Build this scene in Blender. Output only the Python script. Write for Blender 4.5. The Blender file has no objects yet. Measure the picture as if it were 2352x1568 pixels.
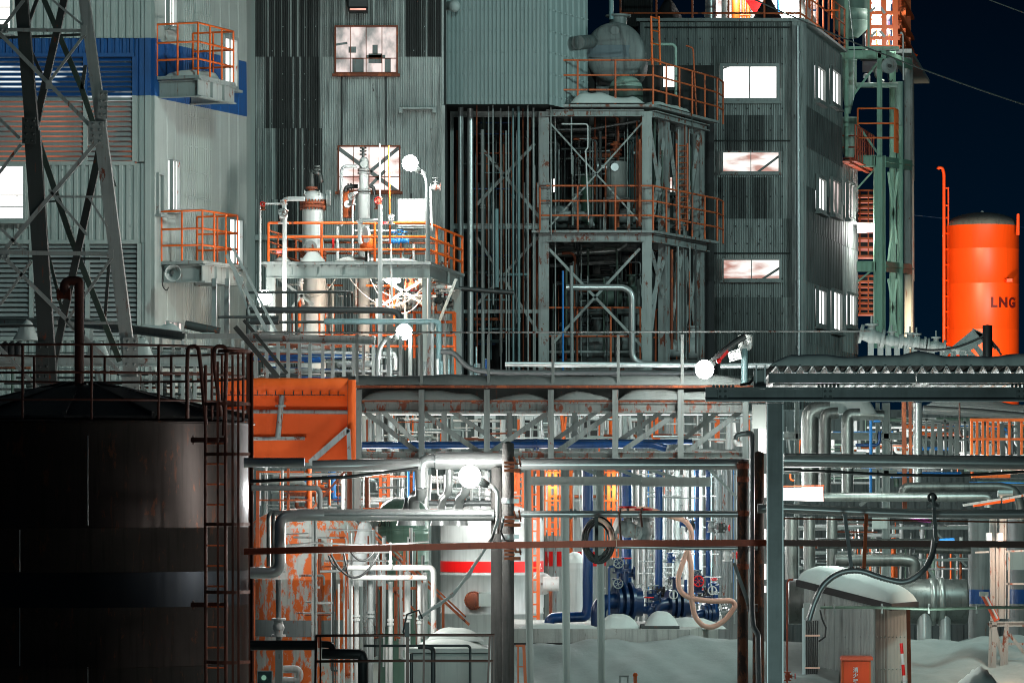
import bpy, math, random
from mathutils import Vector, Matrix
R = math.radians
SC = bpy.context.scene
COL = SC.collection
# ---------------------------------------------------------------- camera, sky, light
H = 3.6                 # eye height
HY = 1150               # row of the horizon in the 2352-wide measuring grid
S0 = 0.25/2352
cam = bpy.data.cameras.new('camera'); camo = bpy.data.objects.new('camera', cam); COL.objects.link(camo)
camo.location = (0, 0, H); camo.rotation_euler = (R(90), 0, 0)
cam.sensor_width = 36; cam.lens = 144; cam.shift_y = (HY-784)/2352
cam.clip_start = 1; cam.clip_end = 3000
SC.camera = camo
w = bpy.data.worlds.new('World'); SC.world = w; w.use_nodes = True
nt = w.node_tree; bg = nt.nodes['Background']
tc = nt.nodes.new('ShaderNodeTexCoord'); sp = nt.nodes.new('ShaderNodeSeparateXYZ')
rp = nt.nodes.new('ShaderNodeValToRGB'); nt.links.new(tc.outputs['Generated'], sp.inputs[0])
nt.links.new(sp.outputs['Z'], rp.inputs[0]); nt.links.new(rp.outputs[0], bg.inputs[0])
e = rp.color_ramp.elements
e[0].position = 0.0; e[0].color = (.0005, .0085, .022, 1)
e[1].position = .13; e[1].color = (.0003, .0023, .0062, 1)
bg.inputs[1].default_value = 1.0
sun = bpy.data.lights.new('moon', 'SUN'); sun.energy = .06; sun.angle = R(8); sun.color = (.75, .95, 1)
suno = bpy.data.objects.new('moon', sun); COL.objects.link(suno); suno.rotation_euler = (R(50), 0, R(-30))
SC.view_settings.view_transform = 'Standard'; SC.view_settings.look = 'None'
SC.view_settings.exposure = 0; SC.view_settings.gamma = 1
SC.cycles.max_bounces = 5; SC.cycles.diffuse_bounces = 3; SC.cycles.glossy_bounces = 3
SC.cycles.sample_clamp_indirect = 3; SC.cycles.use_denoising = True; SC.cycles.filter_width = 1.0

def P(x, y, d): return Vector(((x-1176)*S0*d, d, H+(HY-y)*S0*d))
def px(n, d): return n*S0*d
def fill_spot(x, y, d, tx, ty, td, watts, size=1.0, col=(.70, 1, .97), cone=70, name='fill_or_panel_lamp'):
    """added spot lamp without a fixture, aimed at a place to brighten it"""
    l = bpy.data.lights.new(name, 'SPOT'); l.energy = watts; l.color = col; l.shadow_soft_size = size
    l.spot_size = R(cone); l.spot_blend = .6
    o = bpy.data.objects.new(name, l); COL.objects.link(o); o.location = P(x, y, d)
    o.rotation_euler = (P(tx, ty, td)-o.location).to_track_quat('-Z', 'Y').to_euler(); return o
def glow(x, y, d, watts, col=(1, .98, .93), r=.15, name='lamp_light'):
    l = bpy.data.lights.new(name, 'POINT'); l.energy = watts; l.color = col; l.shadow_soft_size = r
    o = bpy.data.objects.new(name, l); COL.objects.link(o); o.location = P(x, y, d); return o
# added fill spots, standing in for unseen plant floodlights
fill_spot(3500, -300, 84, 1300, 500, 98, 8600, .5, cone=48)
fill_spot(3350, 350, 96, 1950, 420, 118, 5000, .4, cone=52)
fill_spot(1500, -1500, 64, 1100, 500, 100, 9500, .6, cone=80)
fill_spot(2600, 200, 60, 1900, 1400, 66, 1800, .4, cone=80)
fill_spot(2050, 1780, 40, 1950, 1120, 56, 1000, .4, cone=50)
fill_spot(1150, 480, 64.7, 690, 965, 66.2, 650, .15, cone=50)
fill_spot(1000, 1760, 41, 1120, 1260, 56, 1600, .3, cone=19)
fill_spot(700, -700, 64, 130, 450, 73, 280, .4, cone=40)

# ---------------------------------------------------------------- materials
MT = {}
def mat(name, base, rough=.6, metal=0., rust=0., dirt=.35, streak=.3, rc=(.16, .035, .012), dark=(.02, .022, .022), bump=.0, sc=1., emit=0., spec=.5):
    m = bpy.data.materials.new(name); m.use_nodes = True; N = m.node_tree; L = N.links; n = N.nodes
    b = n['Principled BSDF']; MT[name] = m
    b.inputs['Roughness'].default_value = rough; b.inputs['Metallic'].default_value = metal
    b.inputs['Specular IOR Level'].default_value = spec
    t = n.new('ShaderNodeTexCoord')
    def noise(scale, vec, det=5, ro=.6):
        q = n.new('ShaderNodeTexNoise'); q.inputs['Scale'].default_value = scale; q.inputs['Detail'].default_value = det
        q.inputs['Roughness'].default_value = ro
        mp = n.new('ShaderNodeMapping'); mp.inputs['Scale'].default_value = vec
        L.new(t.outputs['Object'], mp.inputs[0]); L.new(mp.outputs[0], q.inputs[0]); return q.outputs[0]
    def ramp(src, a, b_, v0=0., v1=1.):
        q = n.new('ShaderNodeMapRange'); q.inputs[1].default_value = a; q.inputs[2].default_value = b_
        q.inputs[3].default_value = v0; q.inputs[4].default_value = v1; q.clamp = True
        L.new(src, q.inputs[0]); return q.outputs[0]
    def mix(f, a, c):
        q = n.new('ShaderNodeMix'); q.data_type = 'RGBA'
        L.new(f, q.inputs[0])
        for v, s in ((a, 6), (c, 7)):
            if isinstance(v, tuple): q.inputs[s].default_value = (*v[:3], 1)
            else: L.new(v, q.inputs[s])
        return q.outputs[2]
    c = mix(ramp(noise(1.3*sc, (1, 1, 1)), .35, .75, 0, dirt), base, dark)
    c = mix(ramp(noise(2.2*sc, (6, 6, .35)), .5, .72, 0, streak), c, dark)
    if rust > 0:
        f = ramp(noise(3.1*sc, (1.6, 1.6, .7), 8, .72), .66-rust*.3, .70-rust*.3)
        c = mix(f, c, rc)
        f2 = ramp(noise(9*sc, (1.5, 1.5, .25), 4), .64-rust*.12, .74-rust*.12, 0, .8)
        c = mix(f2, c, rc)
    L.new(c, b.inputs['Base Color'])
    if bump > 0:
        bp = n.new('ShaderNodeBump'); bp.inputs['Strength'].default_value = bump; bp.inputs['Distance'].default_value = .05
        L.new(noise(7*sc, (1, 1, 1), 6), bp.inputs['Height']); L.new(bp.outputs[0], b.inputs['Normal'])
    if emit > 0:
        L.new(c, b.inputs['Emission Color']); b.inputs['Emission Strength'].default_value = emit
    return m
def lit(name, c1, c2, strength, scale=1.5, lo=.45, hi=.6, stretch=(1, 1, 1)):
    """a lit opening: light behind frosted glass, in two tones"""
    m = bpy.data.materials.new(name); m.use_nodes = True; N = m.node_tree; L = N.links; n = N.nodes
    b = n['Principled BSDF']; MT[name] = m; b.inputs['Base Color'].default_value = (.3, .3, .3, 1); b.inputs['Roughness'].default_value = .3
    t = n.new('ShaderNodeTexCoord'); q = n.new('ShaderNodeTexNoise'); q.inputs['Scale'].default_value = scale; q.inputs['Detail'].default_value = 4
    mp = n.new('ShaderNodeMapping'); mp.inputs['Scale'].default_value = stretch
    L.new(t.outputs['Object'], mp.inputs[0]); L.new(mp.outputs[0], q.inputs[0])
    r = n.new('ShaderNodeValToRGB'); r.color_ramp.elements[0].position = lo; r.color_ramp.elements[1].position = hi
    r.color_ramp.elements[0].color = (*c1, 1); r.color_ramp.elements[1].color = (*c2, 1)
    L.new(q.outputs[0], r.inputs[0]); L.new(r.outputs[0], b.inputs['Emission Color']); b.inputs['Emission Strength'].default_value = strength
    return m
mat('clad_pale', (.35, .395, .372), .65, dirt=.12, streak=.18)
mat('clad_blue', (.006, .075, .25), .55, dirt=.2, streak=.2)
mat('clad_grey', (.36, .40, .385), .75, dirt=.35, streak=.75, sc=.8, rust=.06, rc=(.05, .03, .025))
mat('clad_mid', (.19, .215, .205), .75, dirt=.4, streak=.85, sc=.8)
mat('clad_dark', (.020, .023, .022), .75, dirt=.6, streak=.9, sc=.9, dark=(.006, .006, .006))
mat('clad_rib', (.25, .32, .315), .6, dirt=.1, streak=.12)
mat('steel_grey', (.31, .35, .335), .55, rust=.12, dirt=.25, streak=.3)
mat('steel_rusty', (.30, .33, .32), .6, rust=.33, dirt=.35, streak=.4)
mat('steel_clean', (.31, .36, .34), .5, dirt=.15, streak=.2)
mat('truss_grey', (.20, .235, .225), .6, dirt=.35, streak=.5, rust=.1)
mat('truss_rusty', (.19, .22, .21), .65, dirt=.4, streak=.6, rust=.42)
mat('steel_dark', (.035, .045, .042), .6, dirt=.3, streak=.3, rust=.1)
mat('steel_green_dark', (.05, .085, .065), .6, dirt=.4, streak=.4)
mat('galv', (.50, .53, .53), .42, .85, dirt=.3, streak=.2, dark=(.2, .22, .22), bump=.05)
mat('galv_dark', (.19, .22, .22), .45, .25, dirt=.6, streak=.2)
mat('lagging', (.50, .53, .52), .32, .62, dirt=.15, streak=.12, dark=(.25, .27, .27))
mat('lagging_dull', (.34, .37, .35), .38, .7, dirt=.45, streak=.4, dark=(.05, .06, .05))
mat('lagging_dark', (.15, .165, .155), .42, .6, dirt=.5, streak=.6, dark=(.02, .02, .02))
mat('pipe_white', (.62, .64, .62), .45, rust=.14, dirt=.12, streak=.2, rc=(.5, .12, .04))
mat('pipe_grey', (.27, .30, .295), .45, dirt=.25, streak=.25)
mat('pipe_teal', (.15, .26, .27), .45, dirt=.3, streak=.4)
mat('pipe_dark', (.03, .035, .035), .5, dirt=.3, streak=.2)
mat('pipe_blue', (.004, .055, .20), .3, dirt=.4, streak=.5, dark=(.004, .015, .05))
mat('pipe_skyblue', (.02, .22, .60), .4, dirt=.2, streak=.2)
mat('pipe_green', (.16, .25, .19), .4, dirt=.3, streak=.3)
mat('orange', (.80, .13, .012), .5, dirt=.15, streak=.2, rust=.05, dark=(.15, .02, .01))
mat('orange_worn', (.60, .13, .04), .6, dirt=.3, streak=.4, rust=.28, rc=(.10, .03, .02), dark=(.08, .02, .01))
mat('orange_tank', (.95, .085, .004), .42, dirt=.10, streak=.22, dark=(.45, .03, .004))
mat('tarp', (.86, .105, .003), .7, dirt=.10, streak=.08, dark=(.3, .04, .005), bump=.25, sc=.7)
mat('rust', (.22, .05, .018), .8, rust=.4, rc=(.36, .09, .03), dirt=.5, streak=.5, bump=.3)
mat('brown_paint', (.62, .11, .05), .55, dirt=.25, streak=.2)
mat('brown_dark', (.10, .028, .015), .5, dirt=.3, streak=.2)
mat('rust_tank', (.50, .50, .46), .7, rust=.62, rc=(.68, .12, .014), dirt=.25, streak=.4, sc=1.1)
mat('stained_concrete', (.10, .098, .092), .9, dirt=.55, streak=.6, bump=.35, sc=1.4)
mat('concrete', (.42, .44, .41), .9, dirt=.3, streak=.5, bump=.2, rust=.1, rc=(.08, .05, .04))
mat('wood_pole', (.055, .032, .022), .9, rust=.5, rc=(.16, .06, .03), dirt=.6, streak=.7, bump=.4)
mat('stripe_grey', (.10, .14, .16), .6, dirt=.3, streak=.3)
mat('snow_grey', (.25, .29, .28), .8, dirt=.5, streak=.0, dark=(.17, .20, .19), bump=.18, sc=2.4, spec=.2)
mat('clad_hall', (.16, .185, .18), .7, dirt=.4, streak=.6)
mat('clad_dim', (.085, .095, .092), .75, dirt=.5, streak=.9, sc=.9, dark=(.01, .01, .01))
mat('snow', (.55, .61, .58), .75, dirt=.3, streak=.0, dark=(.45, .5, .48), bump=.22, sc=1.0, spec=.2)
mat('green_paint', (.27, .47, .35), .5, dirt=.2, streak=.3, rust=.03)
mat('silo_green', (.30, .44, .37), .5, dirt=.2, streak=.3)
mat('tank_green', (.10, .19, .14), .35, .2, dirt=.3, streak=.4)
mat('tank_white', (.46, .50, .485), .45, dirt=.15, streak=.3)
mat('tank_grey', (.15, .175, .17), .5, dirt=.4, streak=.6, rust=.1)
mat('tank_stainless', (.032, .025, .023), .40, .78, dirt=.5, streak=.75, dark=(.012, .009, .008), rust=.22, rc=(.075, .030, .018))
mat('band_blue', (.010, .014, .020), .40, .8, dirt=.3, streak=.4)
mat('roof_black', (.012, .013, .014), .7, dirt=.3)
mat('red', (.85, .006, .006), .45, dirt=.08, streak=.1)
mat('magenta', (.35, .0, .25), .5, dirt=.1)
mat('white_paint', (.78, .8, .79), .5, dirt=.08, streak=.1)
mat('black', (.012, .012, .013), .5, dirt=.0, streak=.0)
mat('black_rubber', (.02, .022, .022), .35, dirt=.0, streak=.0)
mat('letter_dark', (.12, .008, .008), .5, dirt=.0, streak=.0)
mat('pump_blue', (.004, .03, .10), .3, dirt=.5, streak=.5, dark=(.004, .008, .02))
mat('hose', (.95, .60, .46), .4, dirt=.1, streak=.1, dark=(.6, .2, .1))
mat('louvre_grey', (.34, .37, .365), .6, dirt=.2, streak=.2)
mat('glass_dark', (.05, .06, .06), .15, dirt=.2, streak=.2)
mat('mesh_blue', (.015, .13, .38), .5, dirt=.3)
mat('ground_snow', (.36, .42, .40), .8, dirt=.2, streak=.0, dark=(.3, .34, .33), bump=.4, spec=.2)
lit('lit_white', (1, .93, .88), (1, 1, 1), 2.6)
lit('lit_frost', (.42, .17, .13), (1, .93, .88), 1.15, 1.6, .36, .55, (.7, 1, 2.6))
lit('lit_low', (.10, .07, .065), (.95, .75, .7), .9, 2.4, .42, .6, (1, 1, .6))
lit('lit_orange', (.02, .015, .014), (.55, .12, .045), .9, .9, .40, .72)
lit('lit_orange_hot', (.55, .10, .06), (1, .38, .25), 1.0, 1.8, .40, .7)
lit('lit_blue', (.01, .015, .02), (.9, .98, 1), 1.0, 1.0, .50, .58, (.5, .5, 2))
lit('lamp_hot', (1, 1, 1), (1, 1, 1), 14)
lit('lamp_warm', (1, .62, .4), (1, .8, .65), 6)
lit('digits_red', (1, .02, .02), (1, .02, .02), 2.)
lit('screen_green', (.25, .5, .38), (.3, .6, .42), .5)

# ---------------------------------------------------------------- mesh builder
class MB:
    def __init__(s): s.v = []; s.f = []; s.sm = []; s.mi = []; s.m = 0
    def add(s, vs, fs, smooth=False):
        b = len(s.v); s.v += [tuple(p) for p in vs]
        for f in fs: s.f.append([b+i for i in f]); s.sm.append(smooth); s.mi.append(s.m)
        return s
    def hexa(s, c): # 8 corners: bottom 4, top 4
        return s.add(c, [(3, 2, 1, 0), (4, 5, 6, 7), (0, 1, 5, 4), (1, 2, 6, 5), (2, 3, 7, 6), (3, 0, 4, 7)])
    def bx(s, x0, x1, y0, y1, z0, z1):
        return s.hexa([(x0, y0, z0), (x1, y0, z0), (x1, y1, z0), (x0, y1, z0), (x0, y0, z1), (x1, y0, z1), (x1, y1, z1), (x0, y1, z1)])
    def bar(s, p, q, w, h=None, ref=None):
        """rectangular bar; w across (in the picture plane), h in depth"""
        p = Vector(p); q = Vector(q); h = w if h is None else h
        t = (q-p).normalized(); ref = Vector(ref or (0, 1, 0))
        if abs(t.dot(ref)) > .96: ref = Vector((0, 0, 1))
        a = t.cross(ref).normalized(); b = t.cross(a).normalized()
        c = []
        for o in (p, q):
            for i, j in ((-1, -1), (1, -1), (1, 1), (-1, 1)): c.append(o+a*(i*w/2)+b*(j*h/2))
        return s.hexa(c)
    def ibeam(s, p, q, hgt, wid, t=.025, up=(0, 0, 1)):
        p = Vector(p); q = Vector(q); d = (q-p).normalized(); up = Vector(up)
        u = (up-d*up.dot(d)).normalized()
        s.bar(p, q, t, hgt-2*t-.002, ref=d.cross(d.cross(u)) if False else u)
        for k in (-1, 1): s.bar(p+u*k*(hgt-t)/2, q+u*k*(hgt-t)/2, wid, t, ref=u)
        return s
    def angle(s, p, q, w, t=.012):
        p = Vector(p); q = Vector(q); d = (q-p).normalized(); a = d.cross(Vector((0, 1, 0)))
        a = a.normalized() if a.length > .01 else Vector((1, 0, 0))
        s.bar(p, q, w, t); o = a*(w/2-t/2)+Vector((0, w/2+t/2+.001, 0)); s.bar(p+o, q+o, t, w); return s
    def tube(s, pts, r, n=8, cap=True, close=False):
        pts = [Vector(p) for p in pts]; k = len(pts)
        rs = r if isinstance(r, (list, tuple)) else [r]*k
        vs = []; t0 = (pts[1]-pts[0]).normalized()
        a = t0.cross(Vector((.13, .21, .97))) if abs(t0.z) < .9 else t0.cross(Vector((1, .1, 0)))
        a.normalize()
        for i, p in enumerate(pts):
            t = ((pts[min(i+1, k-1)]-p).normalized() + (p-pts[max(i-1, 0)]).normalized()) if 0 < i < k-1 else (pts[i+1]-p if i == 0 else p-pts[i-1])
            if t.length < 1e-6: t = t0
            t.normalize(); a = (a-t*a.dot(t)).normalized(); b = t.cross(a)
            m = 1.
            if 0 < i < k-1:
                cs = (pts[i+1]-p).normalized().dot(t); m = 1/max(cs, .5)
            for j in range(n):
                g = 2*math.pi*j/n; vs.append(p+(a*math.cos(g)+b*math.sin(g))*rs[i]*(m if False else 1))
        fs = [(i*n+j, i*n+(j+1) % n, (i+1)*n+(j+1) % n, (i+1)*n+j) for i in range(k-1) for j in range(n)]
        s.add(vs, fs, True)
        if cap:
            s.add(vs[:n], [tuple(range(n))[::-1]]); s.add(vs[-n:], [tuple(range(n))])
        return s
    def cyl(s, p, q, r, n=12): return s.tube([p, q], r, n)
    def lathe(s, c, prof, n=24, axis=(0, 0, 1)):
        """prof: (radius, distance along axis)"""
        c = Vector(c); ax = Vector(axis).normalized()
        a = ax.cross(Vector((0, 1, 0))) if abs(ax.y) < .9 else ax.cross(Vector((1, 0, 0))); a.normalize(); b = ax.cross(a)
        vs = []
        for r, h in prof:
            for j in range(n):
                g = 2*math.pi*j/n; vs.append(c+ax*h+(a*math.cos(g)+b*math.sin(g))*max(r, .0005))
        fs = [(i*n+j, i*n+(j+1) % n, (i+1)*n+(j+1) % n, (i+1)*n+j) for i in range(len(prof)-1) for j in range(n)]
        return s.add(vs, fs, True)
    def dome(s, c, r, hgt, n=24, axis=(0, 0, 1), k=6):
        return s.lathe(c, [(r*math.cos(i*math.pi/2/k), hgt*math.sin(i*math.pi/2/k)) for i in range(k+1)], n, axis)
    def ball(s, c, r, n=12): return s.lathe(c, [(r*math.sin(i*math.pi/8), -r*math.cos(i*math.pi/8)) for i in range(9)], n)
    def flange(s, c, ax, r, t=.04, n=14):
        ax = Vector(ax).normalized(); c = Vector(c); s.tube([c-ax*t/2, c+ax*t/2], r, n)
        return s
    def ring(s, c, ax, R_, r, n=20, m=6):
        c = Vector(c); ax = Vector(ax).normalized(); a = ax.orthogonal().normalized(); b = ax.cross(a)
        pts = [c+(a*math.cos(2*math.pi*i/n)+b*math.sin(2*math.pi*i/n))*R_ for i in range(n+1)]
        return s.tube(pts, r, m, cap=False)
    def cut(s):
        s.cuts = getattr(s, 'cuts', [0]); s.cuts.append(len(s.f)); s.vc = getattr(s, 'vc', [0]); s.vc.append(len(s.v)); return s
    def pieces(s, name, m, parent):
        s.cut(); 
        for i in range(len(s.cuts)-1):
            q = MB(); v0, v1 = s.vc[i], s.vc[i+1]; f0, f1 = s.cuts[i], s.cuts[i+1]
            if v1 == v0: continue
            q.v = s.v[v0:v1]; q.f = [[k-v0 for k in f] for f in s.f[f0:f1]]; q.sm = s.sm[f0:f1]; q.mi = s.mi[f0:f1]; q.build(name, m, parent)
    def build(s, name, m, parent=None, origin=None):
        ms = m if isinstance(m, (list, tuple)) else [m]
        V = [Vector(v) for v in s.v]
        if not V: return None
        if parent is not None: o0 = Vector(parent['_o'])
        elif origin: o0 = Vector(origin)
        else:
            xs = [v.x for v in V]; ys = [v.y for v in V]; zs = [v.z for v in V]
            o0 = Vector(((min(xs)+max(xs))/2, (min(ys)+max(ys))/2, min(zs)))
        me = bpy.data.meshes.new(name); me.from_pydata([v-o0 for v in V], [], s.f)
        for k in ms: me.materials.append(MT[k])
        me.polygons.foreach_set('use_smooth', s.sm); me.polygons.foreach_set('material_index', [min(i, len(ms)-1) for i in s.mi]); me.update()
        o = bpy.data.objects.new(name, me); COL.objects.link(o); o['_o'] = tuple(o0)
        if parent is not None: o.parent = parent; o['_o'] = tuple(o0)
        else: o.location = o0
        return o
def fil(pts, r, k=5):
    """round the corners of a path"""
    pts = [Vector(p) for p in pts]; out = [pts[0]]
    for i in range(1, len(pts)-1):
        a = pts[i-1]-pts[i]; b = pts[i+1]-pts[i]; rr = min(r, a.length*.48, b.length*.48)
        s, e_ = pts[i]+a.normalized()*rr, pts[i]+b.normalized()*rr
        for j in range(k+1):
            t = j/k; out.append(s*(1-t)**2+pts[i]*2*t*(1-t)+e_*t*t)
    out.append(pts[-1]); return out
def tag(o, label=None, cat=None, group=None, kind=None):
    if label: o['label'] = label
    if cat: o['category'] = cat
    if group: o['group'] = group
    if kind: o['kind'] = kind
    return o
def thing(name, label, cat, at, group=None):
    o = bpy.data.objects.new(name, None); COL.objects.link(o); o.location = at; o['_o'] = tuple(at); o.empty_display_size = .2
    return tag(o, label, cat, group)
class Wall:
    """a vertical plane between two columns of the picture at two depths"""
    def __init__(s, xa, da, xb, db):
        s.A = P(xa, HY, da); s.B = P(xb, HY, db); s.A.z = s.B.z = 0
        s.u = (s.B-s.A).normalized(); s.n = Vector((s.u.y, -s.u.x, 0))
        if s.n.y > 0: s.n = -s.n
        s.L = (s.B-s.A).length
    def s(s, x):
        k = (x-1176)*S0; D = s.B-s.A
        return (k*s.A.y-s.A.x)/(D.x-k*D.y)*s.L
    def at(s, a, z, o=0): return s.A+s.u*a+s.n*o+Vector((0, 0, z))
    def d(s, x): return (s.A+s.u*s.s(x)).y
    def z(s, x, y): return H+(HY-y)*S0*s.d(x)
    def p(s, x, y, o=0): return s.at(s.s(x), s.z(x, y), o)
    def box(s, mb, a0, a1, z0, z1, o0, o1):
        c = [s.at(a, z, o) for z in (z0, z1) for a, o in ((a0, o1), (a1, o1), (a1, o0), (a0, o0))]
        return mb.hexa(c)
def corrugate(mb, W, a0, a1, zs, pitch, amp, off=0., prof='sine', mf=None, jit=0, seed=1, crest=None):
    """corrugated sheets between a0 and a1, in rows that overlap like shingles"""
    pr = {'sine': [(0, 0), (.17, .5), (.33, 1), (.5, 1), (.67, .5), (.83, 0)], 'trap': [(0, 0), (.15, 1), (.85, 1), (1., 0)],
          'flat': [(0, 0), (.06, 1), (.12, 0)], 'zig': [(0, 0), (.25, 0), (.4, 1), (.85, 1)]}[prof]
    sm = prof == 'sine'; rnd = random.Random(seed)
    zs = sorted(zs, reverse=True); n = max(1, int(round((a1-a0)/pitch))); pt = (a1-a0)/n
    for r in range(len(zs)-1):
        zt, zb = zs[r]-.002, zs[r+1]-(.03 if r < len(zs)-2 else 0)
        ot, ob = off, off+.014
        i = 0
        for i in range(n):
            loc = [(a0+(i+q)*pt, amp*h) for q, h in pr if q < 1]+[(a0+(i+1)*pt, amp*pr[0][1])]
            mb.m = mf(a0+(i+.5)*pt, (zt+zb)/2, i, r) if mf else 0
            vs = []
            for z, o_ in ((zb, ob), (zt, ot)): vs += [W.at(a, z, o_+h) for a, h in loc]
            k = len(loc)
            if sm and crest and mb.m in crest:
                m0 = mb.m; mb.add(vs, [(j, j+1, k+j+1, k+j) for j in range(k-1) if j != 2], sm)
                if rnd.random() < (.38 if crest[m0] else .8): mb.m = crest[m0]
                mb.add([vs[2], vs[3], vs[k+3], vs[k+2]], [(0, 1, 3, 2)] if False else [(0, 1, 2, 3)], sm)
            else: mb.add(vs, [(j, j+1, k+j+1, k+j) for j in range(k-1)], sm)
    mb.m = 0
def window(parent, W, x0, x1, y0, y1, pane='lit_white', nx=2, ny=1, fr='steel_grey', off=.1, fw=.05, label=None, inner=(), yx=None, sill=True):
    a0, a1 = W.s(x0), W.s(x1); xm = (x0+x1)/2 if yx is None else yx; z0, z1 = W.z(xm, y1), W.z(xm, y0)
    m = MB()
    W.box(m, a0, a1, z1-fw, z1, off-.03, off+.05); W.box(m, a0, a1, z0, z0+fw, off-.03, off+.05)
    W.box(m, a0, a0+fw, z0+fw, z1-fw, off-.03, off+.05); W.box(m, a1-fw, a1, z0+fw, z1-fw, off-.03, off+.05)
    t = fw*.45
    for i in range(1, nx): a = a0+(a1-a0)*i/nx; W.box(m, a-t/2, a+t/2, z0+fw, z1-fw, off-.01, off+.03)
    if isinstance(ny, (list, tuple)): hs = [z0+(z1-z0)*f for f in ny]
    else: hs = [z0+(z1-z0)*i/ny for i in range(1, ny)]
    for z in hs:
        for i in range(nx):
            b0 = a0+(a1-a0)*i/nx+(fw if i == 0 else t/2); b1 = a0+(a1-a0)*(i+1)/nx-(fw if i == nx-1 else t/2)
            W.box(m, b0, b1, z-t/2, z+t/2, off-.01, off+.03)
    f = m.build('window', fr, parent)
    if label: f['label'] = label
    g = MB(); W.box(g, a0+fw*.8, a1-fw*.8, z0+fw*.8, z1-fw*.8, off-.06, off-.032); g.build('pane', pane, f)
    if inner:
        g = MB()
        for (u0, v0, u1, v1, wd) in inner:
            g.bar(W.at(a0+(a1-a0)*u0, z0+(z1-z0)*v0, off-.02), W.at(a0+(a1-a0)*u1, z0+(z1-z0)*v1, off-.02), wd, .012, ref=W.n)
        g.build('brace_behind_glass', 'tank_grey', f)
    if sill:
        g = MB(); W.box(g, a0-.05, a1+.05, z0-.06, z0-.004, off-.06, off+.12); g.build('sill', fr, f)
    return f
def rail(mb, path, hgt=1.1, rails=(1, .66, .33), step=1.0, r=.025, post=None, skip_last=False):
    """hand rail along a path of base points"""
    path = [Vector(p) for p in path]
    up = Vector((0, 0, 1))
    for f in rails: mb.tube([p+up*hgt*f for p in path], r, 6)
    done = set()
    for a, b in zip(path, path[1:]):
        n = max(1, int(round((b-a).length/step)))
        for i in range(n+1):
            p = a+(b-a)*i/n; k = (round(p.x, 2), round(p.y, 2), round(p.z, 2))
            if k in done: continue
            done.add(k); mb.tube([p, p+up*hgt], post or r*1.1, 6)
def lumps(mb, pts, wid, hgt, seed=3, nseg=3, nw=5, jag=.25, ref=(0, 1, 0)):
    """a ridge of settled snow along a path"""
    rnd = random.Random(seed); pts = [Vector(p) for p in pts]; ln = [0]
    for a, b in zip(pts, pts[1:]): ln.append(ln[-1]+(b-a).length)
    n = max(18, int(ln[-1]/.12*nseg/3)); vs = []; w_e = max(3., n*(.42 if ln[-1] < 1.2 else .12))
    ph = [rnd.uniform(0, 6) for _ in range(6)]
    for i in range(n+1):
        s = ln[-1]*i/n; k = max(j for j in range(len(pts)-1) if ln[j] <= s+1e-9) if s < ln[-1] else len(pts)-2
        t = (s-ln[k])/(ln[k+1]-ln[k]); c = pts[k].lerp(pts[k+1], t); d = (pts[k+1]-pts[k]).normalized()
        a = Vector(ref); a = (a-d*a.dot(d)).normalized()
        e_ = min(1, i/w_e, (n-i)/w_e); e_ = math.sin(e_*math.pi/2)**.8 if e_ > 0 else 0
        h = hgt*e_*(1+jag*(math.sin(s*1.7+ph[0])+.6*math.sin(s*4.1+ph[1])+.4*math.sin(s*9+ph[2])))
        for j in range(nw+1):
            g = math.pi*j/nw; vs.append(c+a*(wid/2*(-math.cos(g))*(.9+.1*e_))+Vector((0, 0, 1))*max(.004, h*math.sin(g)**.6*(1+rnd.uniform(-.12, .12)*jag*2)))
    fs = [(i*(nw+1)+j, i*(nw+1)+j+1, (i+1)*(nw+1)+j+1, (i+1)*(nw+1)+j) for i in range(n) for j in range(nw)]
    m0 = len(mb.v); mb.add(vs, fs, True)
    mb.add([vs[i*(nw+1)] for i in range(n+1)]+[vs[i*(nw+1)+nw] for i in range(n+1)], [(i+1, i, n+1+i, n+2+i) for i in range(n)])
    mb.add(vs[:nw+1], [tuple(range(nw+1))]); mb.add(vs[-nw-1:], [tuple(range(nw+1))[::-1]])
    return mb
AUTO = []   # things whose labels get their place in a row at the end
def pipe(pts, d, wd, m, label, group=None, name='pipe', cat='pipe', bend=2.0, seams=0, fl=(), n=10, order='x', parent=None, caps=()):
    """pts: (x, y[, depth]) in the measuring grid"""
    q = [P(p[0], p[1], p[2] if len(p) > 2 else d) for p in pts]; r = px(wd, d)/2
    path = fil(q, r*2*bend, 6) if len(q) > 2 else q
    mb = MB(); mb.tube(path, r, n)
    if seams:
        for a, b in zip(q, q[1:]):
            L_ = (b-a).length; k = int(L_/seams); t = (b-a).normalized()
            for i in range(1, k+1):
                c = a+t*(L_*i/(k+1)); mb.tube([c-t*.012, c+t*.012], r*1.035, n)
    for f in fl:   # flanges at fractions of the first-to-last length
        k = min(int(f*(len(q)-1)), len(q)-2); t = f*(len(q)-1)-k; c = q[k].lerp(q[k+1], t); ax = (q[k+1]-q[k]).normalized()
        mb.flange(c-ax*.03, ax, r*1.55, .035); mb.flange(c+ax*.03, ax, r*1.55, .035)
    o = mb.build(name, m, parent)
    if parent is None:
        tag(o, label, cat, group); AUTO.append((o, order))
    return o
ORD = ['first', 'second', 'third', 'fourth', 'fifth', 'sixth', 'seventh', 'eighth', 'ninth', 'tenth']
def ordw(i):
    if i < 10: return ORD[i]
    i += 1; return str(i)+({1: 'st', 2: 'nd', 3: 'rd'}.get(i % 10, 'th') if i % 100 not in (11, 12, 13) else 'th')
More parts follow.
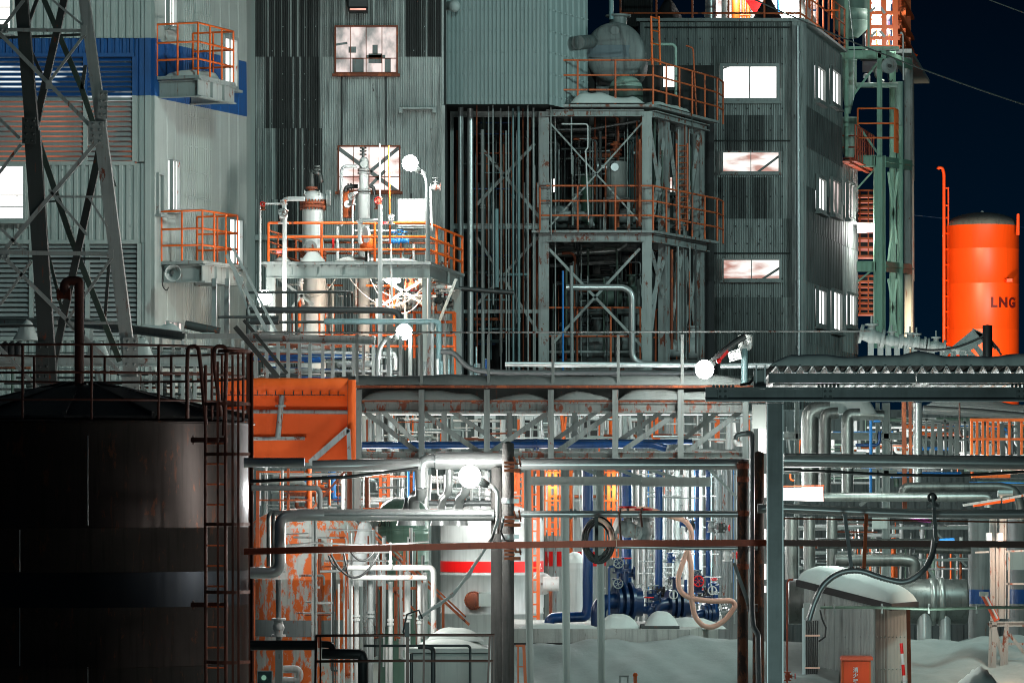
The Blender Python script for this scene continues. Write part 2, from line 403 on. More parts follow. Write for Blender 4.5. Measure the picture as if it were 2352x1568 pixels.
def finish_labels():
    seen = {}
    for o, od in AUTO: seen.setdefault(o['label'], []).append((o, od))
    for lb, l in seen.items():
        if len(l) < 2: continue
        od = l[0][1]; bpy.context.view_layer.update()
        def key(t):
            o = t[0]; c = o.matrix_world.translation
            return c.x/c.y if od == 'x' else -(c.z-H)/c.y
        l.sort(key=key)
        for i, (o, _) in enumerate(l):
            o['label'] = f"{lb}, {ordw(i)} from the {'left' if od == 'x' else 'top'}"
            if 'group' not in o: o['group'] = lb[:60]
def rack(name, label, cat, members, d, m, base=None, group=None):
    """steelwork: members (kind, x0, y0, x1, y1, width[, d0, d1]) in the measuring grid"""
    x, y = base or (members[0][1], members[0][2])
    t = thing(name, label, cat, P(x, y, d), group)
    for mm in members:
        kind, x0, y0, x1, y1, wd = mm[:6]; d0 = mm[6] if len(mm) > 6 else d; d1 = mm[7] if len(mm) > 7 else d0
        mt = mm[8] if len(mm) > 8 else m
        p, q = P(x0, y0, d0), P(x1, y1, d1); wm = px(wd, (d0+d1)/2); mb = MB()
        if kind in ('beam', 'column') and wd > 9: 
            mb.bar(p, q, wm, .02); ax = (q-p).normalized(); a = ax.cross(Vector((0, 1, 0))).normalized() if abs(ax.y) < .9 else Vector((0, 0, 1))
            for k in (-1, 1):
                o_ = a*k*(wm/2-.012); mb.bar(p+o_-Vector((0, .0, 0)), q+o_, .022, wm*.8)
        elif kind in ('rod', 'cable'): mb.tube([p, q], wm/2, 6)
        elif kind == 'brace': mb.angle(p, q, wm)
        else: mb.bar(p, q, wm, wm*.8)
        mb.build(kind, mt, t)
    return t
def textobj(s, at, size, m, name, parent=None, face=(0, -1, 0), ext=.004, rotz=0., sx=1., bold=0.):
    cu = bpy.data.curves.new(name, 'FONT'); cu.body = s; cu.size = size; cu.extrude = ext; cu.offset = bold; cu.align_x = 'CENTER'; cu.align_y = 'CENTER'
    o = bpy.data.objects.new(name, cu); COL.objects.link(o); o.rotation_euler = (R(90), 0, rotz); o.location = at; o.scale = (sx, 1, 1)
    bpy.context.view_layer.update(); dg = bpy.context.evaluated_depsgraph_get()
    me = bpy.data.meshes.new_from_object(o.evaluated_get(dg)); mw = o.matrix_world.copy(); bpy.data.objects.remove(o)
    me.transform(mw)
    if parent is not None: me.transform(Matrix.Translation(-Vector(parent['_o'])))
    me.materials.clear(); me.materials.append(MT[m])
    o = bpy.data.objects.new(name, me); COL.objects.link(o)
    if parent is not None: o.parent = parent
    return o
def valve(at, r, ax, m='pipe_white', group='valves', label='flanged valve', wheel='red', up=(0, 0, 1), parent=None):
    """flanged gate valve with a bonnet and a hand wheel"""
    at = Vector(at); ax = Vector(ax).normalized(); up = Vector(up)
    t = thing('valve', label, 'valve', at-Vector((0, 0, r*1.6)), group)
    b = MB()
    for k in (-1, 1): b.flange(at+ax*k*r*1.9, ax, r*1.7, r*.45); b.tube([at+ax*k*r*1.7, at+ax*k*r*.5], [r, r*1.15], 10)
    b.ball(at, r*1.35); b.tube([at, at+up*r*2], r*.7, 8); b.flange(at+up*r*2, up, r*1.2, r*.35); b.build('valve_body', m, t)
    b = MB(); b.tube([at+up*r*2.05, at+up*r*3.6], r*.22, 6); b.build('stem', 'steel_grey', t)
    if wheel:
        b = MB(); b.ring(at+up*r*3.5, up, r*1.3, r*.18, 14, 5)
        for k in range(3):
            g = k*math.pi/3; a = up.orthogonal().normalized(); c = up.cross(a); v = a*math.cos(g)+c*math.sin(g)
            b.bar(at+up*r*3.5-v*r*1.3, at+up*r*3.5+v*r*1.3, r*.15)
        b.build('hand_wheel', wheel, t)
    AUTO.append((t, 'x')); return t
# ================================================================ SETTING
def ground():
    mb = MB(); n = 60; rnd = random.Random(5)
    xs = [-60, -40]+[-20+i*.7 for i in range(58)]+[40, 60]; ys = [20, 40]+[48+i*1.0 for i in range(50)]+[110, 160]
    def hz(x, y):
        h = .12*math.sin(x*.5+y*.3)+.08*math.sin(x*1.3-y*.7)
        if 48 <= y <= 98 and -20 <= x <= 21: h += .04*math.sin(x*3+y*1.7)
        return h
    vs = [(x, y, hz(x, y)) for y in ys for x in xs]; w_ = len(xs)
    mb.add(vs, [(j*w_+i, j*w_+i+1, (j+1)*w_+i+1, (j+1)*w_+i) for j in range(len(ys)-1) for i in range(w_-1)], True)
    tag(mb.build('ground', 'ground_snow'), kind='structure')
    mb = MB(); mb.add([(-900, -50, -.4), (900, -50, -.4), (900, 1500, -.4), (-900, 1500, -.4)], [(0, 1, 2, 3)])
    tag(mb.build('terrain', 'ground_snow'), kind='structure')
ground()

def drift(x0, x1, d0, d1, yt, name, label, seed, edge=.5, bumps=.12):
    """a bank of ploughed snow between two depths; yt(x, f) gives the row of its surface"""
    mb = MB(); nx, ny = 110, 30; vs = []; rnd = random.Random(seed); ph = [rnd.uniform(0, 6) for _ in range(6)]
    for j in range(ny+1):
        f = j/ny; d = d0+(d1-d0)*f
        for i in range(nx+1):
            x = x0+(x1-x0)*i/nx; p = P(x, yt(x, f), d)
            u, v = p.x*2.2, p.y*2.
            e_ = min(1, i/3, (nx-i)/3, j/2.)
            p.z = max(.0, p.z*e_+bumps*e_*(math.sin(u+v*.8+ph[0])*.5+.35*math.sin(2.3*u-v*1.1+ph[1])+.2*math.sin(4.7*u+2.1*v+ph[2])))
            vs.append(p)
    w_ = nx+1
    mb.add(vs, [(j*w_+i, j*w_+i+1, (j+1)*w_+i+1, (j+1)*w_+i) for j in range(ny) for i in range(nx)], True)
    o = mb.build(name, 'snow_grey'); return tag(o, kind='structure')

# ================================================================ PALE BUILDING WITH THE BLUE BAND (far left)
def pale_building():
    F = Wall(-700, 86, 347, 86); Sd = Wall(350, 86, 566, 90.4)
    t = thing('factory_building', 'pale factory building with a wide blue stripe and big louvres', 'building', P(347, 1488, 86))
    z = lambda y: F.z(200, y)
    zt, b1, b0 = z(-60), z(88), z(220)
    # front cladding round the louvre openings (x 0..310 y 130..370, x 0..320 y 560..770)
    mb = MB(); mf = lambda a, zz, i, r: 1 if b0 < zz < b1 else 0
    rows = [(0, 345, -60, 88), (310, 345, 88, 220), (-60, 310, 88, 130), (310, 345, 220, 372), (-60, 345, 372, 560), (320, 345, 560, 772), (-60, 345, 772, 1500)]
    for x0, x1, y0, y1 in [(-60, 335, -60, 88), (-60, 309, 88, 130), (311, 335, 88, 220), (311, 335, 220, 372), (-60, 335, 375, 558), (321, 335, 558, 774), (-60, 335, 774, 1500)]:
        corrugate(mb, F, F.s(x0), F.s(x1), [z(y0), z(y1)], .155, .035, prof='zig', mf=mf)
    rnd = random.Random(4)
    mb.m = 0
    for y in (38, 390, 450, 520):
        for x in range(40, 330, 26): c = F.p(x, y, .05); mb.bx(c.x-.012, c.x+.012, c.y-.02, c.y+.03, c.z-.012, c.z+.012)
    mb.build('front_cladding', ['clad_pale', 'clad_blue'], t)
    # corner trim
    mb = MB(); mb.m = 0
    for (y0, y1, k) in ((-60, 88, 0), (88, 220, 1), (220, 1500, 0)):
        mb.m = k
        F.box(mb, F.s(333), F.s(347), z(y1), z(y0), -.1, .07)
        Sd.box(mb, 0.002, Sd.s(364), z(y1), z(y0), -.05, .05)
    mb.build('corner_trim', ['clad_pale', 'clad_blue'], t)
    # louvres
    for (y0, y1, xs) in ((131, 371, (-60, 72, 196, 309)), (560, 773, (-60, 72, 201, 320))):
        lv = MB(); z1, z0 = z(y0), z(y1)
        n = int((z1-z0)/px(11.1, 86)); hot = MB()
        for a, b in zip(xs, xs[1:]):
            A0, A1 = F.s(a)+.05, F.s(b)-.05
            for k in range(n):
                zz = z1-(k+.5)*(z1-z0)/n; lv.m = 1 if zz > b0 else 0
                c = [F.at(A0, zz+.028, -.05), F.at(A1, zz+.028, -.05), F.at(A1, zz-.036, .02), F.at(A0, zz-.036, .02)]
                lv.hexa([c[3], c[2], c[1], c[0]]+[q+Vector((0, -.004, .012)) for q in (c[3], c[2], c[1], c[0])])
        o = lv.build('louvre', ['louvre_grey', 'clad_blue'], t)
        fr = MB()
        for a in xs: 
            for (u0, u1, k) in ((y0, 220, 1), (220, y1, 0)) if y0 < 200 else ((y0, y1, 0),):
                fr.m = k; F.box(fr, F.s(a)-.045, F.s(a)+.045, z(u1), z(u0), -.12, .06)
        fr.m = 1 if y0 < 200 else 0; F.box(fr, F.s(xs[0]), F.s(xs[-1]), z1-.002, z1+.08, -.12, .055)
        fr.m = 0; F.box(fr, F.s(xs[0]), F.s(xs[-1]), z0-.08, z0-.002, -.12, .055)
        fr.build('louvre_frame', ['clad_pale', 'clad_blue'], o)
        bk = MB()
        if y0 < 200:
            F.box(bk, F.s(-60), F.s(309), z(226), z1, -.60, -.55); bk.build('lit_interior', 'lit_blue', o)
            bk = MB(); F.box(bk, F.s(-60), F.s(309), z0, z(228), -.60, -.55); bk.build('lit_interior', 'lit_orange', o)
        else:
            F.box(bk, F.s(-60), F.s(320), z0, z1, -.60, -.55); bk.build('dark_interior', 'tank_grey', o)
    # lit windows behind the pylon
    window(t, F, -60, 60, 378, 508, nx=2, ny=(.25, .45), fr='clad_pale', label='bright lit window low behind the pylon leg')
    window(t, F, -60, 30, -20, 76, nx=1, ny=(.3, .6), fr='clad_pale', label='bright lit window at the upper left')
    # side face: flat panels with a ribbed strip
    mb = MB(); L = Sd.L
    def bl(x): return Sd.z(x, 0)
    mfs = lambda a, zz, i, r: 1 if b0 < zz < b1 else 0
    s1, s2 = Sd.s(420), Sd.s(483)
    rows = [z(-60), b1, b0, z(1500)]
    corrugate(mb, Sd, Sd.s(364), s1, rows, .42, .012, prof='flat', mf=mfs); corrugate(mb, Sd, s2, L, rows, .42, .012, prof='flat', mf=mfs)
    corrugate(mb, Sd, s1, s2, rows, .105, .02, prof='zig', mf=mfs)
    mb.m = 0
    for y in (4, 250, 320, 380, 440):
        for k in range(9): c = Sd.at(s1+(s2-s1)*(k+.5)/9, z(y), .03); mb.bx(c.x-.012, c.x+.012, c.y-.02, c.y+.02, c.z-.012, c.z+.012)
    mb.build('side_cladding', ['clad_pale', 'clad_blue'], t)
    bd = MB(); A, B = F.at(F.s(-700), 0, -.62), F.at(F.L-.02, 0, -.62)
    D_ = Sd.at(Sd.L, 0, -.03)
    bd.add([F.at(0, 0, -.62), F.at(F.L-.3, 0, -.62), F.at(F.L-.3, 0, -.05), Sd.at(.1, 0, -.06), D_, Vector((D_.x, 100, 0)), Vector((A.x, 100, 0))]+
           [v+Vector((0, 0, 21)) for v in [F.at(0, 0, -.62), F.at(F.L-.3, 0, -.62), F.at(F.L-.3, 0, -.05), Sd.at(.1, 0, -.06), D_, Vector((D_.x, 100, 0)), Vector((A.x, 100, 0))]],
           [(i, (i+1) % 7, 7+(i+1) % 7, 7+i) for i in range(7)]+[tuple(range(7))[::-1], tuple(range(7, 14))])
    bd.build('wall', 'clad_pale', t)
    # windows and doors of the side face
    window(t, Sd, 378, 397, -30, 64, nx=2, fr='steel_grey', fw=.035, off=.06, label='narrow lit window above the upper balcony')
    window(t, Sd, 386, 404, 367, 485, nx=2, fr='steel_grey', fw=.035, off=.06, label='tall narrow lit window above the lower balcony')
    window(t, Sd, 354, 367, 398, 492, nx=1, pane='glass_dark', fr='steel_grey', fw=.035, off=.06, label='unlit narrow window at the corner')
    window(t, Sd, 505, 538, 84, 204, nx=2, fr='steel_grey', fw=.07, off=.06, label='lit doorway behind the upper balcony')
    window(t, Sd, 516, 550, 498, 612, nx=2, fr='steel_grey', fw=.07, off=.06, label='lit doorway behind the lower balcony')
    window(t, Sd, 378, 414, 738, 768, nx=3, fr='steel_grey', fw=.03, off=.06, pane='lit_low', label='small low window over the snowy rack')
    return F, Sd
FA, SA = pale_building()

def balcony(y0, y1, xb0, dx, ln, lab, snow):
    """steel bracket platform on the side face"""
    W = SA; s0 = W.s(xb0); s1 = s0+ln; zb = W.z(xb0, y1); out = dx
    t = thing('balcony', lab, 'balcony', W.at(s0, zb, 0), 'steel balconies on the pale building')
    c = [W.at(s0, zb, .05), W.at(s0, zb, out), W.at(s1, zb, out), W.at(s1, zb, .05)]
    h = W.z(xb0, y0)-zb
    mb = MB(); rail(mb, c, h, (1, .64, .31), .55, .022); mb.build('railing', 'orange', t)
    mb = MB(); W.box(mb, s0-.03, s1+.03, zb-.07, zb-.004, .06, out+.04); mb.build('deck', 'steel_grey', t)
    mb = MB()
    for s in (s0+.1, s1-.1): mb.ibeam(W.at(s, zb-.27, .06), W.at(s, zb-.27, out), .36, .12)
    mb.ibeam(W.at(s0-.02, zb-.27, out+.0), W.at(s1+.02, zb-.27, out+.0), .38, .14)
    for k in range(1, 3): s = s0+(s1-s0)*k/3; W.box(mb, s-.01, s+.01, zb-.44, zb-.1, out-.02, out+.07)
    mb.build('bracket', 'steel_grey', t)
    if snow:
        mb = MB(); lumps(mb, [W.at(s0+.1, zb, out*.5), W.at(s0+ln*.8, zb, out*.55)], out*.75, .2, 5, ref=W.n); mb.build('snow_cover', 'snow', t)
    return c
balcony(57, 176, 356, 1.0, 1.75, 'upper orange railed balcony across the blue stripe', True)
cb = balcony(486, 600, 366, 1.0, 1.75, 'lower orange railed balcony with a horn loudspeaker beneath it', False)

def horn(x, y, d, r, lab, name='loudspeaker', m='steel_grey', ax=(.35, -1, -.25)):
    t = thing(name, lab, 'loudspeaker', P(x, y, d)); c = P(x, y, d); ax = Vector(ax).normalized()
    b = MB(); b.lathe(c, [(r*.2, -.22), (r*.3, -.1), (r*.55, .0), (r, .1), (r*1.05, .11), (r*.98, .1), (r*.5, .0), (.02, -.06)], 20, ax); b.build('horn', m, t)
    b = MB(); b.tube([c-ax*.12, c-ax*.34], r*.55, 10); b.build('driver', m, t)
    b = MB(); b.tube([c+ax*.0, c+ax*.07], r*.25, 8); b.build('throat', 'steel_dark', t)
    b = MB(); b.tube(fil([c-ax*.3, c-ax*.3+Vector((-.1, 0, .1)), c-ax*.3+Vector((-.12, 0, -.35)), c-ax*.3+Vector((-.03, 0, -.45)), c-ax*.3+Vector((.02, 0, -.36))], .08), .012, 5); b.build('cable', 'black_rubber', t)
horn(394, 625, 85.0, .17, 'grey horn loudspeaker under the lower orange balcony')

# ================================================================ DARK CORRUGATED BUILDING (centre)
def middle_building():
    W = Wall(560, 94, 1019, 94)
    t = thing('factory_building', 'weathered corrugated building with black stained sheets behind the lit platform', 'building', P(800, 1444, 94))
    z = lambda y: W.z(800, y)
    rows = [z(y) for y in (-60, 128, 292, 455, 620, 785, 950, 1500)]
    grid = {0: [(560, 735, 2), (735, 768, 1), (768, 930, 1), (930, 1015, 2)], 1: [(560, 605, 1), (605, 733, 2), (733, 1030, 0)],
            2: [(560, 605, 1), (605, 635, 1), (635, 740, 2), (740, 1030, 0)], 3: [(560, 636, 1), (636, 735, 2), (735, 1030, 0)], 4: [(560, 1030, 1)], 5: [(560, 1030, 1)], 6: [(560, 1030, 1)]}
    def mf(a, zz, i, r):
        for x0, x1, k in grid[r]:
            if W.s(x0) <= a <= W.s(x1)+.01: return k if (i*7919+r*131) % 23 > 2 else max(0, k-1)
        return 0
    mb = MB(); corrugate(mb, W, 0, W.L, rows, px(4.6, 94)*1.15, .024, mf=mf, crest={2: 1, 1: 0})
    rnd = random.Random(2); mb.m = 3
    for y in (62, 118, 172, 230, 284, 332, 388, 446, 500, 560, 610):
        for x in range(575, 1015, 25):
            c = W.p(x+rnd.uniform(-1, 1), y+rnd.uniform(-1.5, 1.5), .045); rnd.random() < .6 and mb.bx(c.x-.01, c.x+.01, c.y-.01, c.y+.03, c.z-.01, c.z+.01)
    mb.build('cladding', ['clad_grey', 'clad_mid', 'clad_dark', 'pipe_grey'], t)
    b = MB(); W.box(b, 0, W.L-.02, 0, z(-60), -10, -.03); b.build('wall', 'clad_dark', t)
    b = MB()
    W.box(b, W.s(565), W.s(1010), z(552), z(540), .03, .12); b.build('girt', 'clad_grey', t)
    window(t, W, 769, 914, 60, 171, pane='lit_low', nx=4, ny=(.32,), fr='rust', off=.1, fw=.035, inner=((.37, 0, .37, .32, .26), (.64, .22, .64, .42, .30), (.64, .40, .64, .60, .12), (.5, .36, .80, .36, .07), (.84, 0, .84, .33, .14), (.0, .60, .20, .64, .05), (.22, .5, .34, .5, .14)), label='wide lit window at the top with machinery seen through it')
    window(t, W, 776, 920, 335, 441, pane='lit_frost', nx=4, ny=(.32,), fr='rust', off=.1, fw=.035, inner=((0, .95, 1, -.05, .09), (.35, .25, 1, .98, .08), (.5, .1, .75, .45, .07)), label='wide lit window behind the vessels with crossed braces inside')
    # hood vent
    b = MB(); W.box(b, W.s(803), W.s(846), z(22), z(-60), .03, .5)
    b.hexa([W.p(803, 32, .05), W.p(846, 32, .05), W.p(846, 32, .62), W.p(803, 32, .62), W.p(803, 23, .05), W.p(846, 23, .05), W.p(846, 23, .52), W.p(803, 23, .52)]); b.build('vent_hood', 'black', t)
    b = MB(); W.box(b, W.s(806), W.s(843), z(31), z(27), .6, .625); b.build('vent_light', 'lit_orange_hot', t)
    # small bracket shelf
    b = MB(); W.box(b, W.s(918), W.s(1002), z(253), z(249), .03, .28)
    for x in (917, 994): W.box(b, W.s(x), W.s(x+8), z(262), z(253), .03, .34)
    b.build('bracket', 'steel_grey', t)
    for x in (785, 887, 945):
        b = MB(); b.tube([W.p(x, 175 if x < 900 else 445, .05), W.p(x, 335 if x < 900 else 560, .05)], .018, 5); b.build('conduit', 'black', t)
    return W
WM = middle_building()

# ================================================================ RIBBED PALE BLOCK OVER THE OPEN FRAME
def ribbed_block():
    W = Wall(1018, 99, 1258, 99); S = Wall(1258, 99, 1349, 101.2)
    t = thing('ribbed_housing', 'smooth pale teal ribbed steel housing hanging above the open pipe bay', 'building', P(1140, 242, 99))
    z = lambda y: W.z(1100, y)
    zb = z(240)
    mb = MB(); corrugate(mb, W, W.s(1026), W.L, [z(-60), zb], px(9.2, 99), .03, prof='zig')
    for y in (22, 71, 120, 169, 220):
        for x in range(1036, 1256, 15): c = W.p(x, y, .05); mb.bx(c.x-.016, c.x+.016, c.y-.02, c.y+.03, c.z-.016, c.z+.016)
    mb.build('front_cladding', 'clad_rib', t)
    mb = MB(); corrugate(mb, S, 0.02, S.L, [z(-60), zb], .34, .03, prof='zig')
    for y in (22, 71, 120, 169, 220):
        for k in range(14): c = S.at(S.L*(k+.5)/14, z(y), .04); mb.bx(c.x-.012, c.x+.02, c.y-.016, c.y+.016, c.z-.016, c.z+.016)
    mb.build('side_cladding', 'clad_rib', t)
    mb = MB(); W.box(mb, -.06, W.s(1026)-.002, zb, z(-60), -.1, .08); mb.build('corner_trim', 'clad_grey', t)
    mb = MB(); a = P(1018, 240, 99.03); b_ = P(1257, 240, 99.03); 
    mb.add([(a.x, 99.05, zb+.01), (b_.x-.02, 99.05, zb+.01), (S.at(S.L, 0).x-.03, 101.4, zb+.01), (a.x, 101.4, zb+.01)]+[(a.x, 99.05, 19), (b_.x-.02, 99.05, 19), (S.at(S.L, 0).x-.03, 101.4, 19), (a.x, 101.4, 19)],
           [(3, 2, 1, 0), (4, 5, 6, 7), (0, 1, 5, 4), (1, 2, 6, 5), (2, 3, 7, 6), (3, 0, 4, 7)]); mb.build('wall', 'roof_black', t)  # black body puts the shade of the underside into its colour
ribbed_block()
def bell_lamp():
    t = thing('wall_lamp', 'round white globe wall lamp, unlit, at the top of the ribbed housing', 'lamp', P(1030, 14, 98.8))
    b = MB(); b.ball(P(1043, 14, 98.6), .15, 14); b.build('globe', 'tank_white', t)
    b = MB(); b.tube([P(1028, 14, 98.9), P(1043, 14, 98.6)], .11, 10); b.build('bracket', 'steel_grey', t)
bell_lamp()

# ================================================================ RIGHT CORRUGATED BUILDING
def right_building():
    W = Wall(1470, 110, 1838, 110); S = Wall(1841, 110, 1932, 117.5); S2 = Wall(1930, 117.6, 1968, 120.6)
    t = thing('factory_building', 'tall corrugated building with many lit windows right of the open frame', 'building', P(1838, 1410, 110))
    z = lambda y: W.z(1700, y)
    rows = [z(y) for y in (52, 104, 200, 262, 345, 405, 500, 596, 680, 760, 860, 1500)]
    def mf(a, zz, i, r):
        x = 1470+(a/W.L)*368
        if 1648 < x < 1796 and (z(325) < zz < z(237) or z(500) < zz < z(405)): return (2 if (i*7919+r*31) % 10 < 7 else 1) if x < 1760 else (1 if (i*31) % 5 < 3 else 0)
        return 1 if (i//31+r//2) % 4 == 1 else 0
    mb = MB(); corrugate(mb, W, 0, W.s(1818), rows, px(4.8, 110)*1.1, .026, mf=mf, seed=3, crest={2: 1, 1: 0})
    mb.m = 3; rnd = random.Random(8)
    for y in (90, 148, 250, 300, 372, 452, 520, 560, 640, 680, 720, 765):
        for x in range(1500, 1815, 27): 
            c = W.p(x, y, .05); mb.bx(c.x-.016, c.x+.016, c.y-.01, c.y+.03, c.z-.016, c.z+.02)
    mb.build('cladding', ['clad_grey', 'clad_mid', 'clad_dim', 'black'], t)
    mb = MB(); W.box(mb, W.s(1819), W.L, 0, z(50), -.2, .05); S.box(mb, .003, .55, 0, z(50), -.05, .05)
    for y in (302, 520, 700): W.box(mb, W.s(1818), W.L+.01, z(y+2), z(y-2), .051, .09)
    mb.build('corner_trim', 'clad_grey', t)
    mb = MB(); mfs = lambda a, zz, i, r: 2 if (zz < z(225) and zz > z(740) and a > .55) and r in (1, 2, 4) else (1 if r in (0, 5) else 0)
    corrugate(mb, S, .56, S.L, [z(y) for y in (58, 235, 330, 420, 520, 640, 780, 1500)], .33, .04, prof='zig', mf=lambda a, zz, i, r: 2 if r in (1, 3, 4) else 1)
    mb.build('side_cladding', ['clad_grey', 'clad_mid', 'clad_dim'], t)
    mb = MB(); corrugate(mb, S2, 0, S2.L, [z(y) for y in (318, 420, 520, 640, 780, 1500)], .3, .04, prof='zig', mf=lambda a, zz, i, r: 0 if r in (0, 2, 3) else 1)
    mb.build('annex_cladding', ['clad_grey', 'clad_mid'], t)
    mb = MB(); A = W.at(0, 0, -.03); B = W.at(W.L-.05, 0, -.03); C_ = S.at(S.L, 0, -.03); D_ = S2.at(S2.L, 0, -.03)
    for poly, zz in (([A, B, C_, Vector((A.x, 124, 0))], z(50)), ([S2.at(0, 0, -.03)+Vector((-.6, 0, 0)), S2.at(0, 0, -.03), D_, D_+Vector((-4, 3, 0))], z(316))):
        k = len(poly); mb.add(poly+[q+Vector((0, 0, zz)) for q in poly], [(i, (i+1) % k, k+(i+1) % k, k+i) for i in range(k)]+[tuple(range(k))[::-1], tuple(range(k, 2*k))])
    mb.build('wall', 'clad_mid', t)
    # roof edge
    mb = MB(); W.box(mb, -.1, W.L+.1, z(50), z(43), -.3, .12); S.box(mb, .1, S.L+.1, z(50), z(44), -.3, .16); mb.build('roof_edge', 'steel_grey', t)
    mb = MB()
    for y in (64, 324, 582): W.box(mb, W.s(1480 if y == 64 else 1610), W.s(1815), z(y+1.5), z(y-1.5), .03, .09); mb.cut()
    mb.pieces('girt', 'clad_dark', t)
    window(t, W, 1653, 1790, 147, 234, nx=2, fr='steel_grey', fw=.09, off=.1, inner=((.0, .84, .30, 1.02, .05), (.0, .05, .3, -.04, .05)), label='big white lit window, highest of the front')
    window(t, W, 1657, 1791, 348, 398, pane='lit_frost', nx=2, fr='steel_rusty', fw=.04, off=.1, inner=((.55, -.1, 1, .8, .06),), label='low wide window with a brace behind frosted glass')
    window(t, W, 1658, 1793, 594, 644, pane='lit_frost', nx=2, fr='steel_grey', fw=.045, off=.1, inner=((.6, -.1, 1, .6, .06),), label='lowest wide window with a pink glow')
    for i, (x0, x1, y0, y1, pn) in enumerate([(1867, 1886, 150, 238, 'lit_white'), (1901, 1921, 158, 246, 'lit_white'), (1869, 1888, 404, 490, 'lit_white'), (1902, 1922, 410, 498, 'lit_low'), (1869, 1888, 660, 752, 'lit_white'), (1904, 1925, 665, 765, 'lit_white')]):
        window(t, S, x0, x1, y0, y1, pane=pn, nx=2, fr='clad_mid', fw=.10, off=.09)
    window(t, S2, 1938, 1955, 418, 508, pane='lit_low', nx=2, fr='clad_mid', fw=.08, off=.09)
    window(t, S2, 1941, 1957, 672, 752, pane='lit_white', nx=2, fr='clad_mid', fw=.08, off=.09)
    dp = MB(); dp.tube([W.p(1831, 62, .2), W.p(1834, 1300, .2)], .06, 8)
    for y in range(120, 860, 75): dp.tube([W.p(1832, y, .2), W.p(1832, y+4, .2)], .075, 8)
    dp.build('downpipe', 'galv', t)
    dk = MB(); dk.ibeam(S2.at(-.1, z(316), .3), S2.at(S2.L+.3, z(316), .3), .2, .1); S2.box(dk, -.1, S2.L+.4, z(318), z(315), -.2, .5); dk.build('annex_deck', 'brown_paint', t)
    r = MB(); rail(r, [S2.at(-.1, z(314), .45), S2.at(S2.L+.3, z(314), .45), S2.at(S2.L+.3, z(314), -2)], 1.0, (1, .66, .33), .45, .022); r.build('railing', 'brown_paint', t)
    r = MB(); zr = z(43)
    rail(r, [W.at(W.s(1425), zr, .05), W.at(W.L, zr, .05), S.at(S.L, zr, .1)], 1.15, (1, .62, .12), 1.0, .028); r.build('railing', 'orange_worn', t)
    return W, S
WR, SR = right_building()
def roof_things():
    z = WR.z(1700, 43)
    def vp(x, d, wd, m, lab, h=2.2, cat='pipe', name='roof_pipe'):
        a = P(x, 43, d); b = MB(); b.tube([(a.x, d, z), (a.x, d, z+h)], px(wd, d)/2, 12); b.tube([(a.x, d, z+.3), (a.x, d, z+.36)], px(wd, d)/2*1.15, 12)
        o = b.build(name, m); tag(o, lab, cat); AUTO.append((o, 'x'))
    b = MB(); a = P(1360, 43, 113); c = P(1422, 43, 113)
    b = MB(); x0 = P(1430, 0, 112).x; x1 = P(1500, 0, 112).x; b.bx(x0, x1, 112, 114, z, z+4)
    W = Wall(1430, 111.9, 1500, 111.9); corrugate(b, W, 0, W.L, [z+4, z], .12, .03); b.m = 0; tag(b.build('roof_cabin', 'clad_dark'), 'black corrugated cabin on the right building roof', 'cabin')
    vp(1634, 112, 30, 'lagging', 'fat shiny lagged pipe standing on the right building roof'); vp(1665, 113, 16, 'pipe_white', 'white pipe standing on the right building roof behind the railing')
    vp(1690, 114, 20, 'orange', 'wide orange duct standing on the lit roof', cat='duct', name='roof_duct'); vp(1718, 114.5, 10, 'orange', 'narrow orange post standing on the lit roof', cat='post', name='post')
    vp(1788, 113, 8, 'pipe_skyblue', 'blue pipe on the lit right building roof'); vp(1850, 115, 12, 'pipe_white', 'short white pipe near the roof corner')
    b = MB(); b.bar(P(1722, -8, 113.5), P(1756, 44, 113.5), .32, .1); tag(b.build('roof_ramp', 'red'), 'red slanting plate on the lit roof', 'plate')
    b = MB(); c = P(1810, 43, 114); b.lathe((c.x, 114, z), [(.9, 0), (.9, .25), (.25, 1.3), (.25, 2.)], 20); tag(b.build('hopper', 'tank_white'), 'white cone hopper glowing on the lit roof', 'hopper')
    for x in (1465, 1763): 
        b = MB(); c = P(x if x > 1500 else 1535, 43, 111.2); b.lathe((c.x, 111.2, z+.1), [(.42, 0), (.16, .45), (.06, .62), (.05, 1.3)], 4); tag(b.build('roof_cowl', 'roof_black'), 'black pyramid cowl on the right building roof', 'cowl'); AUTO.append((COL.objects[-1], 'x'))
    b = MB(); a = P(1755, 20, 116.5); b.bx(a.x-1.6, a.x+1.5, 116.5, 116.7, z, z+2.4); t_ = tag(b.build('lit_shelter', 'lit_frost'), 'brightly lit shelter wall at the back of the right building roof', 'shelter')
    for i in range(14):
        x = 1690+i*17; y = random.Random(i).uniform(10, 40); q = [(x, 43), (x, y-30)] if i % 3 else [(x, y), (x+34, y)]
        pipe([(p_[0], p_[1]-(0)) for p_ in q], 114+(i % 4)*.3, random.Random(i+9).choice([4, 6, 8]), random.Random(i+3).choice(['pipe_white', 'orange', 'orange', 'pipe_skyblue', 'steel_grey']), 'small pipe standing in the bright light on the roof', 'small pipes on the lit roof')
roof_things()
glow(1800, 5, 113, 260, name='roof_fill_light'); glow(1700, -20, 113.5, 160, name='roof_fill_light')  # added point lights without fixtures, brightening the roof things
